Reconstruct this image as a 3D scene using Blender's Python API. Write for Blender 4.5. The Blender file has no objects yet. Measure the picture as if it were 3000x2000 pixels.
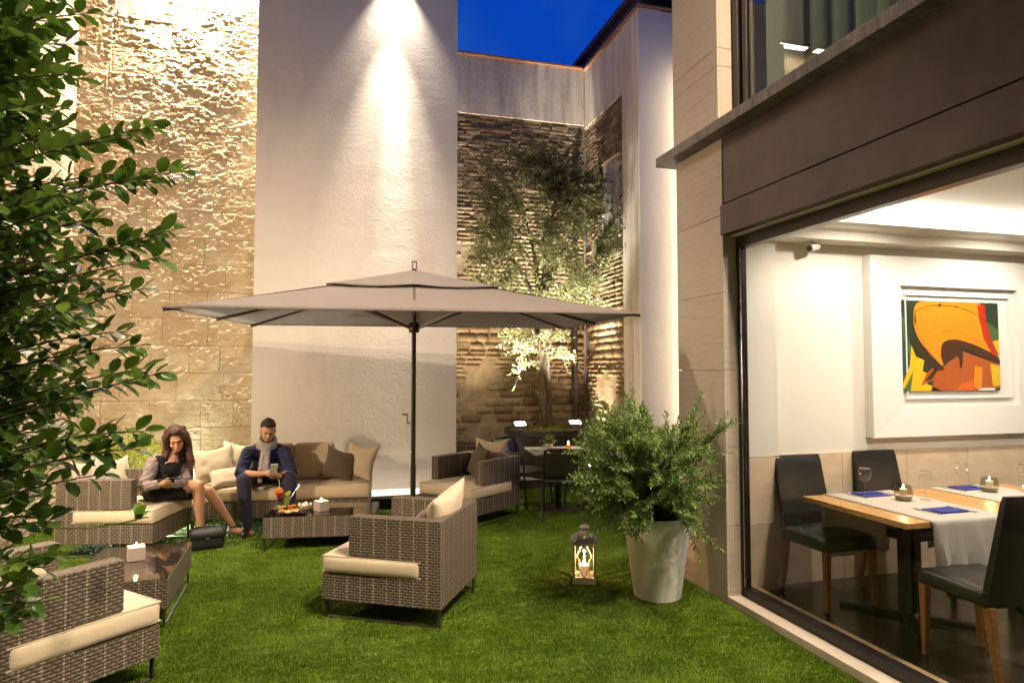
import bpy, bmesh, math, random
import numpy as np
from mathutils import Vector, Matrix

R = math.radians
S = bpy.context.scene
COL = S.collection

# ------------------------------------------------------------------ camera
cam_data = bpy.data.cameras.new('camera')
cam_data.sensor_width = 36.0
cam_data.lens = 22.88
cam_data.clip_start = 0.05
cam_data.clip_end = 400.0
cam = bpy.data.objects.new('camera', cam_data)
COL.objects.link(cam)
cam.location = (0, 0, 1.7)
cam.rotation_euler = (R(90 + 2.53), 0, R(-15.67))
S.camera = cam

# ------------------------------------------------------------------ dusk sky
W = bpy.data.worlds.new('World')
S.world = W
W.use_nodes = True
wn = W.node_tree
wn.nodes.clear()
w_out = wn.nodes.new('ShaderNodeOutputWorld')
w_bg = wn.nodes.new('ShaderNodeBackground')
w_sky = wn.nodes.new('ShaderNodeTexSky')
w_sky.sky_type = 'NISHITA'
w_sky.sun_disc = False
w_sky.sun_elevation = R(-3.0)
w_sky.sun_rotation = R(200)
w_sky.ozone_density = 6.0
w_sky.dust_density = 0.3
w_tc = wn.nodes.new('ShaderNodeTexCoord')
w_n = wn.nodes.new('ShaderNodeTexNoise')
w_n.inputs['Scale'].default_value = 3.2
w_n.inputs['Detail'].default_value = 6
w_n.inputs['Roughness'].default_value = 0.55
w_r = wn.nodes.new('ShaderNodeValToRGB')
w_r.color_ramp.elements[0].position = 0.42
w_r.color_ramp.elements[0].color = (0.0015, 0.060, 0.50, 1)
w_r.color_ramp.elements[1].position = 0.68
w_r.color_ramp.elements[1].color = (0.035, 0.14, 0.47, 1)
w_mix = wn.nodes.new('ShaderNodeMixRGB')
w_mix.inputs['Fac'].default_value = 0.90
wn.links.new(w_tc.outputs['Generated'], w_n.inputs['Vector'])
wn.links.new(w_n.outputs['Fac'], w_r.inputs['Fac'])
wn.links.new(w_sky.outputs['Color'], w_mix.inputs['Color1'])
wn.links.new(w_r.outputs['Color'], w_mix.inputs['Color2'])
# the dusk sky deepens towards the zenith
w_sep = wn.nodes.new('ShaderNodeSeparateXYZ'); wn.links.new(w_tc.outputs['Generated'], w_sep.inputs[0])
w_el = wn.nodes.new('ShaderNodeMapRange'); w_el.inputs['From Min'].default_value = 0.55; w_el.inputs['From Max'].default_value = 1.0
w_el.inputs['To Min'].default_value = 1.0; w_el.inputs['To Max'].default_value = 0.35
wn.links.new(w_sep.outputs['Z'], w_el.inputs['Value'])
w_mul = wn.nodes.new('ShaderNodeVectorMath'); w_mul.operation = 'SCALE'
wn.links.new(w_mix.outputs['Color'], w_mul.inputs[0]); wn.links.new(w_el.outputs[0], w_mul.inputs['Scale'])
wn.links.new(w_mul.outputs[0], w_bg.inputs['Color'])
w_bg.inputs['Strength'].default_value = 0.74
wn.links.new(w_bg.outputs['Background'], w_out.inputs['Surface'])

S.view_settings.view_transform = 'Standard'
S.view_settings.look = 'None'
S.view_settings.gamma = 1.0
S.view_settings.exposure = 0.42
S.view_settings.use_curve_mapping = False
S.cycles.use_denoising = True
S.cycles.max_bounces = 8
S.cycles.diffuse_bounces = 4
S.cycles.glossy_bounces = 4
S.cycles.transmission_bounces = 6
S.cycles.transparent_max_bounces = 24
S.cycles.sample_clamp_indirect = 4.0
S.cycles.caustics_reflective = False
S.cycles.caustics_refractive = False
S.cycles.use_light_tree = True

WARM = (1.0, 0.79, 0.56)
WARM2 = (1.0, 0.74, 0.48)
NEUT = (1.0, 0.86, 0.70)

# ------------------------------------------------------------------ noise in numpy
def _h(ix, iy, iz, seed):
    n = (ix * 374761393 + iy * 668265263 + iz * 2147483647 + seed * 1274126177) & 0xffffffff
    n = ((n ^ (n >> 13)) * 1274126177) & 0xffffffff
    n = n ^ (n >> 16)
    return (n & 0xffff) / 65535.0
def vnoise(x, y, z=0.0, seed=0):
    x = np.asarray(x, float); y = np.asarray(y, float); z = np.zeros_like(x) + z
    ix = np.floor(x).astype(np.int64); iy = np.floor(y).astype(np.int64); iz = np.floor(z).astype(np.int64)
    fx = x - ix; fy = y - iy; fz = z - iz
    sx = fx * fx * (3 - 2 * fx); sy = fy * fy * (3 - 2 * fy); sz = fz * fz * (3 - 2 * fz)
    out = 0
    for dx in (0, 1):
        for dy in (0, 1):
            for dz in (0, 1):
                w = (sx if dx else 1 - sx) * (sy if dy else 1 - sy) * (sz if dz else 1 - sz)
                out = out + w * _h(ix + dx, iy + dy, iz + dz, seed)
    return out
def fbm(x, y, z=0.0, oct=4, seed=0):
    a = 0.5; s = 0; t = 0
    for k in range(oct):
        s = s + a * vnoise(x * 2 ** k, y * 2 ** k, np.asarray(z) * 2 ** k, seed + k * 7); t += a; a *= 0.5
    return s / t

# ------------------------------------------------------------------ materials
MATS = {}
class NT:
    def __init__(s, name):
        s.m = bpy.data.materials.new(name); s.m.use_nodes = True
        s.t = s.m.node_tree; s.t.nodes.clear()
        s.out = s.n('ShaderNodeOutputMaterial')
        MATS[name] = s.m
    def n(s, typ, **kw):
        nd = s.t.nodes.new(typ)
        for k, v in kw.items():
            if k.startswith('i_'):
                nd.inputs[k[2:].replace('_', ' ')].default_value = v
            else:
                setattr(nd, k, v)
        return nd
    def l(s, a, b): s.t.links.new(a, b)
    def math(s, op, a, b=None, clamp=False):
        nd = s.n('ShaderNodeMath', operation=op); nd.use_clamp = clamp
        for i, v in enumerate((a, b)):
            if v is None: continue
            if isinstance(v, (int, float)): nd.inputs[i].default_value = v
            else: s.l(v, nd.inputs[i])
        return nd.outputs[0]
    def mix(s, f, a, b, blend='MIX'):
        nd = s.n('ShaderNodeMixRGB', blend_type=blend)
        for i, v in zip(('Fac', 'Color1', 'Color2'), (f, a, b)):
            if isinstance(v, (int, float)): nd.inputs[i].default_value = v
            elif isinstance(v, tuple): nd.inputs[i].default_value = (*v, 1) if len(v) == 3 else v
            else: s.l(v, nd.inputs[i])
        return nd.outputs[0]
    def coord(s, kind='Object', scale=(1, 1, 1), rot=(0, 0, 0)):
        tc = s.n('ShaderNodeTexCoord'); mp = s.n('ShaderNodeMapping')
        mp.inputs['Scale'].default_value = scale; mp.inputs['Rotation'].default_value = rot
        s.l(tc.outputs[kind], mp.inputs['Vector'])
        return mp.outputs[0]
    def geo(s, scale=(1, 1, 1)):
        g = s.n('ShaderNodeNewGeometry'); mp = s.n('ShaderNodeMapping'); mp.inputs['Scale'].default_value = scale
        s.l(g.outputs['Position'], mp.inputs['Vector'])
        return mp.outputs[0]
    def noise(s, vec, scale, detail=4, rough=0.55):
        nd = s.n('ShaderNodeTexNoise'); nd.inputs['Scale'].default_value = scale
        nd.inputs['Detail'].default_value = detail; nd.inputs['Roughness'].default_value = rough
        if vec is not None: s.l(vec, nd.inputs['Vector'])
        return nd.outputs['Fac']
    def ramp(s, f, *stops):
        nd = s.n('ShaderNodeValToRGB'); cr = nd.color_ramp
        while len(cr.elements) < len(stops): cr.elements.new(0.5)
        for e, (p, c) in zip(cr.elements, stops):
            e.position = p; e.color = (*c, 1) if not isinstance(c, (int, float)) else (c, c, c, 1)
        s.l(f, nd.inputs['Fac'])
        return nd.outputs['Color']
    def bump(s, h, strength=0.3, dist=0.01, normal=None):
        nd = s.n('ShaderNodeBump'); nd.inputs['Strength'].default_value = strength; nd.inputs['Distance'].default_value = dist
        s.l(h, nd.inputs['Height'])
        if normal is not None: s.l(normal, nd.inputs['Normal'])
        return nd.outputs['Normal']
    def rand(s):
        return s.n('ShaderNodeObjectInfo').outputs['Random']
    def island(s):
        return s.n('ShaderNodeNewGeometry').outputs['Random Per Island']
    def bsdf(s, color, rough=0.6, normal=None, metal=0.0, spec=0.5, **kw):
        b = s.n('ShaderNodeBsdfPrincipled')
        for k, v in (('Base Color', color), ('Roughness', rough), ('Metallic', metal), ('Specular IOR Level', spec)):
            if isinstance(v, tuple): b.inputs[k].default_value = (*v, 1) if len(v) == 3 else v
            elif isinstance(v, (int, float)): b.inputs[k].default_value = v
            else: s.l(v, b.inputs[k])
        for k, v in kw.items():
            k = k.replace('_', ' ')
            if isinstance(v, tuple): b.inputs[k].default_value = (*v, 1) if b.inputs[k].type == 'RGBA' else v
            elif isinstance(v, (int, float)): b.inputs[k].default_value = v
            else: s.l(v, b.inputs[k])
        if normal is not None: s.l(normal, b.inputs['Normal'])
        s.l(b.outputs[0], s.out.inputs['Surface'])
        return b

def simple(name, col, rough=0.6, metal=0.0, spec=0.5, var=0.15, nscale=8.0, bump=0.0, bscale=60.0, coord='Object', **kw):
    t = NT(name)
    v = t.coord(coord)
    n = t.noise(v, nscale, 5)
    c = t.mix(n, tuple(x * (1 - var) for x in col), tuple(min(1, x * (1 + var)) for x in col))
    nm = t.bump(t.noise(v, bscale, 4), bump, 0.004) if bump else None
    r = t.math('ADD', t.math('MULTIPLY', n, 0.15), rough - 0.075)
    t.bsdf(c, r, nm, metal, spec, **kw)
    return t.m

def emit(name, col, strength):
    t = NT(name)
    e = t.n('ShaderNodeEmission'); e.inputs['Color'].default_value = (*col, 1); e.inputs['Strength'].default_value = strength
    t.l(e.outputs[0], t.out.inputs['Surface'])
    return t.m

def build_materials():
    # rough split travertine cladding
    for name, a, b, c in (('travertine_split', (0.56, 0.43, 0.27), (0.72, 0.61, 0.45), (0.40, 0.28, 0.155)),
                          ('travertine_side', (0.54, 0.41, 0.30), (0.68, 0.55, 0.43), (0.40, 0.28, 0.19))):
        t = NT(name)
        g = t.geo((1, 1, 1.8))
        n1 = t.noise(g, 2.3, 6, 0.6); n2 = t.noise(g, 30, 5, 0.65); n3 = t.noise(g, 9, 4)
        col = t.mix(t.ramp(n1, (0.35, 0.0), (0.65, 1.0)), a, b)
        col = t.mix(t.ramp(n3, (0.55, 0.0), (0.78, 0.75)), col, c)
        col = t.mix(t.math('MULTIPLY', t.rand(), 0.35), col, (0.42, 0.30, 0.15))
        vo = t.n('ShaderNodeTexVoronoi'); vo.inputs['Scale'].default_value = 75; t.l(g, vo.inputs['Vector'])
        pit = t.ramp(vo.outputs['Distance'], (0.06, 0.0), (0.2, 1.0))
        nm = t.bump(t.math('ADD', t.math('ADD', n2, t.math('MULTIPLY', t.noise(g, 11, 5, 0.7), 1.6)), t.math('MULTIPLY', pit, 0.25)), 0.9, 0.022)
        t.bsdf(col, 0.9, nm, spec=0.15)
    # white lime render
    t = NT('white_render')
    g = t.geo()
    n1 = t.noise(g, 0.9, 4); n2 = t.noise(t.geo((1, 1, 1.5)), 26, 6, 0.62); n3 = t.noise(g, 5, 3)
    col = t.mix(n1, (0.74, 0.68, 0.59), (0.80, 0.75, 0.67))
    h = t.math('ADD', t.math('ADD', t.math('MULTIPLY', n2, 0.55), t.math('MULTIPLY', n3, 0.8)), t.math('MULTIPLY', t.noise(t.geo((0.5, 0.5, 1.7)), 1.6, 4), 1.1))
    col = t.mix(t.ramp(t.noise(t.geo((1.6, 1.6, 0.35)), 1.3, 6, 0.65), (0.52, 0.0), (0.78, 0.30)), col, (0.50, 0.44, 0.37))
    t.bsdf(col, 0.9, t.bump(h, 0.28, 0.020), spec=0.15)
    # stained parapet render: rain streaks run down it
    t = NT('stained_render')
    g = t.geo((3.2, 3.2, 0.28)); g1 = t.geo()
    st = t.noise(g, 2.2, 7, 0.65); n1 = t.noise(g1, 1.5, 4); n2 = t.noise(g1, 26, 5)
    col = t.mix(n1, (0.64, 0.56, 0.46), (0.76, 0.68, 0.58))
    col = t.mix(t.ramp(st, (0.46, 0.0), (0.70, 0.75)), col, (0.34, 0.285, 0.235))
    col = t.mix(t.ramp(st, (0.25, 0.5), (0.40, 0.0)), col, (0.78, 0.73, 0.66))
    t.bsdf(col, 0.92, t.bump(n2, 0.4, 0.012), spec=0.1)
    # old brick / rubble and its mortar
    t = NT('old_brick')
    g = t.geo(); rnd = t.rand(); isl = t.island()
    rr = t.math('FRACT', t.math('ADD', rnd, isl))
    col = t.ramp(rr, (0.0, (0.15, 0.105, 0.062)), (0.3, (0.22, 0.145, 0.08)), (0.55, (0.27, 0.20, 0.12)), (0.8, (0.34, 0.265, 0.165)), (1.0, (0.20, 0.115, 0.062)))
    n = t.noise(g, 14, 6, 0.65)
    col = t.mix(t.ramp(n, (0.42, 0.0), (0.75, 0.75)), col, (0.12, 0.09, 0.06))
    col = t.mix(t.ramp(t.noise(g, 3.5, 4), (0.55, 0.0), (0.8, 0.5)), col, (0.42, 0.36, 0.27))
    t.bsdf(col, 0.92, t.bump(t.noise(g, 60, 5, 0.65), 0.6, 0.006), spec=0.15)
    t = NT('old_mortar')
    g = t.geo(); n = t.noise(g, 5, 7, 0.65)
    col = t.mix(t.ramp(n, (0.35, 0.0), (0.7, 1.0)), (0.22, 0.165, 0.105), (0.38, 0.30, 0.20))
    t.bsdf(col, 0.95, t.bump(t.noise(g, 35, 6, 0.7), 0.9, 0.015), spec=0.1)
    # vein-cut travertine slabs of the facade
    t = NT('vein_stone')
    g = t.geo((0.7, 0.7, 9)); n = t.noise(g, 3.0, 7, 0.6); g2 = t.geo()
    col = t.ramp(n, (0.30, (0.40, 0.325, 0.26)), (0.5, (0.52, 0.435, 0.355)), (0.68, (0.45, 0.37, 0.295)))
    col = t.mix(t.math('MULTIPLY', t.rand(), 0.25), col, (0.62, 0.54, 0.43))
    t.bsdf(col, 0.55, t.bump(t.noise(t.geo((1, 1, 7)), 30, 4), 0.12, 0.004), spec=0.35)
    # dado stone indoors
    t = NT('dado_stone')
    g = t.geo((1.2, 1.2, 2.5)); n = t.noise(g, 4.0, 7, 0.6)
    col = t.ramp(n, (0.3, (0.60, 0.45, 0.30)), (0.7, (0.72, 0.57, 0.41)))
    col = t.mix(t.math('MULTIPLY', t.rand(), 0.2), col, (0.62, 0.47, 0.31))
    t.bsdf(col, 0.35, None, spec=0.4)
    simple('kerb_stone', (0.60, 0.51, 0.40), 0.6, var=0.14, nscale=6, bump=0.15, coord='Object')
    simple('marble_ledge', (0.72, 0.70, 0.67), 0.4, var=0.06, nscale=4)
    simple('plinth_dark', (0.03, 0.027, 0.025), 0.7)
    # metals
    t = NT('bronze_panel')
    g = t.geo(); n = t.noise(g, 1.8, 6, 0.65)
    col = t.mix(t.ramp(n, (0.35, 0.0), (0.7, 1.0)), (0.050, 0.035, 0.033), (0.104, 0.074, 0.070))
    t.bsdf(col, t.math('ADD', t.math('MULTIPLY', n, 0.25), 0.36), t.bump(t.noise(g, 6, 3), 0.05, 0.01), metal=0.25, spec=0.4)
    t = NT('ledge_metal')
    n = t.noise(t.geo((2, 14, 2)), 2.5, 6, 0.7)
    t.bsdf(t.mix(t.ramp(n, (0.4, 0.0), (0.7, 1.0)), (0.085, 0.072, 0.066), (0.23, 0.20, 0.18)), 0.55, None, metal=0.2)
    simple('frame_metal', (0.022, 0.017, 0.015), 0.32, metal=0.3, var=0.1)
    simple('dark_metal', (0.035, 0.029, 0.026), 0.42, metal=0.5, var=0.15)
    simple('furniture_metal', (0.055, 0.040, 0.032), 0.4, metal=0.5, var=0.15)
    simple('steel', (0.55, 0.54, 0.52), 0.28, metal=1.0, var=0.06)
    simple('gunmetal', (0.10, 0.093, 0.088), 0.3, metal=0.8, var=0.1)
    simple('lamp_housing', (0.32, 0.31, 0.30), 0.45, metal=0.4)
    simple('roof_dark', (0.045, 0.022, 0.026), 0.6, var=0.3, nscale=3)
    simple('coping_tile', (0.36, 0.17, 0.10), 0.8, var=0.25, nscale=9)
    # wicker: flat brown strands woven over pale uprights
    t = NT('wicker')
    tc = t.n('ShaderNodeTexCoord'); sp = t.n('ShaderNodeSeparateXYZ'); t.l(tc.outputs['UV'], sp.inputs[0])
    wob = t.noise(tc.outputs['UV'], 14, 3)
    u = t.math('ADD', sp.outputs['X'], t.math('MULTIPLY', wob, 0.006))
    v = t.math('ADD', sp.outputs['Y'], t.math('MULTIPLY', wob, 0.008))
    r = t.math('MULTIPLY', v, 1 / 0.0185); c = t.math('MULTIPLY', u, 1 / 0.0215)
    fr = t.math('FRACT', r); rowp = t.math('SINE', t.math('MULTIPLY', fr, math.pi))
    par = t.math('MULTIPLY', t.math('MODULO', t.math('FLOOR', r), 2.0), math.pi)
    over = t.math('SINE', t.math('ADD', t.math('MULTIPLY', c, math.pi), par))
    over01 = t.math('ADD', t.math('MULTIPLY', over, 0.5), 0.5)
    h = t.math('MULTIPLY', t.math('POWER', rowp, 0.6), t.math('ADD', t.math('MULTIPLY', over01, 0.65), 0.35))
    line = t.math('LESS_THAN', rowp, 0.34)
    dash = t.math('GREATER_THAN', t.math('SINE', t.math('MULTIPLY', c, 2 * math.pi)), -0.2)
    line = t.math('MULTIPLY', line, dash)
    cv = t.math('ABSOLUTE', t.math('SUBTRACT', t.math('FRACT', t.math('MULTIPLY', u, 1 / 0.0968)), 0.5))
    vert = t.math('MULTIPLY', t.math('LESS_THAN', cv, 0.045), t.math('LESS_THAN', rowp, 0.93))
    pale = t.math('MAXIMUM', t.math('MULTIPLY', line, t.math('ADD', t.math('MULTIPLY', t.noise(tc.outputs['UV'], 22, 3), 0.9), 0.05)), t.math('MULTIPLY', vert, 0.6))
    n = t.noise(tc.outputs['UV'], 45, 4)
    brown = t.mix(n, (0.068, 0.052, 0.039), (0.19, 0.148, 0.110))
    brown = t.mix(t.math('MULTIPLY', t.math('SUBTRACT', 1.0, over01), 0.55), brown, (0.03, 0.019, 0.012))
    col = t.mix(pale, brown, t.mix(n, (0.38, 0.32, 0.245), (0.54, 0.47, 0.37)))
    hh = t.math('ADD', h, t.math('MULTIPLY', pale, 0.6))
    t.bsdf(col, 0.45, t.bump(hh, 0.8, 0.006), spec=0.4)
    t = NT('wicker_fine')
    v = t.coord('UV'); ch = t.n('ShaderNodeTexChecker'); ch.inputs['Scale'].default_value = 62; t.l(v, ch.inputs['Vector'])
    n = t.noise(v, 60, 3)
    col = t.mix(ch.outputs['Fac'], t.mix(n, (0.05, 0.035, 0.025), (0.10, 0.075, 0.055)), t.mix(n, (0.16, 0.13, 0.10), (0.26, 0.21, 0.165)))
    t.bsdf(col, 0.45, t.bump(ch.outputs['Fac'], 0.5, 0.004))
    # fabrics
    for name, col in (('cushion_cream', (0.60, 0.50, 0.36)), ('cushion_beige', (0.56, 0.45, 0.31)), ('cushion_taupe', (0.125, 0.095, 0.062)),
                      ('canopy_fabric', (0.24, 0.20, 0.178)), ('runner_linen', (0.70, 0.64, 0.55)), ('scarf_grey', (0.36, 0.31, 0.28)),
                      ('shirt_navy', (0.030, 0.032, 0.085)), ('trousers_navy', (0.028, 0.028, 0.055)), ('dress_black', (0.008, 0.007, 0.008)),
                      ('cardigan_mauve', (0.26, 0.195, 0.185))):
        t = NT(name)
        v = t.coord('Object'); n = t.noise(v, 5, 4); f = t.noise(v, 420, 2); w = t.noise(v, 16, 3)
        c = t.mix(n, tuple(x * 0.88 for x in col), tuple(min(1, x * 1.1) for x in col))
        nm = t.bump(t.math('ADD', t.math('MULTIPLY', w, 1.0), t.math('MULTIPLY', f, 0.12)), 0.30, 0.012)
        b = t.bsdf(c, 0.85, nm, spec=0.2)
        b.inputs['Sheen Weight'].default_value = 0.15
        if name in ('runner_linen', 'canopy_fabric'):      # thin cloth lets some light through
            tl = t.n('ShaderNodeBsdfTranslucent'); t.l(c, tl.inputs['Color'])
            mx = t.n('ShaderNodeMixShader'); mx.inputs[0].default_value = 0.30 if name == 'runner_linen' else 0.12
            t.l(b.outputs[0], mx.inputs[1]); t.l(tl.outputs[0], mx.inputs[2]); t.l(mx.outputs[0], t.out.inputs['Surface'])
    simple('piping', (0.50, 0.42, 0.31), 0.8, spec=0.2)
    simple('napkin_blue', (0.035, 0.042, 0.22), 0.8, spec=0.2)
    simple('black_leather', (0.013, 0.011, 0.010), 0.34, bump=0.12, bscale=220, var=0.2)
    simple('bag_leather', (0.010, 0.009, 0.010), 0.6, bump=0.1, bscale=180)
    # wood
    for name, a, b, ro in (('table_wood', (0.42, 0.215, 0.06), (0.60, 0.335, 0.11), 0.35), ('leg_wood', (0.21, 0.085, 0.022), (0.34, 0.145, 0.042), 0.4),
                           ('sill_wood', (0.38, 0.26, 0.13), (0.52, 0.36, 0.19), 0.45), ('pale_wood', (0.58, 0.51, 0.43), (0.74, 0.67, 0.58), 0.7)):
        t = NT(name)
        v = t.coord('Object', (1.2, 9, 9)); n = t.noise(v, 4, 6, 0.6)
        t.bsdf(t.mix(t.ramp(n, (0.3, 0.0), (0.7, 1.0)), a, b), ro, t.bump(n, 0.05, 0.003))
    simple('grey_wood', (0.26, 0.22, 0.195), 0.75, var=0.25, nscale=20)
    # floor tiles inside
    t = NT('floor_tile')
    g = t.geo((3, 14, 1)); n = t.noise(g, 2.5, 6, 0.6)
    c = t.mix(t.ramp(n, (0.3, 0.0), (0.7, 1.0)), (0.022, 0.015, 0.011), (0.055, 0.038, 0.026))
    t.bsdf(t.mix(t.math('MULTIPLY', t.rand(), 0.3), c, (0.035, 0.024, 0.017)), 0.20, t.bump(n, 0.03, 0.002), spec=0.5)
    simple('floor_grout', (0.16, 0.12, 0.08), 0.9)
    simple('wall_white', (0.76, 0.71, 0.62), 0.75, var=0.03, nscale=2)
    simple('ceiling_white', (0.82, 0.79, 0.74), 0.85, var=0.02, nscale=2)
    simple('gloss_white', (0.80, 0.77, 0.71), 0.35, var=0.03, nscale=3)
    # turf
    t = NT('turf_base')
    g = t.geo(); n = t.noise(g, 90, 5, 0.7); n2 = t.noise(g, 2.2, 4)
    c = t.mix(n, (0.030, 0.065, 0.003), (0.11, 0.20, 0.008))
    t.bsdf(t.mix(t.math('MULTIPLY', n2, 0.4), c, (0.03, 0.05, 0.006)), 0.85, t.bump(n, 0.9, 0.02), spec=0.2)
    t = NT('grass_blade')
    g = t.geo(); isl = t.island(); n2 = t.noise(g, 3.0, 5, 0.65); n3 = t.noise(t.geo((1, 3.5, 1)), 5.0, 4)
    c = t.ramp(isl, (0.0, (0.06, 0.125, 0.004)), (0.45, (0.125, 0.225, 0.006)), (0.8, (0.19, 0.31, 0.010)), (1.0, (0.32, 0.38, 0.03)))
    c = t.mix(t.ramp(n3, (0.40, 0.0), (0.66, 0.7)), c, (0.045, 0.095, 0.004))
    c = t.mix(t.ramp(n2, (0.45, 0.0), (0.75, 0.55)), c, (0.20, 0.25, 0.02))
    c = t.mix(t.ramp(t.noise(g, 0.9, 3), (0.42, 0.0), (0.66, 0.5)), c, (0.05, 0.10, 0.005))
    b = t.bsdf(c, 0.55, None, spec=0.3)
    # leaves
    def leaf(name, dark, mid, light, ro, tr, weight=0.3, spec=0.5):
        t = NT(name)
        isl = t.island(); rnd = t.rand(); f = t.math('FRACT', t.math('ADD', isl, rnd))
        g = t.geo(); n = t.noise(g, 4, 3)
        c = t.ramp(t.math('ADD', t.math('MULTIPLY', f, 0.7), t.math('MULTIPLY', n, 0.3)), (0.15, dark), (0.5, mid), (0.9, light))
        b = t.n('ShaderNodeBsdfPrincipled'); t.l(c, b.inputs['Base Color']); b.inputs['Roughness'].default_value = ro
        b.inputs['Specular IOR Level'].default_value = spec
        tl = t.n('ShaderNodeBsdfTranslucent'); tl.inputs['Color'].default_value = (*tr, 1)
        mx = t.n('ShaderNodeMixShader'); mx.inputs[0].default_value = weight
        t.l(b.outputs[0], mx.inputs[1]); t.l(tl.outputs[0], mx.inputs[2]); t.l(mx.outputs[0], t.out.inputs['Surface'])
    leaf('glossy_leaf', (0.020, 0.058, 0.009), (0.052, 0.120, 0.018), (0.15, 0.23, 0.035), 0.40, (0.16, 0.30, 0.035), 0.26, 0.45)
    leaf('olive_leaf', (0.13, 0.15, 0.045), (0.21, 0.225, 0.085), (0.38, 0.38, 0.22), 0.5, (0.30, 0.33, 0.12), 0.3)
    leaf('sprig_leaf', (0.048, 0.092, 0.017), (0.105, 0.175, 0.036), (0.20, 0.27, 0.065), 0.45, (0.18, 0.30, 0.05), 0.25)
    leaf('sprig_tip', (0.10, 0.19, 0.03), (0.16, 0.28, 0.05), (0.24, 0.36, 0.07), 0.45, (0.25, 0.38, 0.07), 0.3)
    leaf('bush_leaf', (0.17, 0.21, 0.02), (0.30, 0.33, 0.04), (0.45, 0.44, 0.08), 0.5, (0.4, 0.42, 0.06), 0.3)
    leaf('young_leaf', (0.06, 0.13, 0.02), (0.10, 0.20, 0.03), (0.16, 0.27, 0.05), 0.4, (0.25, 0.38, 0.06), 0.3)
    simple('twig', (0.060, 0.045, 0.022), 0.8, var=0.3, nscale=30)
    t = NT('olive_bark')
    v = t.coord('Object', (3, 3, 0.7)); n = t.noise(v, 7, 7, 0.7)
    t.bsdf(t.mix(t.ramp(n, (0.38, 0.0), (0.62, 1.0)), (0.030, 0.020, 0.013), (0.14, 0.10, 0.06)), 0.9, t.bump(n, 1.0, 0.04), spec=0.15)
    simple('soil', (0.09, 0.075, 0.028), 0.95, var=0.4, nscale=40, bump=0.8, bscale=60)
    simple('planter_dark', (0.038, 0.030, 0.026), 0.55, var=0.25, nscale=6)
    # pot and smaller things
    simple('pot_white', (0.80, 0.76, 0.68), 0.6, var=0.08, nscale=5, bump=0.05)
    simple('mug_white', (0.62, 0.58, 0.52), 0.4)
    t = NT('candle_box')
    v = t.coord('Object'); vo = t.n('ShaderNodeTexVoronoi'); vo.inputs['Scale'].default_value = 160; t.l(v, vo.inputs['Vector'])
    t.bsdf(t.mix(t.ramp(vo.outputs['Distance'], (0.25, 0.0), (0.5, 1.0)), (0.34, 0.26, 0.21), (0.52, 0.43, 0.36)), 0.6, t.bump(vo.outputs['Distance'], 0.4, 0.002))
    t = NT('wax')
    t.bsdf((0.80, 0.70, 0.52), 0.5, None, Subsurface_Weight=0.3, Subsurface_Radius=(0.02, 0.012, 0.006), Emission_Color=(1.0, 0.62, 0.25), Emission_Strength=0.22)
    emit('flame', (1.0, 0.70, 0.30), 30.0)
    emit('lamp_glow', (1.0, 0.95, 0.88), 22.0)
    emit('flood_glow', (1.0, 0.96, 0.90), 14.0)
    emit('strip_glow', (1.0, 0.93, 0.82), 46.0)
    emit('phone_glow', (0.60, 0.72, 1.0), 7.0)
    def glass(name, tint, f0=0.04, rough=0.0):
        # thin sheet: clear straight through, mirror-like by Schlick's curve on both faces alike
        t = NT(name)
        tr = t.n('ShaderNodeBsdfTransparent'); tr.inputs['Color'].default_value = (*tint, 1)
        gs = t.n('ShaderNodeBsdfGlossy'); gs.inputs['Roughness'].default_value = rough
        lw = t.n('ShaderNodeLayerWeight'); lw.inputs['Blend'].default_value = 0.5
        f5 = t.math('POWER', lw.outputs['Facing'], 5.0)
        mx = t.n('ShaderNodeMixShader')
        t.l(t.math('ADD', t.math('MULTIPLY', f5, 1 - f0), f0, True), mx.inputs[0])
        t.l(tr.outputs[0], mx.inputs[1]); t.l(gs.outputs[0], mx.inputs[2])
        t.l(mx.outputs[0], t.out.inputs['Surface'])
    glass('window_glass', (0.985, 0.988, 0.985), 0.018)
    glass('coated_glass', (0.80, 0.85, 0.80), 0.17)
    glass('clear_glass', (0.985, 0.99, 0.985), 0.08)
    glass('smoked_glass', (0.66, 0.64, 0.60), 0.05)
    glass('table_glass', (0.80, 0.78, 0.75), 0.20)
    glass('amber_glass', (0.95, 0.55, 0.20), 0.05)
    t = NT('sheer_curtain')
    w = t.n('ShaderNodeTexWave'); w.inputs['Scale'].default_value = 3.2; w.inputs['Distortion'].default_value = 2.0
    w.bands_direction = 'Y'; t.l(t.geo((1, 1, 0.05)), w.inputs['Vector'])
    t.bsdf(t.mix(w.outputs['Fac'], (0.20, 0.22, 0.17), (0.36, 0.38, 0.30)), 0.85)
    # food and drink
    for name, col in (('juice_red', (0.45, 0.02, 0.01)), ('fruit_orange', (0.80, 0.26, 0.015)), ('lemon_green', (0.42, 0.45, 0.04)), ('pastry', (0.52, 0.25, 0.07)),
                      ('crisps', (0.66, 0.45, 0.12)), ('plate_dark', (0.05, 0.016, 0.012)), ('paper_white', (0.74, 0.69, 0.62)), ('salad_green', (0.18, 0.26, 0.03))):
        simple(name, col, 0.5, var=0.2, nscale=30)
    # skin, hair, shoes
    for name, col in (('skin_man', (0.52, 0.28, 0.165)), ('skin_woman', (0.52, 0.28, 0.165))):
        t = NT(name)
        v = t.coord('Object'); n = t.noise(v, 12, 4)
        t.bsdf(t.mix(n, tuple(x * .9 for x in col), tuple(x * 1.08 for x in col)), 0.5, None, spec=0.35, Subsurface_Weight=0.12, Subsurface_Radius=(0.012, 0.005, 0.003))
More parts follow.
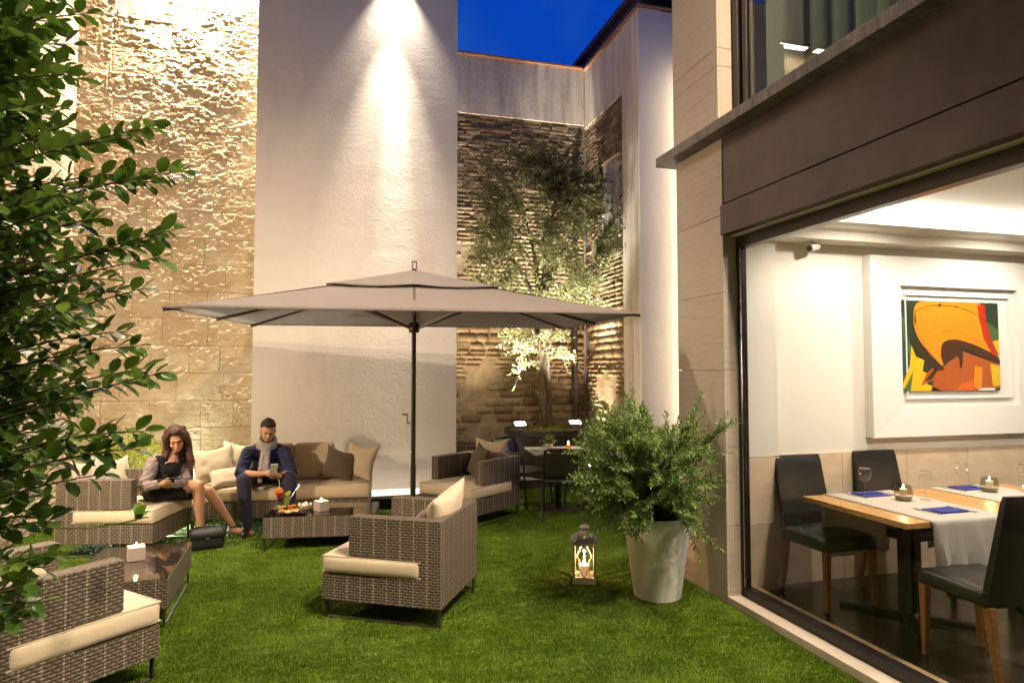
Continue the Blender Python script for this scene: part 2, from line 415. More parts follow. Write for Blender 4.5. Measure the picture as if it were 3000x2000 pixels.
    for name, col in (('hair_black', (0.010, 0.007, 0.005)), ('hair_brown', (0.030, 0.011, 0.006))):
        t = NT(name)
        n = t.noise(t.coord('Object', (60, 60, 7)), 3, 4)
        t.bsdf(t.mix(n, col, tuple(x * 3.0 for x in col)), 0.42, t.bump(n, 0.8, 0.008), spec=0.4)
    simple('stubble', (0.055, 0.030, 0.020), 0.7)
    simple('lips', (0.36, 0.10, 0.075), 0.45)
    simple('eye_dark', (0.012, 0.009, 0.008), 0.3)
    simple('shoe_dark', (0.020, 0.014, 0.011), 0.4)
    simple('white_plastic', (0.70, 0.67, 0.62), 0.4)
    simple('lens_dark', (0.02, 0.02, 0.02), 0.2)
    simple('window_blind', (0.55, 0.52, 0.50), 0.6, var=0.08)
    for name, col in (('paint_dark', (0.012, 0.030, 0.018)), ('paint_green', (0.055, 0.12, 0.03)), ('paint_orange', (0.86, 0.235, 0.006)), ('paint_deep', (0.62, 0.115, 0.008)),
                      ('paint_red', (0.42, 0.025, 0.006)), ('paint_brown', (0.055, 0.016, 0.006)), ('paint_yellow', (0.70, 0.44, 0.010)), ('paint_rust', (0.40, 0.085, 0.012)), ('paint_teal', (0.02, 0.06, 0.05))):
        t = NT(name)
        n = t.noise(t.coord('Object', (6, 6, 22)), 5, 5, 0.6)
        t.bsdf(t.mix(n, tuple(x * 0.72 for x in col), tuple(min(1, x * 1.28) for x in col)), 0.35)
build_materials()
M = MATS

# ------------------------------------------------------------------ mesh helpers
def link(o, parent=None):
    COL.objects.link(o)
    if parent is not None: o.parent = parent
    return o
def tag(o, label=None, cat=None, group=None, kind=None):
    if label: o['label'] = label
    if cat: o['category'] = cat
    if group: o['group'] = group
    if kind: o['kind'] = kind
    return o
def empty(name, loc=(0, 0, 0), rz=0.0, label=None, cat=None, group=None):
    o = bpy.data.objects.new(name, None); o.empty_display_size = 0.1
    link(o); o.location = loc; o.rotation_euler = (0, 0, rz)
    return tag(o, label, cat, group)
def copy_tree(o, parent=None):
    c = o.copy(); COL.objects.link(c); c.parent = parent
    for ch in list(o.children): copy_tree(ch, c)
    return c
def uv_box(me):
    n = len(me.polygons)
    if n == 0: return
    uvl = me.uv_layers.new(name='UVMap')
    co = np.empty(len(me.vertices) * 3); me.vertices.foreach_get('co', co); co = co.reshape(-1, 3)
    nl = len(me.loops)
    lv = np.empty(nl, np.int32); me.loops.foreach_get('vertex_index', lv)
    pn = np.empty(n * 3); me.polygons.foreach_get('normal', pn); pn = np.abs(pn.reshape(-1, 3))
    lt = np.empty(n, np.int32); me.polygons.foreach_get('loop_total', lt)
    ax = np.repeat(np.argmax(pn, 1), lt)
    p = co[lv]
    uv = np.where((ax == 0)[:, None], p[:, [1, 2]], np.where((ax == 1)[:, None], p[:, [0, 2]], p[:, [0, 1]]))
    uvl.data.foreach_set('uv', uv.astype(np.float32).ravel())
def np_mesh(name, V, F):
    """V (n,3); F (m,k) all faces of one size"""
    V = np.asarray(V, np.float32); F = np.asarray(F, np.int32); k = F.shape[1]
    me = bpy.data.meshes.new(name)
    me.vertices.add(len(V)); me.vertices.foreach_set('co', V.ravel())
    me.loops.add(F.size); me.loops.foreach_set('vertex_index', F.ravel())
    me.polygons.add(len(F)); me.polygons.foreach_set('loop_start', np.arange(0, F.size, k, dtype=np.int32))
    me.update(calc_edges=True); me.validate()
    return me
def mesh_obj(name, me, mat, parent=None, smooth=False, loc=None, rot=None):
    if mat is not None and len(me.materials) == 0: me.materials.append(M[mat])
    if smooth: me.polygons.foreach_set('use_smooth', np.ones(len(me.polygons), bool))
    o = link(bpy.data.objects.new(name, me), parent)
    if loc is not None: o.location = loc
    if rot is not None: o.rotation_euler = rot
    return o
class MB:
    def __init__(s): s.v = []; s.f = []
    def add(s, V, F):
        b = len(s.v); s.v.extend(tuple(map(float, p)) for p in V); s.f.extend(tuple(i + b for i in f) for f in F); return s
    def box(s, x0, x1, y0, y1, z0, z1):
        return s.add([(x0, y0, z0), (x1, y0, z0), (x1, y1, z0), (x0, y1, z0), (x0, y0, z1), (x1, y0, z1), (x1, y1, z1), (x0, y1, z1)],
                     [(0, 3, 2, 1), (4, 5, 6, 7), (0, 1, 5, 4), (1, 2, 6, 5), (2, 3, 7, 6), (3, 0, 4, 7)])
    def bar(s, p0, p1, w, h, upv=(0, 0, 1)):
        p0 = Vector(p0); p1 = Vector(p1); d = (p1 - p0).normalized(); u = Vector(upv)
        if abs(d.dot(u)) > 0.98: u = Vector((1, 0, 0))
        x = d.cross(u).normalized() * w / 2; y = x.cross(d).normalized() * h / 2
        V = [p0 - x - y, p0 + x - y, p0 + x + y, p0 - x + y, p1 - x - y, p1 + x - y, p1 + x + y, p1 - x + y]
        return s.add(V, [(0, 1, 2, 3), (7, 6, 5, 4), (0, 4, 5, 1), (1, 5, 6, 2), (2, 6, 7, 3), (3, 7, 4, 0)])
    def cyl(s, p0, p1, r0, r1=None, n=12, caps=True):
        r1 = r0 if r1 is None else r1
        p0 = Vector(p0); p1 = Vector(p1); d = (p1 - p0).normalized()
        u = Vector((0, 0, 1)) if abs(d.z) < 0.95 else Vector((1, 0, 0))
        x = d.cross(u).normalized(); y = d.cross(x).normalized()
        V = [];
        for p, r in ((p0, r0), (p1, r1)):
            for k in range(n):
                a = 2 * math.pi * k / n; V.append(p + (x * math.cos(a) + y * math.sin(a)) * r)
        F = [(k, k + n, (k + 1) % n + n, (k + 1) % n) for k in range(n)]
        if caps: F += [tuple(range(n)), tuple(range(2 * n - 1, n - 1, -1))]
        return s.add(V, F)
    def tube(s, pts, rad, n=8, caps=True):
        pts = [Vector(p) for p in pts]; m = len(pts)
        rad = [rad] * m if isinstance(rad, (int, float)) else rad
        V = []; F = []; ref = None
        for i, p in enumerate(pts):
            d = (pts[min(i + 1, m - 1)] - pts[max(i - 1, 0)]).normalized()
            if ref is None: ref = Vector((0, 0, 1)) if abs(d.z) < 0.9 else Vector((1, 0, 0))
            x = d.cross(ref)
            if x.length < 1e-4: x = d.cross(Vector((0, 1, 0)))
            x.normalize(); y = x.cross(d).normalized(); ref = y
            for k in range(n):
                a = 2 * math.pi * k / n; V.append(p + (x * math.cos(a) + y * math.sin(a)) * rad[i])
        for i in range(m - 1):
            for k in range(n):
                F.append((i * n + k, i * n + (k + 1) % n, (i + 1) * n + (k + 1) % n, (i + 1) * n + k))
        if caps: F += [tuple(range(n - 1, -1, -1)), tuple(range((m - 1) * n, m * n))]
        return s.add(V, F)
    def lathe(s, prof, c=(0, 0, 0), n=24, cap0=True, cap1=True):
        V = []; F = []
        for r, z in prof:
            for k in range(n):
                a = 2 * math.pi * k / n; V.append((c[0] + r * math.cos(a), c[1] + r * math.sin(a), c[2] + z))
        for i in range(len(prof) - 1):
            for k in range(n):
                F.append((i * n + k, i * n + (k + 1) % n, (i + 1) * n + (k + 1) % n, (i + 1) * n + k))
        if cap0: F.append(tuple(range(n - 1, -1, -1)))
        if cap1: F.append(tuple(range((len(prof) - 1) * n, len(prof) * n)))
        return s.add(V, F)
    def ball(s, c, r, nu=14, nv=9):
        r = (r, r, r) if isinstance(r, (int, float)) else r
        V = [(c[0], c[1], c[2] - r[2])]; F = []
        for j in range(1, nv):
            b = math.pi * j / nv - math.pi / 2
            for k in range(nu):
                a = 2 * math.pi * k / nu
                V.append((c[0] + r[0] * math.cos(b) * math.cos(a), c[1] + r[1] * math.cos(b) * math.sin(a), c[2] + r[2] * math.sin(b)))
        V.append((c[0], c[1], c[2] + r[2])); t = len(V) - 1
        for k in range(nu):
            F.append((0, 1 + (k + 1) % nu, 1 + k)); F.append((t, t - nu + k, t - nu + (k + 1) % nu))
        for j in range(nv - 2):
            for k in range(nu):
                a = 1 + j * nu; F.append((a + k, a + (k + 1) % nu, a + nu + (k + 1) % nu, a + nu + k))
        return s.add(V, F)
    def prism(s, poly, a0, a1, axis='x'):
        """poly in the other two coordinates, extruded a0..a1 along axis"""
        n = len(poly); V = []
        for a in (a0, a1):
            for p, q in poly:
                V.append({'x': (a, p, q), 'y': (p, a, q), 'z': (p, q, a)}[axis])
        F = [tuple(range(n - 1, -1, -1)), tuple(range(n, 2 * n))] + [(k, (k + 1) % n, (k + 1) % n + n, k + n) for k in range(n)]
        return s.add(V, F)
    def mesh(s, name):
        me = bpy.data.meshes.new(name); me.from_pydata(s.v, [], s.f)
        bm = bmesh.new(); bm.from_mesh(me); bmesh.ops.recalc_face_normals(bm, faces=bm.faces); bm.to_mesh(me); bm.free()
        return me
    def build(s, name, mat, parent=None, smooth=False, bevel=0.0, seg=2, loc=None, rot=None):
        me = s.mesh(name); uv_box(me)
        o = mesh_obj(name, me, mat, parent, False, loc, rot)
        if smooth:
            me.polygons.foreach_set('use_smooth', np.ones(len(me.polygons), bool))
            if hasattr(me, 'set_sharp_from_angle'): me.set_sharp_from_angle(angle=R(40))
        if bevel:
            b = o.modifiers.new('bevel', 'BEVEL'); b.width = bevel; b.segments = seg; b.limit_method = 'ANGLE'; b.angle_limit = R(40)
            b.harden_normals = False
        return o
def B(x0, x1, y0, y1, z0, z1): return MB().box(x0, x1, y0, y1, z0, z1)
def struct(o): o['kind'] = 'structure'; return o

def scatter(name, TV, TF, pos, X, Y, Z, scale, mat, parent, smooth=False):
    """many copies of a small leaf (TV, TF) joined into one mesh"""
    TV = np.asarray(TV, float); TF = np.asarray(TF, int); n = len(pos)
    sc = np.asarray(scale, float)
    if sc.ndim == 1: sc = sc[:, None]
    V = pos[:, None, :] + (TV[None, :, 0:1] * X[:, None, :] + TV[None, :, 1:2] * Y[:, None, :] + TV[None, :, 2:3] * Z[:, None, :]) * sc[:, None, :]
    F = TF[None] + (np.arange(n) * len(TV))[:, None, None]
    return mesh_obj(name, np_mesh(name, V.reshape(-1, 3), F.reshape(-1, TF.shape[1])), mat, parent, smooth)
def frames(D, rng, up=None):
    D = D / (np.linalg.norm(D, axis=1)[:, None] + 1e-9)
    A = rng.normal(size=D.shape) if up is None else np.asarray(up) + 0 * D + rng.normal(size=D.shape) * 0.35
    X = np.cross(D, A); X /= np.linalg.norm(X, axis=1)[:, None] + 1e-9
    return X, D, np.cross(X, D)
# leaf points along +y; slightly folded and arched
LEAF_BIG = ([(0, 0, 0), (.22, .25, .05), (.29, .52, .06), (.20, .80, .02), (0, 1, -.06), (-.20, .80, .02), (-.29, .52, .06), (-.22, .25, .05), (0, .25, 0), (0, .52, 0), (0, .80, -.02)],
            [(0, 1, 8, 8), (1, 2, 9, 8), (2, 3, 10, 9), (3, 4, 10, 10), (4, 5, 10, 10), (5, 6, 9, 10), (6, 7, 8, 9), (7, 0, 8, 8)])
def tri_faces(F):
    out = []
    for f in F:
        g = []
        for i in f:
            if i not in g: g.append(i)
        if len(g) == 3: out.append(tuple(g))
        else: out += [(g[0], g[1], g[2]), (g[0], g[2], g[3])]
    return out
LEAF_BIG = (LEAF_BIG[0], tri_faces(LEAF_BIG[1]))
LEAF_NARROW = ([(0, 0, 0), (.14, .45, .02), (0, 1, -.03), (-.14, .45, .02)], [(0, 1, 2), (0, 2, 3)])
LEAF_OVAL = ([(0, 0, 0), (.26, .4, .03), (.2, .72, .02), (0, 1, -.03), (-.2, .72, .02), (-.26, .4, .03)], [(0, 1, 5), (1, 2, 5), (2, 4, 5), (2, 3, 4)])

# voxel-fused organic bodies
def fuse(name, mb, voxel, mat, parent=None, smooth_it=4, wrinkle=0.0):
    me = mb.mesh(name + '_raw'); o = bpy.data.objects.new(name + '_raw', me); COL.objects.link(o)
    r = o.modifiers.new('r', 'REMESH'); r.mode = 'VOXEL'; r.voxel_size = voxel; r.adaptivity = 0
    s = o.modifiers.new('s', 'SMOOTH'); s.iterations = smooth_it; s.factor = 0.5
    bpy.context.view_layer.update()
    dg = bpy.context.evaluated_depsgraph_get()
    out = bpy.data.meshes.new_from_object(o.evaluated_get(dg))
    bpy.data.objects.remove(o); bpy.data.meshes.remove(me)
    out.name = name; out.materials.clear()
    if wrinkle:
        # cloth folds: long creases that run slantwise over the limb
        n = len(out.vertices); v = np.empty(n * 3); out.vertices.foreach_get('co', v); v = v.reshape(-1, 3)
        nr = np.empty(n * 3); out.vertex_normals.foreach_get('vector', nr); nr = nr.reshape(-1, 3)
        a = fbm(v[:, 0] * 13 + v[:, 2] * 7, v[:, 2] * 22 - v[:, 0] * 9, v[:, 1] * 13, 3, 17)
        v = v + nr * ((1 - np.abs(2 * a - 1)) ** 2 - .55)[:, None] * wrinkle
        out.vertices.foreach_set('co', v.ravel()); out.update()
    return mesh_obj(name, out, mat, parent, True)
def limb(mb, pts, rad, n=12):
    for i in range(len(pts) - 1):
        mb.cyl(pts[i], pts[i + 1], rad[i], rad[i + 1], n)
    for p, r in zip(pts, rad): mb.ball(p, r * 1.0, n, 8)
    return mb

# soft furnishing
def seat_cushion_mesh(name, w, d, h, rnd=0.035, puff=0.012, seed=1, nx=22, ny=22):
    """boxed cushion, centred in x/y, z from 0 to h"""
    mb = MB(); V = []; F = []
    nz = 6
    def pt(a, b, c):
        x = a * w / 2; y = b * d / 2; z = c * h / 2
        ox = max(0, abs(x) - (w / 2 - rnd)); oy = max(0, abs(y) - (d / 2 - rnd)); oz = max(0, abs(z) - (h / 2 - rnd))
        L = math.sqrt(ox * ox + oy * oy + oz * oz)
        if L > rnd:
            k = rnd / L
            x = math.copysign(min(abs(x), w / 2 - rnd) + ox * k, x) if ox else x
            y = math.copysign(min(abs(y), d / 2 - rnd) + oy * k, y) if oy else y
            z = math.copysign(min(abs(z), h / 2 - rnd) + oz * k, z) if oz else z
        pf = puff * (1 - abs(a) ** 3) * (1 - abs(b) ** 3)
        wv = (float(vnoise(np.array(x * 9 + 3), np.array(y * 9 + seed * 5), seed)) - .5) * 0.010
        if c > 0.99: z += pf + wv
        elif abs(a) > .99 or abs(b) > .99:
            k = (1 - c * c) * puff * 0.8
            if abs(a) > .99: x += math.copysign(k * (1 - abs(b) ** 3), a)
            if abs(b) > .99: y += math.copysign(k * (1 - abs(a) ** 3), b)
        return (x, y, z + h / 2)
    def face(fn, n1, n2):
        V = [fn(-1 + 2 * i / n1, -1 + 2 * j / n2) for j in range(n2 + 1) for i in range(n1 + 1)]
        F = [(j * (n1 + 1) + i, j * (n1 + 1) + i + 1, (j + 1) * (n1 + 1) + i + 1, (j + 1) * (n1 + 1) + i) for j in range(n2) for i in range(n1)]
        mb.add(V, F)
    face(lambda a, b: pt(a, b, 1), nx, ny); face(lambda a, b: pt(a, b, -1), nx, ny)
    for s_ in (-1, 1):
        face(lambda a, c: pt(a, s_, c), nx, nz); face(lambda b, c: pt(s_, b, c), ny, nz)
    me = bpy.data.meshes.new(name); me.from_pydata(mb.v, [], mb.f)
    bm = bmesh.new(); bm.from_mesh(me); bmesh.ops.remove_doubles(bm, verts=bm.verts, dist=0.0006); bmesh.ops.recalc_face_normals(bm, faces=bm.faces); bm.to_mesh(me); bm.free()
    uv_box(me)
    return me
def pillow_mesh(name, w, h, t, seed=1, n=22, crease=0.5):
    """scatter pillow standing in the x-z plane, base at z=0, thickness along y"""
    u = np.linspace(-1, 1, n + 1); U, Vv = np.meshgrid(u, u)
    ear = 0.16
    px = U * (1 - ear * (1 - np.abs(Vv) ** 1.6) * np.abs(U) ** 4) * w / 2
    pz = Vv * (1 - ear * (1 - np.abs(U) ** 1.6) * np.abs(Vv) ** 4) * h / 2
    th = np.clip((1 - np.abs(U) ** 2.2), 0, 1) ** .62 * np.clip((1 - np.abs(Vv) ** 2.2), 0, 1) ** .62 * t / 2
    wr = (fbm(U * 2.2 + seed * 9, Vv * 2.2, seed, 3, seed) - .5) * t * 0.45 * crease
    edge = np.clip(1 - np.maximum(np.abs(U), np.abs(Vv)), 0, 1) ** .4
    sag = 0.05 * h * (1 - U ** 2) * (Vv + 1) * -0.5
    A = np.stack([px, -(th + wr * edge), pz + h / 2 + sag], -1).reshape(-1, 3)
    wr2 = (fbm(U * 2.2 + seed * 3, Vv * 2.2, seed + 5, 3, seed + 5) - .5) * t * 0.4 * crease
    Bk = np.stack([px, th + wr2 * edge, pz + h / 2 + sag], -1).reshape(-1, 3)
    V = np.concatenate([A, Bk]); F = []
    m = n + 1
    for j in range(n):
        for i in range(n):
            a = j * m + i
            F.append((a, a + 1, a + m + 1, a + m)); b = a + m * m
            F.append((b, b + m, b + m + 1, b + 1))
    me = bpy.data.meshes.new(name); me.from_pydata(V.tolist(), [], F)
    bm = bmesh.new(); bm.from_mesh(me); bmesh.ops.remove_doubles(bm, verts=bm.verts, dist=0.0004); bm.to_mesh(me); bm.free()
    return me
def spot(name, loc, target, power, angle, blend, color, radius=0.03, parent=None):
    L = bpy.data.lights.new(name, 'SPOT'); L.energy = power; L.spot_size = R(angle); L.spot_blend = blend; L.color = color; L.shadow_soft_size = radius
    o = link(bpy.data.objects.new(name, L)); o.location = loc
    o.rotation_euler = (Vector(target) - Vector(loc)).to_track_quat('-Z', 'Y').to_euler()
    return o
def point(name, loc, power, color, radius=0.02):
    L = bpy.data.lights.new(name, 'POINT'); L.energy = power; L.color = color; L.shadow_soft_size = radius
    o = link(bpy.data.objects.new(name, L)); o.location = loc
    return o
def area(name, loc, target, power, sx, sy, color, spread=180):
    L = bpy.data.lights.new(name, 'AREA'); L.energy = power; L.color = color; L.shape = 'RECTANGLE'; L.size = sx; L.size_y = sy; L.spread = R(spread)
    o = link(bpy.data.objects.new(name, L)); o.location = loc
    o.rotation_euler = (Vector(target) - Vector(loc)).to_track_quat('-Z', 'Y').to_euler()
    return o

# ================================================================== SETTING
rng = np.random.default_rng(7)
random.seed(7)

# ---- lawn: one sheet, and the turf blades standing on it
lawn = MB().add([(-60, -40, 0), (60, -40, 0), (60, 60, 0), (-60, 60, 0)], [(0, 1, 2, 3)]).build('lawn', 'turf_base')
struct(lawn)
def turf():
    # denser close to the camera, thinner where blades shrink below a pixel
    P = []
    for y0, y1, dens in ((1.6, 4.2, 42000), (4.2, 5.8, 27000), (5.8, 7.6, 15000), (7.6, 9.0, 8000)):
        x0, x1 = -2.95, (2.80 if y1 <= 4.3 else 4.0)
        n = int((x1 - x0) * (y1 - y0) * dens)
        q = np.stack([rng.uniform(x0, x1, n), rng.uniform(y0, y1, n)], 1)
        P.append(q)
    P = np.concatenate(P)
    # keep what the view holds, with a margin to the sides
    keep = (P[:, 0] > -0.72 * P[:, 1] - 0.35) & (P[:, 0] < 1.6 * P[:, 1]) & ~((P[:, 0] > 2.80) & (P[:, 1] < 4.95))
    keep &= ~((P[:, 1] > 8.12) & (P[:, 0] < 1.8)) & (P[:, 1] < 8.98)
    P = P[keep]; n = len(P)
    clump = fbm(P[:, 0] * 7, P[:, 1] * 7, 0, 3, 3)
    h = (0.009 + 0.009 * rng.random(n)) * (0.75 + 0.5 * clump)
    ang = rng.uniform(0, 2 * np.pi, n); wdt = 0.0013 + 0.0009 * P[:, 1] / 4
    lean_a = fbm(P[:, 0] * 2.5, P[:, 1] * 2.5, 0, 2, 11) * 9 + rng.normal(0, 1.5, n); ln = h * (0.3 + 0.8 * rng.random(n))
    base = np.concatenate([P, np.zeros((n, 1))], 1)
    wv = np.stack([np.cos(ang), np.sin(ang), 0 * ang], 1) * wdt[:, None]
    tip = base + np.stack([np.cos(lean_a) * ln, np.sin(lean_a) * ln, h], 1)
    V = np.stack([base - wv, base + wv, tip], 1).reshape(-1, 3)
    F = np.arange(3 * n).reshape(-1, 3)
    o = mesh_obj('grass', np_mesh('grass', V, F), 'grass_blade')
    tag(o, 'short green artificial grass covering the courtyard floor', 'grass', kind='stuff')
turf()

# ---- split-face travertine walls, every block its own relief
def stone_block(w, h, seed, res, amp=0.030):
    nx = max(3, int(w / res)); nz = max(3, int(h / res))
    x = np.linspace(0, w, nx + 1); z = np.linspace(0, h, nz + 1)
    X, Z = np.meshgrid(x, z)
    ox, oz = seed * 3.71, seed * 1.93
    a = fbm(X * 17 + ox, Z * 27 + oz, 0.3, 4, seed % 50); a = 0.6 * a + 0.4 * (1 - np.abs(2 * fbm(X * 13 + oz, Z * 22 + ox, 2.3, 4, seed % 37) - 1))
    bfl = fbm(X * 3.5 + ox, Z * 4.5 + oz, 1.3, 2, seed % 31 + 60)
    k = 6.0; q = a * k; st = np.floor(q); f = q - st; ter = (st + np.clip((f - 0.70) / 0.30, 0, 1)) / k
    rough = np.clip((bfl - 0.28) * 3.0, 0.22, 1)
    fine = fbm(X * 34 + ox, Z * 46 + oz, 0.7, 3, seed % 23 + 9)
    H = (ter * 1.5 + a * 0.3 - 0.9) * rough * amp * 1.5 + (fine - 0.5) * 0.020 * (0.3 + rough)
    ed = np.minimum(np.minimum(X, w - X), np.minimum(Z, h - Z))
    H = np.where(ed < 0.003, np.minimum(H, -0.002), H)
    V = np.stack([X, -H - 0.02, Z], -1).reshape(-1, 3)
    m = nx + 1
    i, j = np.meshgrid(np.arange(nx), np.arange(nz))
    a0 = (j * m + i).ravel()
    F = np.stack([a0, a0 + 1, a0 + m + 1, a0 + m], 1)
    # returns at the block's edges so that it has depth
    b0 = len(V)
    Vb = V.copy(); Vb[:, 1] = 0.02
    rim = list(range(nx)) + [nx + k_ * m for k_ in range(nz)] + [nz * m + nx - k_ for k_ in range(nx)] + [(nz - k_) * m for k_ in range(nz)]
    Fr = [(rim[k_], b0 + k_, b0 + (k_ + 1) % len(rim), rim[(k_ + 1) % len(rim)]) for k_ in range(len(rim))]
    V = np.concatenate([V, Vb[rim]])
    return np_mesh('stone', V, np.concatenate([F, np.array(Fr)]))
def stone_wall(root, length, height, origin, rz, mat, res, rows, wmin, wmax, seed0, clip_from=0.0):
    k = seed0; z = 0.0; hs = height / rows
    for r_ in range(rows):
        x = 0.0
        first = True
        while x < length - 0.01:
            w = random.uniform(wmin, wmax) * (0.6 if (first and r_ % 2) else 1.0); first = False
            if length - (x + w) < wmin * 0.6: w = length - x
            me = stone_block(w - 0.002, hs - 0.002, k, res, 0.030 * random.uniform(0.7, 1.15)); k += 1
            o = mesh_obj('stone', me, mat, root, False)
            o.location = (x + 0.001, random.uniform(-0.003, 0.003), z + 0.001)
            x += w
        z += hs
    root.location = origin; root.rotation_euler = (0, 0, rz)
sw = empty('stone_wall', label='tall rough split-face golden stone wall lit from above', cat='wall')
stone_wall(sw, 2.06, 7.0, (-2.97, 8.80, 0), 0.0, 'travertine_split', 0.0085, 21, 0.34, 0.66, 100)
B(0, 2.06, 0.021, 0.25, 0, 7.0).build('backing', 'travertine_split', sw)
bw = empty('stone_wall', label='pinkish rough stone side wall behind the big leafy shrub', cat='wall')
stone_wall(bw, 2.3, 7.0, (-2.97, 6.48, 0), R(90), 'travertine_side', 0.02, 21, 0.40, 0.75, 400)
B(-9.5, 2.57, 0.021, 0.25, 0, 7.0).build('backing', 'travertine_side', bw)
B(-9.5, -0.004, -0.02, 0.0205, 0, 7.0).build('plain_face', 'travertine_side', bw)

B(-9.5, 2.57, 0.021, 0.25, 7.001, 10.0).build('sky_block_wall', 'stained_render', bw)  # added above the view to block sky light
B(0.002, 2.06, 0.03, 0.25, 7.001, 10.0).build('sky_block_wall', 'stained_render', sw)  # added too, keeps sky out of the court and the upper pane
rear = empty('rear_sky_block', (2.5, -3.2, 0), 0, 'plain rendered block added unseen behind the camera to keep out sky light', 'building')  # unseen block added to keep blue sky light off the courtyard
B(-5.7, 5.4, -0.4, 0, 0, 9.5).build('wall_face', 'stained_render', rear)
B(-3.2, -1.2, 0.001, 0.05, 0, 2.4).build('door', 'bronze_panel', rear)
# ---- tall white rendered wall in the middle
mw = empty('rendered_wall', (0.36, 8.55, 0), 0, 'tall white rendered wall behind the parasol with a bright light streak', 'wall')
B(-1.27, 1.27, 0, 1.75, 0, 7.40).build('wall_face', 'white_render', mw)
B(-1.28, 1.285, -0.012, 1.76, 7.402, 7.43).build('coping', 'marble_ledge', mw)
lp = empty('wall_plinth', (1.2, 8.35, 0), 0, 'low dark plinth with pale marble ledge at the foot of the white wall', 'plinth')
B(-0.98, 0.55, -0.17, 0.198, 0, 0.135).build('base', 'plinth_dark', lp)
B(-1.00, 0.57, -0.22, 0.199, 0.1355, 0.175).build('ledge', 'marble_ledge', lp, bevel=0.004)

# ---- brick recess
rp = empty('raised_bed', (2.9, 9.5, 0), 0, 'low raised bed with pale stone edge under the round planter', 'raised bed')
B(-1.26, 1.14, -0.45, 0.53, 0, 0.125).build('base', 'plinth_dark', rp)
B(-1.268, 1.148, -0.50, -0.32, 0.1255, 0.16).build('ledge', 'marble_ledge', rp, bevel=0.004)
B(-1.26, 1.14, -0.319, 0.53, 0.1255, 0.15).build('soil', 'soil', rp)

def rough_brick(seed):
    r_ = random.Random(seed); V = []; n = (3, 2, 2)
    bm = bmesh.new(); bmesh.ops.create_cube(bm, size=1.0)
    bmesh.ops.subdivide_edges(bm, edges=bm.edges[:], cuts=1, use_grid_fill=True)
    for v in bm.verts:
        c = Vector((abs(v.co.x), abs(v.co.y), abs(v.co.z)))
        k = sum(1 for q in c if q > .49)
        v.co *= {3: 0.90, 2: 0.96}.get(k, 1.0)
        v.co += Vector((r_.uniform(-.03, .03), r_.uniform(-.05, .05), r_.uniform(-.05, .05)))
    me = bpy.data.meshes.new('brick'); bm.to_mesh(me); bm.free()
    me.materials.append(M['old_brick'])
    return me
BRICKS = [rough_brick(s_) for s_ in range(9)]
BV = []
for me in BRICKS:
    bm = bmesh.new(); bm.from_mesh(me); bmesh.ops.triangulate(bm, faces=bm.faces[:])
    BV.append((np.array([v.co[:] for v in bm.verts]), np.array([[v.index for v in f.verts] for f in bm.faces]))); bm.free()
def brick_field(root, length, ztop, seed, pick, holes, quota):
    """wall face in local x-z, bricks proud towards -y; the picked ones are objects, the rest one mass"""
    r_ = random.Random(seed); cand = []; z = 0.16
    while z < ztop - 0.03:
        stone = z < 2.6 and float(vnoise(np.array(z * 2.3), np.array(seed * 1.0))) > 0.45
        h = r_.uniform(0.085, 0.14) if stone else r_.uniform(0.046, 0.064)
        h = min(h, ztop - z)
        x = -r_.uniform(0, .15)
        while x < length:
            w = r_.uniform(0.16, 0.40) if stone else r_.uniform(0.17, 0.29)
            xa, xb = max(x, 0.004), min(x + w, length - 0.004); x += w + r_.uniform(0.010, 0.020)
            if xb - xa < 0.05: continue
            cx, cz = (xa + xb) / 2, z + h / 2
            if any(a < cx < b and c < cz < d for a, b, c, d in holes): continue
            patch = float(fbm(np.array(cx * 1.4 + seed), np.array(cz * 1.4), 0, 3, seed))
            if cz < 4.2 and patch > 0.66: continue          # old plaster covers these
            cand.append((cx, cz, xb - xa, h, r_.uniform(0.030, 0.058), r_.randrange(9), r_.uniform(-.02, .02)))
        z += h + r_.uniform(0.010, 0.016)
    cand.sort(key=lambda c: -pick(c[0], c[1]))
    for c in cand[:quota]:
        o = link(bpy.data.objects.new('brick', BRICKS[c[5]]), root)
        o.location = (c[0], 0.054 - c[4] * .45, c[1]); o.scale = (c[2], 0.06, c[3]); o.rotation_euler = (0, c[6], 0)
    VV = []; FF = []; b = 0
    for c in cand[quota:]:
        v, f = BV[c[5]]
        VV.append(v * np.array([c[2], 0.06, c[3]]) + np.array([c[0], 0.054 - c[4] * .45, c[1]])); FF.append(f + b); b += len(v)
    if VV:
        o = mesh_obj('brickwork', np_mesh('brickwork', np.concatenate(VV), np.concatenate(FF)), 'old_brick', root)
        o['kind'] = 'stuff'
bk = empty('brick_wall', (1.63, 10.0, 0), 0, 'old weathered brick wall behind the olive tree with stained render on top', 'brick wall')
B(0, 2.46, 0.02, 0.30, 0, 6.72).build('mortar', 'old_mortar', bk)
B(0, 2.419, -0.018, 0.0195, 5.78, 6.72).build('parapet', 'stained_render', bk)
B(0, 2.419, -0.07, 0.30, 6.721, 6.75).build('coping', 'coping_tile', bk)
brick_field(bk, 2.42, 5.80, 5, lambda x, z: (2 if z > 4.5 else 1.5 if z < 2.1 else 0) - 0.02 * abs(z - 3), [], 200)
sd = empty('brick_wall', (4.07, 10.0, 0), R(-90), 'side wall of the recess, brick framed by streaked plaster, with a pale blind window', 'brick wall')
WH = (0.55, 1.36, 3.40, 4.92)
B(0, 0.549, 0.02, 0.28, 0, 6.68).build('mortar', 'old_mortar', sd)
B(1.361, 2.0, 0.02, 0.28, 0, 6.68).build('mortar', 'old_mortar', sd)
B(0.5495, 1.3605, 0.02, 0.28, 0, 3.40).build('mortar', 'old_mortar', sd)
B(0.5495, 1.3605, 0.02, 0.28, 4.92, 6.68).build('mortar', 'old_mortar', sd)
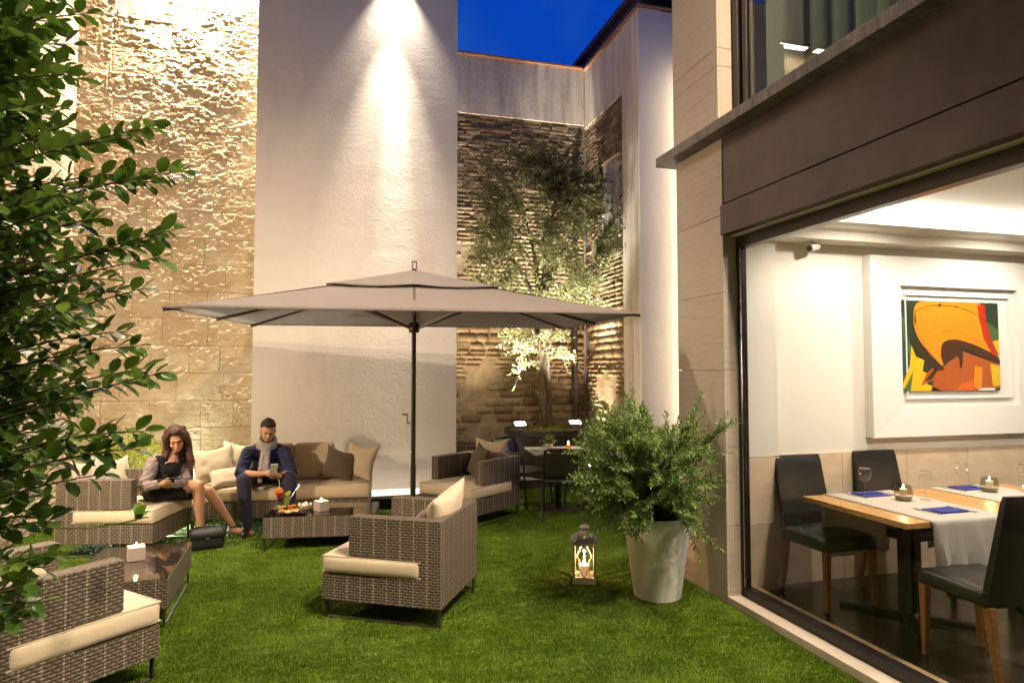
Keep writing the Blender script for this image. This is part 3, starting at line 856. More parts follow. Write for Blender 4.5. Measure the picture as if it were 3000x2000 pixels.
B(0.022, 1.5, -0.012, 0.0195, 5.72, 6.68).build('parapet', 'stained_render', sd)
B(1.501, 2.0, -0.03, 0.0195, 0, 6.68).build('plaster_strip', 'stained_render', sd)
B(0.05, 2.06, -0.06, 0.30, 6.681, 6.71).build('coping', 'coping_tile', sd)
B(0.555, 1.355, 0.06, 0.09, 3.405, 4.915).build('window_panel', 'window_blind', sd)
B(0.56, 1.35, -0.02, 0.058, 3.402, 3.44).build('window_sill', 'marble_ledge', sd)
B(0.94, 0.97, 0.045, 0.059, 3.445, 4.91).build('window_bar', 'marble_ledge', sd)
brick_field(sd, 1.5, 5.74, 9, lambda x, z: (2 if z > 4.6 else 0) + (1 if z < 2.2 else 0) - 0.02 * abs(z - 3), [WH], 90)
pipe = MB().tube([(3.86, 9.93, 0.16), (3.86, 9.93, 4.95), (3.90, 9.95, 5.15), (3.95, 9.95, 5.30)], 0.04, 12)
tag(pipe.build('drain_pipe', 'gunmetal', smooth=True), 'thin dark drainpipe in the corner of the brick recess behind the tree', 'drainpipe')

rw = empty('rendered_wall', (5.6, 8.0, 0), 0, 'white rendered wall end lit by a strip of light behind the stone pier', 'wall')
B(-1.565, 2.4, -0.05, -0.003, 0, 6.68).build('wall_face', 'white_render', rw)
B(-1.24, 2.4, -0.002, 2.2, 0, 6.675).build('wall_core', 'white_render', rw)
B(-1.58, 2.4, -0.07, 2.2, 6.711, 6.735).build('coping', 'coping_tile', rw)
rf = empty('dark_roof', (6.2, 9.5, 6.74), 0, 'dark plum eaves of the roof above the white wall corner', 'roof')
B(-2.05, 3.0, -1.4, 1.4, 0.0, 0.27).build('fascia', 'roof_dark', rf)
B(-2.12, 3.2, -1.75, 1.6, 0.271, 0.36).build('eaves', 'roof_dark', rf)

# ================================================================== RESTAURANT FACADE
fb = empty('restaurant_building', (2.82, 0, 0), 0, 'restaurant front with bronze fascia, pale stone pier and large windows', 'building')
def fpart(name, mat, x0, x1, y0, y1, z0, z1, bevel=0.0, parent=None):
    o = B(x0, x1, y0, y1, z0, z1).build(name, mat, fb if parent is None else parent, bevel=bevel)
    return o
# stone pier: core and slabs with open joints
fpart('pier_core', 'plinth_dark', 0.022, 0.11, 4.245, 4.86, 0, 3.44)
zj = [0.0, 0.56, 1.13, 1.70, 2.28, 2.86, 3.445]
for a, b in zip(zj[:-1], zj[1:]):
    fpart('slab', 'vein_stone', 0, 0.0215, 4.222, 4.885, a + .0015, b - .0015, 0.0015)
    fpart('slab', 'vein_stone', 0.0225, 0.115, 4.2215, 4.2445, a + .0015, b - .0015, 0.0015)
fpart('upper_pier_core', 'plinth_dark', 0.022, 0.46, 4.285, 4.90, 3.54, 8.0)
zj = [3.535, 4.02, 4.16, 4.86, 5.6, 6.4, 7.2, 8.0]
for a, b in zip(zj[:-1], zj[1:]):
    fpart('slab', 'vein_stone', 0, 0.0215, 4.262, 4.925, a + .0015, b - .0015, 0.0015)
    fpart('slab', 'vein_stone', 0.0225, 0.125, 4.2615, 4.2845, a + .0015, b - .0015, 0.0015)
# ledge and fascia
lg = fpart('ledge', 'ledge_metal', -0.115, 0.10, -2.2, 5.03, 3.452, 3.53, 0.003)
fpart('fascia_panel', 'bronze_panel', 0.008, 0.06, -2.2, 4.218, 2.946, 3.451, 0.003)
fpart('fascia_panel', 'bronze_panel', -0.020, 0.06, -2.2, 4.221, 2.705, 2.926, 0.003)
fpart('fascia_joint', 'frame_metal', 0.035, 0.06, -2.2, 4.2, 2.9265, 2.9455)
fpart('soffit', 'kerb_stone', 0.061, 0.125, -2.2, 4.218, 2.700, 2.72)
fpart('beam_core', 'plinth_dark', 0.061, 0.20, -2.2, 4.22, 2.721, 3.45)
# lower window
wf = fpart('window_frame', 'frame_metal', 0.115, 0.160, 4.192, 4.221, 0.056, 2.699, 0.003)
fpart('frame_head', 'frame_metal', 0.112, 0.19, -2.2, 4.1915, 2.615, 2.699, 0.004, None)
fpart('frame_sill', 'frame_metal', 0.112, 0.19, -2.2, 4.1915, 0.056, 0.118, 0.004, None)
fpart('chrome_strip', 'steel', 0.118, 0.135, 4.178, 4.1915, 0.119, 2.614, 0.003)
fpart('glazing_bead', 'frame_metal', 0.118, 0.160, 4.164, 4.1775, 0.119, 2.614, 0.003)
fpart('window_pane', 'window_glass', 0.146, 0.154, -2.2, 4.1635, 0.119, 2.614)
kb = fpart('threshold', 'kerb_stone', 0.0, 0.111, -2.2, 4.2205, 0, 0.055, 0.004)
fpart('inner_sill', 'sill_wood', 0.191, 0.30, -2.2, 4.25, 0.02, 0.082, 0.004)
# upper window
fpart('upper_frame', 'frame_metal', 0.13, 0.20, 4.19, 4.26, 3.531, 7.0, 0.003)
fpart('upper_frame', 'frame_metal', 0.145, 0.21, 4.10, 4.155, 3.532, 7.0, 0.003)
fpart('upper_frame_sill', 'frame_metal', 0.101, 0.21, -2.2, 4.0995, 3.5, 3.56, 0.003)
fpart('upper_pane', 'coated_glass', 0.160, 0.168, -2.2, 4.0995, 3.561, 7.0)
# sheer curtain behind the upper pane
cu = MB(); ny = 240
V = []
for i in range(ny + 1):
    y = -2.0 + 5.95 * i / ny
    x = 0.52 + 0.05 * math.sin(y * 26 + 1.5 * math.sin(y * 5)) + 0.02 * math.sin(y * 61)
    V += [(x, y, 3.45), (x * 0.99, y, 6.9)]
cu.add(V, [(2 * i, 2 * i + 2, 2 * i + 3, 2 * i + 1) for i in range(ny)])
cu.build('curtain', 'sheer_curtain', fb, smooth=True)
fpart('upper_floor', 'plinth_dark', 0.2, 4.5, -2.2, 4.8, 3.06, 3.44)
fpart('upper_back_wall', 'wall_white', 1.6, 1.7, -2.2, 4.8, 3.441, 7.0)
fpart('upper_end_wall', 'wall_white', 0.462, 1.599, 4.3, 4.4, 3.441, 7.0)
point('upper_room_fill', (3.9, 2.2, 6.4), 30, NEUT, 0.1)  # unseen fill light added to brighten the curtain
fpart('sky_block_storey', 'vein_stone', 0.0, 0.3, -2.9, 4.26, 7.101, 10.0)  # unseen storey added on top to shut out sky light
fpart('upper_ceiling', 'ceiling_white', 0.02, 1.7, -2.2, 4.285, 7.001, 7.1)

# ---- dining room (setting)
fl = B(3.121, 8.0, -2.2, 4.6, -0.02, 0.044).build('floor', 'floor_grout'); struct(fl)
for i in range(8):
    for j in range(8):
        x0, y0 = 3.122 + 0.6 * i, 4.35 - 0.6 * (j + 1)
        if y0 < -0.6 or x0 > 7.5: continue
        o = B(x0 + .002, x0 + .598, y0 + .002, y0 + .598, 0.0445, 0.0505).build('tile', 'floor_tile'); o.parent = fl
bwall = B(3.0, 8.0, 4.36, 4.6, 0.045, 3.2).build('wall_back', 'wall_white'); struct(bwall)
x = 3.312
for k in range(7):
    for a, b in ((0.052, 0.545), (0.548, 1.046)):
        B(x, x + 0.647, 4.338, 4.3595, a, b).build('panel', 'dado_stone', bwall, bevel=0.001)
    x += 0.65
pil = B(3.02, 3.31, 4.262, 4.3595, 1.049, 2.72).build('wall_pilaster', 'wall_white'); struct(pil)
B(3.02, 3.308, 4.252, 4.3594, 0.052, 0.545).build('panel', 'dado_stone', pil); B(3.02, 3.308, 4.252, 4.3594, 0.548, 1.046).build('panel', 'dado_stone', pil)
ce = B(3.02, 8.0, -2.2, 4.3595, 3.0, 3.055).build('ceiling', 'ceiling_white'); struct(ce)
co = MB().prism([(4.3594, 2.715), (4.3594, 2.85), (4.12, 2.85), (4.12, 2.80), (4.16, 2.78), (4.16, 2.715)], 3.012, 7.9, 'x').build('cornice', 'wall_white'); struct(co)
B(3.05, 7.8, 4.20, 4.24, 2.8505, 2.858).build('light_strip', 'strip_glow', co)
iw = B(7.9, 8.0, -2.2, 4.3594, 0.06, 2.999).build('wall_side', 'wall_white'); struct(iw)
ib = B(3.03, 7.899, -2.3, -2.2, 0.06, 2.999).build('wall_rear', 'wall_white'); struct(ib)

# ================================================================== LAMPS OF THE PLACE AND ADDED FILL LIGHTS
# two linear floodlights above the rough stone wall
for x, lab in ((-1.10, 'long floodlight above the stone wall, next to the white wall'), (-1.80, 'long floodlight above the stone wall, away from the white wall')):
    f = empty('floodlight', (x, 8.60, 6.86), 0, lab, 'floodlight', 'floodlights above the stone wall')
    B(-0.28, 0.28, -0.07, 0.07, 0.0, 0.07).build('housing', 'lamp_housing', f, bevel=0.006)
    B(-0.26, 0.26, -0.055, 0.055, -0.006, -0.0005).build('lens', 'flood_glow', f)
    B(-0.03, 0.03, 0.071, 0.18, 0.02, 0.05).build('arm', 'lamp_housing', f)
    area('flood_lamp', (x, 8.60, 6.84), (x, 8.70, 1.5), 180, 0.5, 0.10, (1.0, .84, .62), 130)
def fill_flood(x, y, z, rz, target, power, lab, grp):  # unseen floodlight added as soft general fill
    f = empty('floodlight', (x, y, z), rz, lab, 'floodlight', grp)
    B(-0.38, 0.38, -0.14, 0.14, 0.0, 0.07).build('housing', 'lamp_housing', f, bevel=0.006)
    B(-0.36, 0.36, -0.12, 0.12, -0.006, -0.0005).build('lens', 'flood_glow', f)
    B(-0.03, 0.03, 0.141, 0.34, 0.02, 0.05).build('arm', 'lamp_housing', f)
    area('flood_lamp', (x, y, z - .02), target, power, 0.7, 0.24, WARM, 105)
side_fill = empty('wall_lamp', (-2.90, 5.45, 1.85), 0, 'added square fill lamp on the pinkish side wall, out of the frame', 'wall lamp')  # added fill light, warms the seats from the side
B(-.05, .0, -.11, .11, -.11, .11).build('back_plate', 'lamp_housing', side_fill, bevel=.004)
B(.0005, .035, -.09, .09, -.09, .09).build('lens', 'flood_glow', side_fill, bevel=.004)
area('side_fill_light', (-2.85, 5.45, 1.85), (-.5, 6.9, .7), 95, .18, .18, WARM)
fill_flood(2.47, 2.0, 6.6, R(-90), (0.2, 4.6, 0.0), 150, 'added fill floodlight, unseen, on the restaurant front above the ledge', 'added fill floodlights on the restaurant front')
fill_flood(2.47, -0.4, 6.6, R(-90), (0.0, 2.9, 0.0), 190, 'added fill floodlight, unseen, on the restaurant front behind the camera', 'added fill floodlights on the restaurant front')
def wall_lamp(x, y, z, lab, p_narrow, p_wide, lean):
    f = empty('wall_lamp', (x, y, z), 0, lab, 'wall lamp', 'cylindrical downlights on the white walls')
    MB().lathe([(0.045, 0.012), (0.045, 0.20), (0.040, 0.205)], n=20).build('housing', 'lamp_housing', f, smooth=True)
    MB().lathe([(0.042, 0.0), (0.042, 0.010)], n=20).build('lens', 'lamp_glow', f)
    B(-0.02, 0.02, 0.046, 0.12, 0.07, 0.13).build('bracket', 'lamp_housing', f)
    spot('wall_lamp_beam', (x, y, z - 0.02), (x, y + lean, z - 3.0), p_narrow, 11, 1.0, NEUT, 0.02)
    spot('wall_lamp_spill', (x, y - .05, z - 0.02), (x, y + lean * .6, z - 3.0), p_wide, 70, 1.0, NEUT, 0.02)
    spot('wall_lamp_throw', (x - .05, y - .30, z), (x - .1, y + .15, 2.4), p_wide * 3.0, 34, 1.0, NEUT, 0.03)
wall_lamp(0.80, 8.42, 7.12, 'small cylindrical downlight at the top of the white wall', 3000, 300, 0.12)
vl = empty('strip_lamp', (4.98, 7.80, 3.2), 0, 'tall slim wall light shining behind the stone pier', 'wall lamp')
B(-.03, .03, -.01, .06, -2.4, 2.6).build('housing', 'lamp_housing', vl)
B(-.022, .022, -.016, -.0105, -2.38, 2.58).build('lens', 'flood_glow', vl)
B(-.022, .022, .0605, .066, -2.38, 2.58).build('lens', 'flood_glow', vl)
for zz in (-1.9, 2.1): B(-.01, .01, .0665, .1495, zz - .02, zz + .02).build('bracket', 'lamp_housing', vl)
area('strip_lamp_light', (4.86, 7.80, 3.3), (4.2, 7.98, 3.3), 36, 0.06, 5.0, WARM)
# dining room downlights
for (x, y, lab) in ((3.9, 3.5, 'above the table nearest the window frame'), (5.3, 3.5, 'above the table cut by the picture edge'), (3.9, 1.6, 'above the aisle along the glass'), (5.3, 1.6, 'deep in the room past the tables')):
    f = empty('ceiling_downlight', (x, y, 2.99), 0, 'round recessed ceiling downlight ' + lab, 'downlight', 'dining room downlights')
    MB().lathe([(0.06, 0.0), (0.075, 0.004), (0.075, 0.009)], n=20, cap0=False).build('rim', 'gloss_white', f)
    MB().lathe([(0.055, 0.003), (0.055, 0.008)], n=20).build('lens', 'lamp_glow', f)
    spot('downlight_beam', (x, y, 2.97), (x, y, 0), 104, 160, 0.5, (1.0, .90, .77), 0.06)

# ================================================================== GARDEN FURNITURE
def face_rot(dx, dy):
    """z rotation that turns local front (-y) to (dx, dy)"""
    return math.atan2(dx, -dy)
CH_W, CH_D = 0.78, 0.87
_chair = {}
def lounge_chair(x, y, fx, fy, label, group='woven armchairs on the lawn'):
    if not _chair:
        root = empty('wicker_armchair', (0, 0, 0))
        w, d = CH_W, CH_D
        B(-w / 2, w / 2, -d / 2, d / 2, 0.13, 0.3005).build('base', 'wicker', root)
        yf = -d / 2
        prof = [(yf + .20, .70), (d / 2, .70), (d / 2, .301), (yf + .435, .301), (yf + .435, .438), (yf + .20, .438)]
        for s_ in (-1, 1):
            a, b = (w / 2 - .105, w / 2) if s_ > 0 else (-w / 2, -w / 2 + .105)
            MB().prism(prof, a, b, 'x').build('arm', 'wicker', root)
        B(-w / 2 + .1055, w / 2 - .1055, d / 2 - .11, d / 2 - .0005, .301, .6995).build('backrest', 'wicker', root)
        me = seat_cushion_mesh('seat_cushion', w + 0.012, d - .43 + .30, 0.132, seed=3)
        c = mesh_obj('seat_cushion', me, 'cushion_cream', root, True, (0, -0.075, 0.3015))
        # cushion body behind the notch, between the arms
        pp = MB(); hw, hd, zz = w / 2 + .006 - .008, (d - .13) / 2 - .008, 0.132
        for zq in (0.018, zz - 0.012):
            pp.tube([(-hw, -hd, zq), (hw, -hd, zq), (hw, hd, zq), (-hw, hd, zq), (-hw, -hd, zq)], 0.006, 6)
        pp.build('piping', 'piping', c, smooth=True)
        for s_ in (-1, 1):
            xx = s_ * (w / 2 - .03)
            m = MB()
            m.bar((xx, -d / 2 + .02, .129), (xx, -d / 2 + .02, 0), .028, .012, (0, 1, 0)); m.build('leg', 'furniture_metal', root)
            m = MB(); m.bar((xx, d / 2 - .02, .129), (xx, d / 2 - .02, 0), .028, .012, (0, 1, 0)); m.build('leg', 'furniture_metal', root)
            m = MB(); m.bar((xx, -d / 2 + .03, .006), (xx, d / 2 - .03, .006), .028, .012); m.build('runner', 'furniture_metal', root)
        _chair['o'] = root; o = root
    else:
        o = copy_tree(_chair['o'])
    o.location = (x, y, 0); o.rotation_euler = (0, 0, face_rot(fx, fy))
    return tag(o, label, 'armchair', group)
ac = lounge_chair(0.543, 4.857, -.864, .503, 'woven brown armchair standing alone in the middle of the lawn, back to the window')
ar = lounge_chair(1.585, 7.44, -.80, -.60, 'woven brown armchair beside the bistro table near the parasol pole')
wc = lounge_chair(-1.858, 7.119, .97, -.236, 'woven brown armchair the woman in black is sitting on')
dF = (math.sin(R(46)), math.cos(R(46)))
fF = (-0.885 - CH_D / 2 * dF[0] - CH_W / 2 * dF[1], 4.05 - CH_D / 2 * dF[1] + CH_W / 2 * dF[0])
al = lounge_chair(fF[0], fF[1], dF[0], dF[1], 'large woven armchair cut by the picture corner, partly under the leafy shrub')

# ---- sofa along the white wall
def sofa():
    Ls, Ds = 1.86, 0.74
    root = empty('wicker_sofa', (-0.445, 7.82, 0), R(-5), 'long woven brown sofa with beige cushions against the walls', 'sofa')
    h = Ls / 2
    B(-h, h, -Ds / 2, Ds / 2, .13, .30).build('base', 'wicker', root)
    # low back and two raked ends
    B(-h + .085, h - .085, Ds / 2 - .10, Ds / 2 - .0005, .3005, .66).build('backrest', 'wicker', root)
    for s_ in (-1, 1):
        a, b = (h - .084, h) if s_ > 0 else (-h, -h + .084)
        MB().prism([(-Ds / 2 + .36, .3005), (Ds / 2, .3005), (Ds / 2, .70), (Ds / 2 - .10, .70)], a, b, 'x').build('arm', 'wicker', root)
    for x0, x1, sd_ in ((-h + .005, -0.005, 5), (0.005, h - .005, 6)):
        me = seat_cushion_mesh('seat_cushion', x1 - x0, Ds - .11, .145, seed=sd_)
        c = mesh_obj('seat_cushion', me, 'cushion_beige', root, True, ((x0 + x1) / 2, -.06, .3015))
        pp = MB(); hw = (x1 - x0) / 2 - .008; hd = (Ds - .11) / 2 - .008
        for zq in (.016, .132): pp.tube([(-hw, hd, zq), (-hw, -hd, zq), (hw, -hd, zq), (hw, hd, zq)], .005, 6)
        pp.build('piping', 'piping', c, smooth=True)
    for k, (x0, x1) in enumerate(((-.40, .05), (.06, .50))):
        me = seat_cushion_mesh('back_cushion', x1 - x0, .40, .13, seed=8 + k, nx=16, ny=16)
        o = mesh_obj('back_cushion', me, 'cushion_beige', root, True, ((x0 + x1) / 2, .19, .64), (R(72), 0, 0))
    for sx in (-1, 1):
        for sy in (-1, 1):
            m = MB(); m.bar((sx * (h - .04), sy * (Ds / 2 - .03), .129), (sx * (h - .04), sy * (Ds / 2 - .03), 0), .03, .03, (0, 1, 0)); m.build('leg', 'furniture_metal', root)
        m = MB(); m.bar((sx * (h - .04), -Ds / 2 + .05, .006), (sx * (h - .04), Ds / 2 - .05, .006), .028, .012); m.build('runner', 'furniture_metal', root)
    return root
sofa()

# ---- scatter pillows
def pillow(loc, rz, lean, w, h, t, mat, label, seed, roll=0.0):
    o = mesh_obj('pillow', pillow_mesh('pillow', w, h, t, seed), mat, None, True, loc)
    o.rotation_euler = Matrix.LocRotScale(None, (Matrix.Rotation(rz, 3, 'Z') @ Matrix.Rotation(lean, 3, 'X') @ Matrix.Rotation(roll, 3, 'Y')).to_quaternion(), None).to_euler()
    return tag(o, label, 'pillow', 'scatter pillows on the seats')
sr = R(-5)
pillow((0.30, 7.70, .46), R(-38), R(-16), .44, .42, .15, 'cushion_beige', 'beige pillow in the sofa corner leaning on its end', 21, R(6))
pillow((0.075, 7.68, .46), R(-10), R(-22), .40, .38, .14, 'cushion_taupe', 'dark taupe pillow on the sofa next to the beige corner pillow', 22, R(14))
pillow((-1.17, 7.72, .46), R(12), R(-20), .46, .44, .15, 'cushion_cream', 'brightly lit cream pillow on the sofa between the two people', 23, R(-7))
pillow((-0.97, 7.86, .46), R(-4), R(-14), .42, .46, .13, 'cushion_cream', 'cream pillow standing behind the seated man on the sofa', 24, R(4))
pillow((-1.00, 7.55, .462), R(20), R(-62), .40, .34, .13, 'cushion_cream', 'cream pillow lying tipped forward on the sofa beside the man', 25)
# armchair in the middle
def on_chair(o, lx, ly):
    c, s_ = math.cos(o.rotation_euler[2]), math.sin(o.rotation_euler[2])
    return (o.location.x + lx * c - ly * s_, o.location.y + lx * s_ + ly * c)
p = on_chair(ac, -0.02, 0.235); pillow((p[0], p[1], .445), ac.rotation_euler[2] + R(-4), R(-20), .50, .47, .18, 'cushion_cream', 'cream pillow leaning on the back of the middle armchair', 31, R(12))
p = on_chair(ac, 0.11, 0.10); pillow((p[0], p[1], .445), ac.rotation_euler[2] + R(14), R(-30), .38, .34, .15, 'cushion_taupe', 'dark taupe pillow half hidden in the middle armchair', 32)
p = on_chair(ar, 0.06, 0.25); pillow((p[0], p[1], .45), ar.rotation_euler[2] + R(10), R(-12), .46, .46, .15, 'cushion_cream', 'cream pillow upright in the armchair beside the bistro table', 33)
p = on_chair(ar, -0.06, 0.10); pillow((p[0], p[1], .45), ar.rotation_euler[2] - R(28), R(-20), .40, .40, .14, 'cushion_taupe', 'dark taupe pillow in the armchair beside the bistro table', 34, R(10))
p = on_chair(wc, -0.15, 0.23); pillow((p[0], p[1], .45), wc.rotation_euler[2], R(-14), .44, .44, .14, 'cushion_cream', 'cream pillow behind the woman in the armchair', 35)
p = on_chair(wc, 0.20, 0.20); pillow((p[0], p[1], .45), wc.rotation_euler[2] + R(-20), R(-18), .40, .40, .14, 'cushion_cream', 'pale pillow showing above the arm of the woman\'s armchair', 36)
p = on_chair(al, 0.05, 0.10); pillow((p[0], p[1], .45), al.rotation_euler[2], R(-24), .46, .28, .16, 'cushion_beige', 'rounded beige pillow showing above the arm of the corner armchair', 37)
p = on_chair(al, -0.32, 0.31)
mc = mesh_obj('cushion', seat_cushion_mesh('cushion', .28, .30, .07, seed=12), 'cushion_cream', None, True, (p[0], p[1], .702), (0, 0, al.rotation_euler[2] + R(4)))
tag(mc, 'flat cream cushion laid on the far arm of the corner armchair', 'cushion')

# ---- low wicker tables with glass tops
def low_table(x, y, rz, L, Wd, label):
    root = empty('coffee_table', (x, y, 0), rz, label, 'coffee table', 'low woven tables with glass tops')
    a, b = L / 2, Wd / 2
    for s_ in (-1, 1):
        B(-a, a, s_ * b - (0.03 if s_ > 0 else 0), s_ * b + (0.03 if s_ < 0 else 0), .125, .318).build('apron', 'wicker', root)
        x0, x1 = (a - .03, a) if s_ > 0 else (-a, -a + .03)
        B(x0, x1, -b + .0305, b - .0305, .125, .318).build('apron', 'wicker', root)
    B(-a + .031, a - .031, -b + .031, b - .031, .300, .3175).build('woven_top', 'wicker_fine', root)
    B(-a + .004, a - .004, -b + .004, b - .004, .3195, .3275).build('glass_top', 'table_glass', root)
    for sx in (-1, 1):
        for sy in (-1, 1):
            m = MB(); m.bar((sx * (a - .02), sy * (b - .02), .1245), (sx * (a - .02), sy * (b - .02), 0), .012, .028, (0, 1, 0)); m.build('leg', 'furniture_metal', root)
        m = MB(); m.bar((sx * (a - .02), -b + .03, .006), (sx * (a - .02), b - .03, .006), .012, .012); m.build('runner', 'furniture_metal', root)
    return root
low_table(-0.03, 6.80, R(-8), 1.03, 0.60, 'low woven table with food and a cocktail before the man')
low_table(-1.34, 5.30, R(2), 0.62, 0.96, 'low woven table with only a candle box, beside the handbag')
TZ = 0.3285
def flame(mb, c, h):
    return mb.lathe([(0.0008, 0), (h * .20, h * .22), (h * .22, h * .38), (h * .12, h * .7), (0.0008, h)], c, 10)
def candle_box(x, y, z, rz, label, power):
    root = empty('candle_box', (x, y, z), rz, label, 'candle', 'square candle boxes on the low tables')
    s_ = .054
    for sx, sy, w1, d1 in ((0, -s_ + .006, s_, .006), (0, s_ - .006, s_, .006)): B(-w1, w1, sy - d1, sy + d1, 0, .095).build('side', 'candle_box', root, bevel=.002)
    for sx in (-1, 1): B(sx * (s_ - .006) - .006, sx * (s_ - .006) + .006, -s_ + .0125, s_ - .0125, 0, .095).build('side', 'candle_box', root)
    B(-s_ + .0125, s_ - .0125, -s_ + .0125, s_ - .0125, 0, .075).build('wax', 'wax', root)
    flame(MB(), (0, 0, .078), .045).build('flame', 'flame', root, smooth=True)
    point('candle_light', (x, y, z + .125), power, (1.0, .55, .22), .012)
candle_box(-0.059, 6.72, TZ, R(34), 'square pale candle box glowing on the table with the food', 2.0)
candle_box(-1.337, 5.36, TZ, R(20), 'square pale candle box glowing on the empty low table', 2.4)

# ---- food and drinks
g = empty('cocktail_glass', (-0.462, 6.88, TZ), 0, 'stemmed cocktail glass with red drink and orange fruit', 'cocktail')
MB().lathe([(.034, 0), (.034, .003), (.005, .008), (.004, .085), (.012, .095), (.040, .165), (.043, .185)], n=20, cap1=False).build('glass', 'clear_glass', g, smooth=True)
MB().lathe([(.003, .092), (.011, .098), (.037, .162)], n=18).build('drink', 'juice_red', g, smooth=True)
m = MB()
for k in range(9):
    a = k * .7; m.ball((.024 * math.cos(a), .024 * math.sin(a), .178 + .012 * math.sin(k * 2.3)), (.016, .016, .013), 8, 6)
m.ball((0, 0, .195), (.03, .028, .022), 10, 7)
m.build('fruit', 'fruit_orange', g, smooth=True)
MB().cyl((.01, .012, .12), (-.006, .02, .29), .0028, n=6).build('straw', 'paper_white', g)
g = empty('tumbler_glass', (-0.392, 6.90, TZ), 0, 'tall tumbler with green garnish and a leaning spoon', 'glass')
MB().lathe([(.024, 0), (.026, .004), (.033, .14)], n=18, cap1=False).build('glass', 'clear_glass', g, smooth=True)
MB().lathe([(.022, .006), (.029, .115)], n=16).build('drink', 'salad_green', g, smooth=True)
m = MB(); m.ball((0, 0, .14), (.03, .026, .022), 10, 6); m.ball((.02, .0, .155), (.02, .008, .018), 8, 6); m.build('garnish', 'lemon_green', g, smooth=True)
MB().cyl((0, 0, .05), (.125, .0, .235), .003, n=6).build('spoon', 'steel', g)
for x, y, mats, lab, seed in ((-0.43, 6.80, ('crisps', 'lemon_green'), 'clear glass bowl of yellow snacks beside the plate', 3), (-0.335, 6.80, ('pastry', 'fruit_orange'), 'clear glass bowl of orange snacks behind the plate', 4)):
    g = empty('snack_bowl', (x, y, TZ), 0, lab, 'bowl', 'snack bowls on the low table')
    MB().lathe([(.026, 0), (.030, .003), (.052, .036), (.057, .052)], n=20, cap1=False).build('bowl', 'clear_glass', g, smooth=True)
    r_ = random.Random(seed)
    for q in range(2):
        m = MB()
        for k in range(11): m.ball((r_.uniform(-.03, .03), r_.uniform(-.03, .03), r_.uniform(.016, .046)), (r_.uniform(.008, .015), r_.uniform(.008, .015), .008), 7, 5)
        m.build('snack', mats[q], g, smooth=True)
g = empty('snack_plate', (-0.335, 6.655, TZ), 0, 'dark oval plate of small pastries and fruit on the low table', 'plate')
m = MB().lathe([(.06, 0), (.075, .003), (.125, .012), (.128, .016), (.07, .009), (.0, .008)], n=28, cap1=False); m.v = [(x * 1.15, y * .72, z) for x, y, z in m.v]
m.build('plate', 'plate_dark', g, smooth=True)
r_ = random.Random(9)
for q, mt in enumerate(('pastry', 'lemon_green', 'crisps', 'fruit_orange', 'paper_white')):
    m = MB()
    for k in range(6):
        a = r_.uniform(0, 6.28); rr = r_.uniform(.01, .085); m.ball((rr * 1.15 * math.cos(a), rr * .7 * math.sin(a), .020 + r_.uniform(0, .008)), (r_.uniform(.014, .026), r_.uniform(.012, .02), r_.uniform(.009, .016)), 8, 6)
    m.build('morsel', mt, g, smooth=True)
# crumpled paper bowl
V = []; F = []; n = 26
for j in range(5):
    for k in range(n):
        a = 2 * math.pi * k / n; r0 = (.022, .036, .05, .058, .062)[j] * (1 + .10 * (j / 4) * math.sin(a * 6 + 1))
        V.append((r0 * math.cos(a), r0 * math.sin(a), (0.001, .004, .022, .042, .055)[j] + (.014 * (j == 4) * (math.sin(a * 5) + .6 * math.sin(a * 9 + 2)))))
for j in range(4):
    for k in range(n): F.append((j * n + k, j * n + (k + 1) % n, (j + 1) * n + (k + 1) % n, (j + 1) * n + k))
F.append(tuple(range(n)))
o = MB().add(V, F).build('paper_bowl', 'paper_white', None, smooth=True, loc=(-0.215, 6.80, TZ)); tag(o, 'crumpled white paper cup beside the snack plate', 'paper cup')

# ---- handbag on the grass
hb = empty('handbag', (-1.10, 6.83, 0), R(12), 'black quilted leather handbag standing on the grass by the low table', 'handbag')
me = seat_cushion_mesh('body', .29, .12, .17, .04, .012, 4, 18, 12); mesh_obj('body', me, 'bag_leather', hb, True)
me = seat_cushion_mesh('flap', .31, .15, .09, .035, .008, 7, 24, 14)
v = np.empty(len(me.vertices) * 3); me.vertices.foreach_get('co', v); v = v.reshape(-1, 3)
v[:, 2] += 0.004 * (np.abs(np.sin(v[:, 0] * 95 + v[:, 1] * 60)))
me.vertices.foreach_set('co', v.ravel()); mesh_obj('flap', me, 'bag_leather', hb, True, (0, -.008, .103))
for k in range(9):
    xq = -.13 + .0325 * k
    MB().tube([(xq, -.087, .125), (xq + .008, -.086, .160), (xq + .016, -.06, .196), (xq + .022, -.01, .203), (xq + .028, .05, .196)], .0035, 5).build('quilting', 'bag_leather', hb, smooth=True)
MB().tube([(-.14, 0, .15), (-.152, .0, .19), (-.10, .03, .205), (0, .05, .208), (.10, .04, .205), (.145, .0, .17)], .007, 7).build('strap', 'bag_leather', hb, smooth=True)
B(-.022, .022, -.0905, -.084, .100, .125).build('clasp', 'gunmetal', hb, bevel=.003)

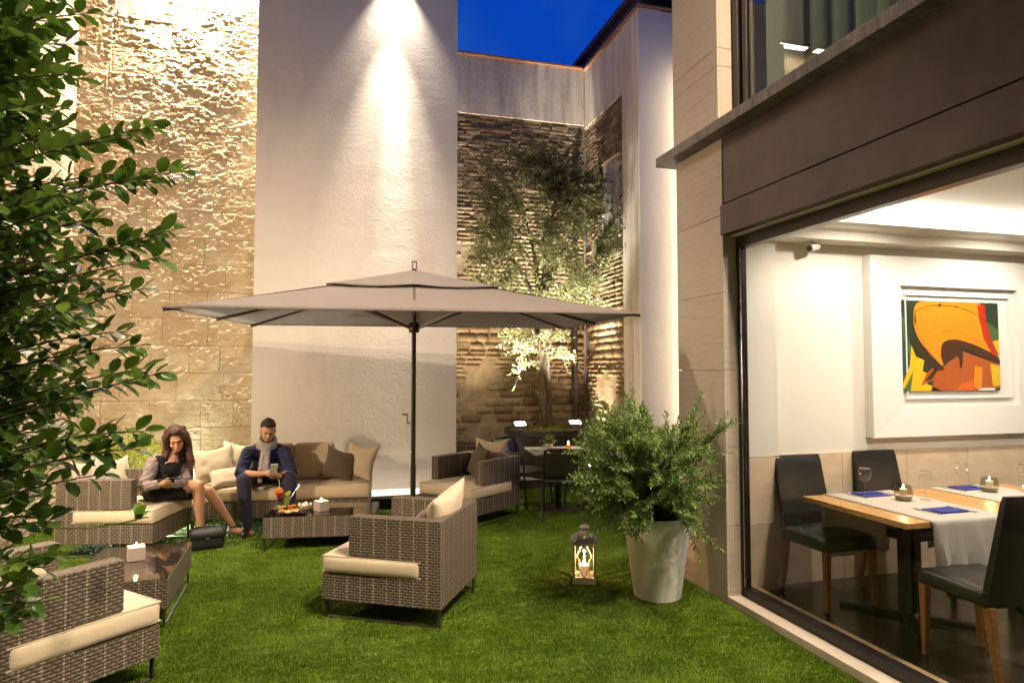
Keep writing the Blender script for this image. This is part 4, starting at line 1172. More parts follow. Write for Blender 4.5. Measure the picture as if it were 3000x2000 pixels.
# ---- parasol
def parasol():
    yaw = R(-7.1)
    root = empty('parasol', (0.824, 6.62, 0), yaw, 'large rectangular greige parasol on a dark centre pole', 'parasol')
    hx, hy = 1.90, 1.37; ze_n, ze_f = 2.185, 2.24; zp = 2.69
    def ze(y): return ze_n + (ze_f - ze_n) * (y + hy) / (2 * hy)
    # canopy: eight panels between the ribs, slightly hollow
    rim = [(-hx, -hy), (0, -hy), (hx, -hy), (hx, 0), (hx, hy), (0, hy), (-hx, hy), (-hx, 0)]
    V = []; F = []; N = 12; Mm = 10
    for k in range(8):
        a = rim[k]; b = rim[(k + 1) % 8]; base = len(V)
        for i in range(N + 1):
            t = 0.0 + i / N
            for j in range(Mm + 1):
                s_ = j / Mm
                px = (a[0] * (1 - s_) + b[0] * s_) * t; py = (a[1] * (1 - s_) + b[1] * s_) * t
                rimz = ze(py / t if t > 0 else 0)
                prof = zp + (rimz - zp) * (t ** 0.93)
                sag = -0.035 * math.sin(math.pi * s_) * t * (1.15 - t)
                V.append((px, py, prof + sag))
        for i in range(N):
            for j in range(Mm):
                q = base + i * (Mm + 1) + j; F.append((q, q + Mm + 1, q + Mm + 2, q + 1))
    me = bpy.data.meshes.new('canopy'); me.from_pydata(V, [], F)
    bm = bmesh.new(); bm.from_mesh(me); bmesh.ops.remove_doubles(bm, verts=bm.verts, dist=.0005); bmesh.ops.recalc_face_normals(bm, faces=bm.faces); bm.to_mesh(me); bm.free()
    me.polygons.foreach_set('use_smooth', np.ones(len(me.polygons), bool)); me.set_sharp_from_angle(angle=R(6))
    o = mesh_obj('canopy', me, 'canopy_fabric', root); so = o.modifiers.new('t', 'SOLIDIFY'); so.thickness = .004
    hem = MB(); P = [(x, y, ze(y) - .004) for x, y in rim]; hem.tube(P + [P[0]], .008, 6); hem.build('hem', 'canopy_fabric', o, smooth=True)
    # vent cap
    V = []; F = []; cx, cy = .80, .56
    rim2 = [(-cx, -cy), (0, -cy), (cx, -cy), (cx, 0), (cx, cy), (0, cy), (-cx, cy), (-cx, 0)]
    for k in range(8):
        a = rim2[k]; b = rim2[(k + 1) % 8]; base = len(V)
        for i in range(N + 1):
            t = i / N
            for j in range(Mm + 1):
                s_ = j / Mm; px = (a[0] * (1 - s_) + b[0] * s_) * t; py = (a[1] * (1 - s_) + b[1] * s_) * t
                T = max(abs(px) / hx, abs(py) / hy)
                z = zp + .032 + (ze(0) - zp) * (T ** .93) - 0.012 * t - .022 * math.sin(math.pi * s_) * t
                V.append((px, py, z))
        for i in range(N):
            for j in range(Mm):
                q = base + i * (Mm + 1) + j; F.append((q, q + Mm + 1, q + Mm + 2, q + 1))
    me = bpy.data.meshes.new('vent_cap'); me.from_pydata(V, [], F)
    bm = bmesh.new(); bm.from_mesh(me); bmesh.ops.remove_doubles(bm, verts=bm.verts, dist=.0005); bmesh.ops.recalc_face_normals(bm, faces=bm.faces); bm.to_mesh(me); bm.free()
    me.polygons.foreach_set('use_smooth', np.ones(len(me.polygons), bool)); me.set_sharp_from_angle(angle=R(6))
    o = mesh_obj('vent_cap', me, 'canopy_fabric', root); so = o.modifiers.new('t', 'SOLIDIFY'); so.thickness = .004
    hub_z = 2.13
    for (x, y) in rim:
        z1 = ze(y) - .022
        rb = MB(); rb.bar((0.03 * x, 0.03 * y, zp - .035), (x * 1.0, y * 1.0, z1), .018, .026); rb.build('rib', 'furniture_metal', root)
        mx, my = x * .42, y * .42; mz = (zp - .035) + (z1 - zp + .035) * .42 - .014
        st = MB(); st.bar((0.05 * x / max(abs(x), abs(y)), 0.05 * y / max(abs(x), abs(y)), hub_z), (mx, my, mz), .016, .022); st.build('strut', 'furniture_metal', root)
    MB().lathe([(.045, hub_z - .05), (.055, hub_z - .03), (.055, hub_z + .03), (.045, hub_z + .05)], n=18).build('hub', 'dark_metal', root, smooth=True)
    MB().cyl((0, 0, .02), (0, 0, zp + .04), .023, n=16).build('pole', 'dark_metal', root, smooth=True)
    MB().cyl((0, 0, .05), (0, 0, .75), .027, n=16).build('sleeve', 'dark_metal', root, smooth=True)
    fn = MB(); fn.cyl((-.02, 0, zp + .03), (-.02, 0, zp + .115), .006, n=6); fn.cyl((.02, 0, zp + .03), (.02, 0, zp + .115), .006, n=6); fn.bar((-.026, 0, zp + .115), (.026, 0, zp + .115), .012, .012); fn.build('finial', 'gunmetal', root)
    cr = MB(); cr.cyl((-.028, 0, 1.17), (-.06, 0, 1.17), .010, n=8); cr.bar((-.06, 0, 1.16), (-.06, 0, 1.26), .014, .010, (0, 1, 0)); cr.cyl((-.055, 0, 1.255), (-.11, 0, 1.255), .008, n=8); cr.build('crank_handle', 'lamp_housing', root)
    MB().ball((-.02, -.028, .88), .010, 8, 6).build('lock_knob', 'steel', root, smooth=True)
    B(-.38, .38, -.38, .38, 0.001, .05).build('base', 'dark_metal', root, bevel=.008)
parasol()

# ---- lantern
def lantern():
    rz = R(-22)
    root = empty('lantern', (2.0, 4.97, 0), rz, 'weathered pale wooden lantern with a lit candle on the grass', 'lantern')
    b = .082
    B(-.092, .092, -.092, .092, 0.004, .045).build('base', 'pale_wood', root, bevel=.003)
    for sx in (-1, 1):
        for sy in (-1, 1):
            B(sx * b - .010, sx * b + .010, sy * b - .010, sy * b + .010, .0455, .315).build('post', 'pale_wood', root, bevel=.002)
    B(-.094, .094, -.094, .094, .3155, .332).build('top_frame', 'pale_wood', root, bevel=.003)
    for k in range(4):
        m = MB(); c_, s_ = math.cos(k * math.pi / 2), math.sin(k * math.pi / 2)
        def rp(x, z): y = -b - .004; return (x * c_ - y * s_, x * s_ + y * c_, z)
        for p0, p1 in (((0, .058), (-.060, .180)), ((-.060, .180), (0, .305)), ((0, .305), (.060, .180)), ((.060, .180), (0, .058))):
            m.bar(rp(*p0), rp(*p1), .008, .008, (s_, -c_, 0))
        m.build('lattice', 'pale_wood', root)
        m = MB(); x0 = b - .0105
        P = [(-x0, .0465), (x0, .0465), (x0, .3145), (-x0, .3145)]; V = []
        for x, z in P:
            y = -b + .004; V.append((x * c_ - y * s_, x * s_ + y * c_, z))
        m.add(V, [(0, 1, 2, 3)]).build('pane', 'clear_glass', root)
        m = MB()
        for z in (.052, .309):
            y = -b; m.bar((-x0 * c_ - y * s_, -x0 * s_ + y * c_, z), (x0 * c_ - y * s_, x0 * s_ + y * c_, z), .012, .012, (0, 0, 1))
        m.build('rail', 'pale_wood', root)
    V = [(-.112, -.112, .3325), (.112, -.112, .3325), (.112, .112, .3325), (-.112, .112, .3325), (-.024, -.024, .412), (.024, -.024, .412), (.024, .024, .412), (-.024, .024, .412)]
    rfm = MB().add(V, [(0, 3, 2, 1), (4, 5, 6, 7), (0, 1, 5, 4), (1, 2, 6, 5), (2, 3, 7, 6), (3, 0, 4, 7)]).build('roof', 'grey_wood', root, bevel=.002)
    B(-.018, .018, -.018, .018, .4125, .434).build('chimney', 'grey_wood', rfm)
    MB().add([(-.036, -.036, .4345), (.036, -.036, .4345), (.036, .036, .4345), (-.036, .036, .4345), (0, 0, .466)], [(0, 3, 2, 1), (0, 1, 4), (1, 2, 4), (2, 3, 4), (3, 0, 4)]).build('chimney_cap', 'grey_wood', rfm)
    MB().tube([(0, -.02, .452), (0, -.025, .49), (0, 0, .51), (0, .025, .49), (0, .02, .452)], .003, 6).build('carry_ring', 'gunmetal', rfm)
    MB().lathe([(.040, .0455), (.040, .135), (.034, .140), (.0, .132)], n=20, cap1=False).build('candle', 'wax', root, smooth=True)
    flame(MB(), (0, 0, .140), .05).build('flame', 'flame', root, smooth=True)
    point('lantern_light', (2.0, 4.97, .20), 5.0, (1.0, .58, .25), .015)
lantern()

# ---- bistro set by the tree
def bistro_table(x, y, rz, label):
    root = empty('bistro_table', (x, y, 0), rz, label, 'table', 'bistro tables by the olive tree')
    s_ = .36
    MB().prism([(-s_, -s_ + .05), (-s_ + .05, -s_), (s_ - .05, -s_), (s_, -s_ + .05), (s_, s_ - .05), (s_ - .05, s_), (-s_ + .05, s_), (-s_, s_ - .05)], .70, .722, 'z').build('table_top', 'lamp_housing', root, bevel=.004)
    B(-.035, .035, -.035, .035, .03, .699).build('column', 'dark_metal', root, bevel=.004)
    m = MB()
    B(-.24, .24, -.24, .24, .004, .02).build('base', 'dark_metal', root, bevel=.006)
    return root
bistro_table(2.72, 7.62, R(-6), 'square metal bistro table with a mug plant and an amber candle')
bistro_table(3.46, 6.95, R(10), 'square metal bistro table mostly hidden behind the potted shrub')
_mc = {}
def metal_chair(x, y, fx, fy, label):
    if not _mc:
        root = empty('metal_chair')
        w, d = .25, .24
        for sx in (-1, 1):
            MB().tube([(sx * (w + .01), -d - .03, 0), (sx * w, -d + .02, .44), (sx * (w + .012), -d + .03, .64), (sx * (w + .005), -d + .10, .67), (sx * w, .10, .68), (sx * (w - .01), d + .02, .70)], .0115, 8).build('arm_frame', 'dark_metal', root, smooth=True)
            MB().tube([(sx * (w + .005), d + .10, 0), (sx * w, d, .42), (sx * (w - .012), d + .06, .70), (sx * (w - .03), d + .10, .80)], .0115, 8).build('leg', 'dark_metal', root, smooth=True)
            MB().bar((sx * w, -d + .02, .425), (sx * w, d, .425), .02, .025).build('seat_rail', 'dark_metal', root)
        MB().tube([(-w + .03, d + .10, .80), (-w + .10, d + .135, .82), (0, d + .15, .825), (w - .10, d + .135, .82), (w - .03, d + .10, .80)], .0115, 8).build('back_rail', 'gunmetal', root, smooth=True)
        V = []; F = []
        for j in range(6):
            for k in range(9):
                u = -1 + 2 * k / 8; t = j / 5; V.append((u * (w - .02 - .012 * t), d + .005 + .10 * t + .04 * (1 - u * u) * t, .47 + .34 * t))
        for j in range(5):
            for k in range(8): F.append((j * 9 + k, j * 9 + k + 1, (j + 1) * 9 + k + 1, (j + 1) * 9 + k))
        o = MB().add(V, F).build('backrest', 'gunmetal', root, smooth=True); so = o.modifiers.new('t', 'SOLIDIFY'); so.thickness = .006
        B(-w + .012, w - .012, -d + .01, d, .438, .448).build('seat', 'gunmetal', root, bevel=.004)
        _mc['o'] = root; o = root
    else: o = copy_tree(_mc['o'])
    o.location = (x, y, 0); o.rotation_euler = (0, 0, face_rot(fx, fy))
    return tag(o, label, 'chair', 'metal chairs round the bistro tables')
metal_chair(2.40, 8.02, .55, -.83, 'metal chair tucked behind the bistro table, toward the white wall')
metal_chair(2.66, 7.20, .35, .94, 'metal chair in front of the bistro table, back to the camera')
metal_chair(3.22, 7.70, -1, -.1, 'metal chair between the bistro table and the shrub')
metal_chair(3.35, 6.5, .1, 1, 'metal chair hidden behind the potted shrub foliage')
mg = empty('mug_plant', (2.60, 7.60, .7225), R(160), 'small green plant in a pale mug on the bistro table', 'potted plant')
MB().lathe([(.040, 0), (.046, .004), (.050, .085), (.045, .085), (.042, .06), (0, .06)], n=20, cap1=False).build('mug', 'mug_white', mg, smooth=True)
MB().tube([(.046, 0, .07), (.075, 0, .065), (.078, 0, .035), (.046, 0, .02)], .005, 6).build('handle', 'mug_white', mg, smooth=True)
rg = np.random.default_rng(3); n = 260
a = rg.uniform(0, 6.28, n); el = rg.uniform(.25, 1.5, n); D = np.stack([np.cos(a) * np.cos(el), np.sin(a) * np.cos(el), np.sin(el)], 1)
P = np.array([0, 0, .07]) + D * rg.uniform(.02, .10, n)[:, None]; X, Y, Z = frames(D + rg.normal(0, .4, (n, 3)), rg)
scatter('foliage', *LEAF_OVAL, P, X, Y, Z, rg.uniform(.022, .038, n), 'young_leaf', mg)
def amber_candle(x, y, z, lab):
    root = empty('candle_glass', (x, y, z), 0, lab, 'candle', 'amber candle glasses on the bistro tables')
    MB().lathe([(.030, 0), (.032, .004), (.033, .105)], n=18, cap1=False).build('glass', 'amber_glass', root, smooth=True)
    MB().lathe([(.026, .005), (.026, .065)], n=16).build('wax', 'wax', root, smooth=True)
    flame(MB(), (0, 0, .068), .045).build('flame', 'flame', root, smooth=True)
    point('candle_light', (x, y, z + .13), 1.2, (1.0, .5, .2), .012)
amber_candle(2.84, 7.56, .7225, 'glowing amber candle glass beside the mug plant')
amber_candle(3.42, 7.05, .7225, 'glowing amber candle glass glimpsed through the potted shrub')

# ================================================================== DINING ROOM THINGS
IZ = 0.051
def dining_table(x0, x1, label):
    xc = (x0 + x1) / 2
    root = empty('dining_table', (xc, 3.54, IZ), 0, label, 'dining table', 'dining tables set for guests')
    h = (x1 - x0) / 2 - .002
    B(-h, h, -.44, .44, .712, .748).build('table_top', 'table_wood', root, bevel=.004)
    for s_ in (-1, 1): B(s_ * .045 - .028, s_ * .045 + .028, -.028, .028, .034, .68).build('post', 'dark_metal', root, bevel=.003)
    B(-.14, .14, -.22, .22, .681, .711).build('top_bracket', 'dark_metal', root, bevel=.004)
    for sx in (-1, 1):
        for sy in (-1, 1):
            m = MB(); m.bar((sx * .03, sy * .03, .018), (sx * .27, sy * .33, .014), .055, .026); m.build('foot', 'dark_metal', root, bevel=.003)
    return root
dining_table(3.28, 4.24, 'wooden dining table with white runner nearest the window frame')
dining_table(4.24, 5.20, 'wooden dining table with white runner cut by the picture edge')
TT = IZ + .748
def runner(xc, w, lab):
    """cloth over the table's width, hanging down both long edges"""
    prof = []
    for z in np.linspace(.34, 0.02, 9): prof.append((-.452, -z))
    prof += [(-.449, -.004), (-.44, .003)] + [(y, .003) for y in np.linspace(-.40, .40, 9)] + [(.44, .003), (.449, -.004)]
    for z in np.linspace(.02, .45, 10): prof.append((.452, -z))
    V = []; F = []; n = 14
    for i, (y, z) in enumerate(prof):
        for k in range(n + 1):
            u = -1 + 2 * k / n
            hang = max(0, -z)
            yy = y - (0.030 * hang / .3 * (math.sin(u * 7 + 1) * .6 + math.sin(u * 13)) + .02 * hang / .3 if y < -.45 else -(0.012 * hang / .3 * math.sin(u * 6)) if y > .45 else 0)
            if y < -.45: yy = min(yy, -.4515)
            V.append((xc + u * w / 2 * (1 - .06 * hang), 3.54 + yy, TT + z + (.02 * u * hang)))
    for i in range(len(prof) - 1):
        for k in range(n): F.append((i * (n + 1) + k, i * (n + 1) + k + 1, (i + 1) * (n + 1) + k + 1, (i + 1) * (n + 1) + k))
    o = MB().add(V, F).build('table_runner', 'runner_linen', None, smooth=True)
    so = o.modifiers.new('t', 'SOLIDIFY'); so.thickness = .0022; so.offset = 1
    return tag(o, lab, 'table runner', 'linen runners on the dining tables')
runner(3.76, .60, 'off-white linen runner draped over the table nearest the window')
runner(4.72, .60, 'off-white linen runner on the table cut by the picture edge')
TR = TT + .0065
def wine_glass(x, y, lab):
    root = empty('wine_glass', (x, y, TR), 0, lab, 'wine glass', 'wine glasses on the dining tables')
    MB().lathe([(.034, 0), (.034, .002), (.006, .006), (.0038, .02), (.0038, .085), (.008, .095), (.032, .115), (.042, .145), (.041, .17), (.034, .195)], n=22, cap1=False).build('bowl', 'clear_glass', root, smooth=True)
    MB().lathe([(.0335, .1945), (.0352, .1965), (.0335, .1985)], n=22, cap0=False, cap1=False).build('lip', 'steel', root, smooth=True)
wine_glass(3.70, 3.84, 'wine glass at the place setting by the wall, table nearest the window')
wine_glass(3.98, 3.60, 'wine glass beside the candle, table nearest the window')
wine_glass(4.58, 3.83, 'wine glass left of the candle on the farther dining table')
wine_glass(4.97, 3.66, 'wine glass at the picture edge on the farther dining table')
def napkin(x, y, rz, lab):
    root = empty('napkin_setting', (x, y, TR), rz, lab, 'place setting', 'blue napkins with cutlery')
    V = [(-.11, -.075, 0), (.11, -.075, 0), (.11, .075, 0), (-.11, .075, 0), (-.11, -.075, .004), (.11, -.075, .004), (.11, .075, .005), (-.11, .075, .003)]
    MB().add(V, [(0, 3, 2, 1), (4, 5, 6, 7), (0, 1, 5, 4), (1, 2, 6, 5), (2, 3, 7, 6), (3, 0, 4, 7)]).build('napkin', 'napkin_blue', root)
    B(-.10, .108, -.072, .0, .0055, .009).build('napkin_fold', 'napkin_blue', root)
    MB().bar((.14, -.10, .003), (.14, .02, .003), .016, .004).bar((.14, .02, .003), (.14, .11, .003), .008, .004).build('knife', 'steel', root, bevel=.001)
    MB().bar((-.14, -.10, .003), (-.14, .04, .003), .007, .004).bar((-.14, .04, .003), (-.14, .10, .004), .020, .003).build('fork', 'steel', root, bevel=.001)
napkin(3.77, 3.86, R(180), 'blue napkin with cutlery at the wall side of the nearest table')
napkin(3.80, 3.30, 0, 'blue napkin with cutlery at the window side of the nearest table')
napkin(4.68, 3.87, R(180), 'blue napkin with cutlery at the wall side of the farther table')
napkin(4.78, 3.42, 0, 'blue napkin with cutlery at the picture edge of the farther table')
def votive(x, y, lab):
    root = empty('candle_holder', (x, y, TR), 0, lab, 'candle', 'round smoked candle holders on the dining tables')
    MB().lathe([(.038, 0), (.048, .006), (.058, .04), (.057, .07), (.046, .105)], n=22, cap1=False).build('glass', 'smoked_glass', root, smooth=True)
    MB().lathe([(.0, .006), (.046, .008), (.054, .034), (0, .034)], n=20, cap0=False, cap1=False).build('sand', 'kerb_stone', root, smooth=True)
    MB().lathe([(.022, .0345), (.022, .078)], n=16).build('wax', 'wax', root, smooth=True)
    flame(MB(), (0, 0, .080), .028).build('flame', 'flame', root, smooth=True)
    point('candle_light', (x, y, TR + .13), .8, (1.0, .6, .28), .012)
votive(3.83, 3.64, 'round smoked glass candle holder on the table nearest the window')
votive(4.71, 3.72, 'round smoked glass candle holder on the farther dining table')
_dc = {}
def dining_chair(x, y, fx, fy, label):
    if not _dc:
        root = empty('dining_chair')
        w = .225
        me = seat_cushion_mesh('seat', .45, .44, .095, .018, .012, 5, 14, 14); mesh_obj('seat', me, 'black_leather', root, True, (0, -.01, .40))
        MB().tube([(-.205, -.215, .475), (.205, -.215, .475)], .003, 5).build('seam', 'black_leather', root)
        V = []; F = []; nx, nz = 8, 14
        for side in (0, 1):
            for j in range(nz + 1):
                t = j / nz; z = .40 + .60 * t; yb = .185 + .02 * math.sin(t * 2.6) + .105 * t ** 1.5
                for k in range(nx + 1):
                    u = -1 + 2 * k / nx; th = .030 * (1 - .25 * t) * (1 - .35 * abs(u) ** 6) * (1 if j not in (0, nz) else .7)
                    V.append((u * (.222 - .018 * t) * (1 - (.03 if j == nz else 0)), yb + (th if side else -th) + .012 * (1 - u * u) * (1 if side == 0 else 1), z))
        m1 = (nx + 1) * (nz + 1)
        for j in range(nz):
            for k in range(nx):
                q = j * (nx + 1) + k; F.append((q, q + 1, q + nx + 2, q + nx + 1)); F.append((m1 + q, m1 + q + nx + 1, m1 + q + nx + 2, m1 + q + 1))
        rim = [j * (nx + 1) for j in range(nz + 1)] + [nz * (nx + 1) + k for k in range(1, nx + 1)] + [j * (nx + 1) + nx for j in range(nz - 1, -1, -1)] + [k for k in range(nx - 1, 0, -1)]
        F += [(rim[k], rim[(k + 1) % len(rim)], m1 + rim[(k + 1) % len(rim)], m1 + rim[k]) for k in range(len(rim))]
        MB().add(V, F).build('backrest', 'black_leather', root, smooth=True)
        for sx in (-1, 1):
            for sy, yo in ((-1, -.205), (1, .195)):
                m = MB(); x0, y0 = sx * .195, yo; x1, y1 = sx * .20, yo + (.055 if sy > 0 else -.005)
                V = []
                for z, r_, xx, yy in ((0, .0135, x1, y1), (.2, .018, (x0 + x1) / 2, y0 + (y1 - y0) * .35), (.405, .023, x0, y0)):
                    V += [(xx - r_, yy - r_, z), (xx + r_, yy - r_, z), (xx + r_, yy + r_, z), (xx - r_, yy + r_, z)]
                F = [(3, 2, 1, 0), (8, 9, 10, 11)] + [(b_ + k, b_ + (k + 1) % 4, b_ + 4 + (k + 1) % 4, b_ + 4 + k) for b_ in (0, 4) for k in range(4)]
                m.add(V, F).build('leg', 'leg_wood', root, bevel=.003)
        _dc['o'] = root; o = root
    else: o = copy_tree(_dc['o'])
    o.location = (x, y, IZ); o.rotation_euler = (0, 0, face_rot(fx, fy))
    return tag(o, label, 'chair', 'black leather dining chairs')
dining_chair(3.48, 3.97, .02, -1, 'black leather chair against the wall, nearest the window frame')
dining_chair(4.26, 4.03, 0, -1, 'black leather chair against the wall, behind the two tables')
dining_chair(3.56, 2.86, .04, 1, 'black leather chair close to the glass with its back cut by the picture edge')

# framed abstract painting
pa = empty('framed_painting', (5.02, 4.359, 1.90), 0, 'wide white frame around an orange and yellow abstract painting', 'painting')
xo0, xo1, zo0, zo1 = -.80, 1.12, -.745, .74
xi0, xi1, zi0, zi1 = -.48, .80, -.50, .50
def fr_piece(P):
    V = [(x, -d, z) for x, d, z in P]
    V += [(x, 0, z) for x, d, z in P]
    n = len(P); F = [tuple(range(n))] + [tuple(range(2 * n - 1, n - 1, -1))] + [(k, k + n, (k + 1) % n + n, (k + 1) % n) for k in range(n)]
    MB().add(V, F).build('frame_side', 'gloss_white', pa, bevel=.002)
e = .0015
fr_piece([(xo0 + e, .085, zo1), (xo1 - e, .085, zo1), (xi1 - e, .07, zi1), (xi0 + e, .07, zi1)])
fr_piece([(xo0 + e, .085, zo0), (xi0 + e, .07, zi0), (xi1 - e, .07, zi0), (xo1 - e, .085, zo0)])
fr_piece([(xo0, .085, zo0 + e), (xo0, .085, zo1 - e), (xi0, .07, zi1 - e), (xi0, .07, zi0 + e)])
fr_piece([(xo1, .085, zo0 + e), (xi1, .07, zi0 + e), (xi1, .07, zi1 - e), (xo1, .085, zo1 - e)])
B(xi0 + .001, xi1 - .001, -.03, -.001, zi0 + .001, zi1 - .001).build('backing', 'gloss_white', pa)
for (a, b, c, d) in ((xi0 + .06, xi1 - .06, zi1 - .075, zi1 - .06), (xi0 + .06, xi1 - .06, zi0 + .06, zi0 + .075), (xi0 + .06, xi0 + .075, zi0 + .076, zi1 - .076), (xi1 - .075, xi1 - .06, zi0 + .076, zi1 - .076)):
    B(a, b, -.05, -.0305, c, d).build('inner_moulding', 'gloss_white', pa, bevel=.003)
PX, PZ, PW, PH = .052, .005, 1.09, .755
cv = B(PX - PW / 2, PX + PW / 2, -.048, -.034, PZ - PH / 2, PZ + PH / 2).build('canvas', 'paint_dark', pa)
def pnt(poly, mat, layer, nm='brush_shape'):
    V = [(PX - PW / 2 + PW * max(0, min(1, u)), -.0484 - .0006 * layer, PZ + PH / 2 - PH * max(0, min(1, v))) for u, v in poly]
    MB().add(V, [tuple(range(len(V)))]).build(nm, mat, cv)
def curve(pts, n=10):
    out = []; L = len(pts)
    for i in range(L):
        p0, p1, p2, p3 = (np.array(pts[(i + k) % L]) for k in (-1, 0, 1, 2))
        for t in np.linspace(0, 1, n, endpoint=False):
            out.append(tuple(.5 * ((2 * p1) + (-p0 + p2) * t + (2 * p0 - 5 * p1 + 4 * p2 - p3) * t * t + (-p0 + 3 * p1 - 3 * p2 + p3) * t ** 3)))
    return out
pnt([(0, .15), (.05, .12), (.07, .30), (.12, .55), (.10, .80), (.04, .98), (0, .95)], 'paint_teal', 1)
pnt([(.03, .18), (.06, .20), (.09, .45), (.13, .52), (.10, .62), (.05, .42)], 'paint_green', 2)
pnt([(.0, 1), (.10, .72), (.12, .50), (.16, .62), (.24, .66), (.22, .78), (.30, .82), (.26, .92), (.40, 1)], 'paint_yellow', 3)
pnt([(.0, 1), (.05, .96), (.13, .78), (.10, 1)], 'paint_green', 4)
pnt([(.60, .55), (.99, .70), (1, .97), (.90, 1), (.30, 1), (.34, .80), (.42, .74)], 'paint_rust', 3)
pnt([(.60, .92), (.72, .88), (.72, 1), (.54, 1)], 'paint_deep', 5)
pnt([(.85, .20), (1, .30), (1, .66), (.94, .58), (.88, .40)], 'paint_green', 2); pnt([(.90, .45), (1, .42), (1, .64), (.95, .58)], 'paint_yellow', 4)
pnt([(.90, .70), (1, .72), (1, .95), (.92, .95)], 'paint_yellow', 5)
pnt([(.74, .72), (.82, .74), (.80, .99), (.72, .96)], 'paint_orange', 5)
pnt([(.83, .70), (.89, .72), (.88, .93), (.85, .93)], 'paint_rust', 6)
pnt(curve([(.20, .02), (.50, .0), (.82, .02), (.86, .20), (.88, .38), (.96, .58), (.74, .48), (.55, .43), (.43, .50), (.40, .60), (.42, .72), (.30, .60), (.18, .40), (.145, .20)]), 'paint_orange', 6)
pnt([(.78, .03), (.86, .02), (.87, .22), (.92, .42), (.99, .60), (.93, .60), (.84, .42), (.80, .20)], 'paint_red', 7)
pnt(curve([(.40, .58), (.43, .46), (.54, .425), (.68, .46), (.84, .55), (1.0, .66), (1.0, .70), (.84, .64), (.66, .53), (.57, .52), (.62, .56), (.61, .72), (.59, .74), (.57, .62), (.50, .66), (.43, .67)]), 'paint_brown', 8)
pnt(curve([(.145, .45), (.20, .52), (.30, .66), (.42, .74), (.42, .77), (.36, .76), (.25, .66), (.17, .54)]), 'paint_brown', 8)
pnt([(.20, .94), (.26, .80), (.32, .74), (.34, .80), (.36, .86), (.28, .90)], 'paint_rust', 7); pnt([(.24, .88), (.33, .76), (.35, .80), (.30, .88)], 'paint_brown', 8)
pnt(curve([(.388, .035), (.405, .025), (.42, .04), (.405, .06), (.388, .055)], 4), 'paint_brown', 9); pnt(curve([(.56, .05), (.57, .045), (.575, .055), (.565, .065)], 4), 'paint_brown', 9)
lnp = [(.16, .12), (.28, .06), (.405, .042), (.57, .055), (.72, .11), (.82, .17)]
def stroke(pts, w, mat, layer):
    c = []
    for i in range(len(pts) - 1): c += [(pts[i][0] + (pts[i + 1][0] - pts[i][0]) * t, pts[i][1] + (pts[i + 1][1] - pts[i][1]) * t) for t in np.linspace(0, 1, 5, endpoint=False)]
    c.append(pts[-1])
    pnt([(x, y - w) for x, y in c] + [(x, y + w) for x, y in reversed(c)], mat, layer)
stroke(lnp, .003, 'paint_brown', 9); stroke([(.165, .10), (.15, .22), (.19, .38), (.26, .53), (.36, .67)], .004, 'paint_brown', 9); stroke([(.40, .36), (.50, .33), (.62, .345), (.80, .45)], .003, 'paint_deep', 9)
B(PX + PW * .27, PX + PW * .44, -.0505, -.0485, PZ - PH * .50, PZ - PH * .472).build('name_tag', 'gloss_white', pa)
for sx in (-.42, .42):
    for sz in (-1, 1): B(PX + sx * PW - .02, PX + sx * PW + .02, -.056, -.034, PZ + sz * PH * .5 - (0 if sz > 0 else .018), PZ + sz * PH * .5 + (.018 if sz > 0 else 0)).build('clip', 'clear_glass', pa)
# small camera under the cornice
sc_ = empty('security_camera', (3.66, 4.30, 2.714), 0, 'small white security camera under the dining room cornice', 'camera')
MB().lathe([(.035, 0), (.035, -.02)], n=16).build('mount', 'white_plastic', sc_); MB().tube([(0, 0, -.02), (.0, -.01, -.045)], .016, 8).build('arm', 'white_plastic', sc_)
MB().cyl((.045, -.03, -.035), (-.045, -.05, -.060), .030, n=14).build('body', 'white_plastic', sc_, smooth=True); MB().cyl((-.046, -.0503, -.0603), (-.052, -.0515, -.062), .022, n=14).build('lens', 'lens_dark', sc_)

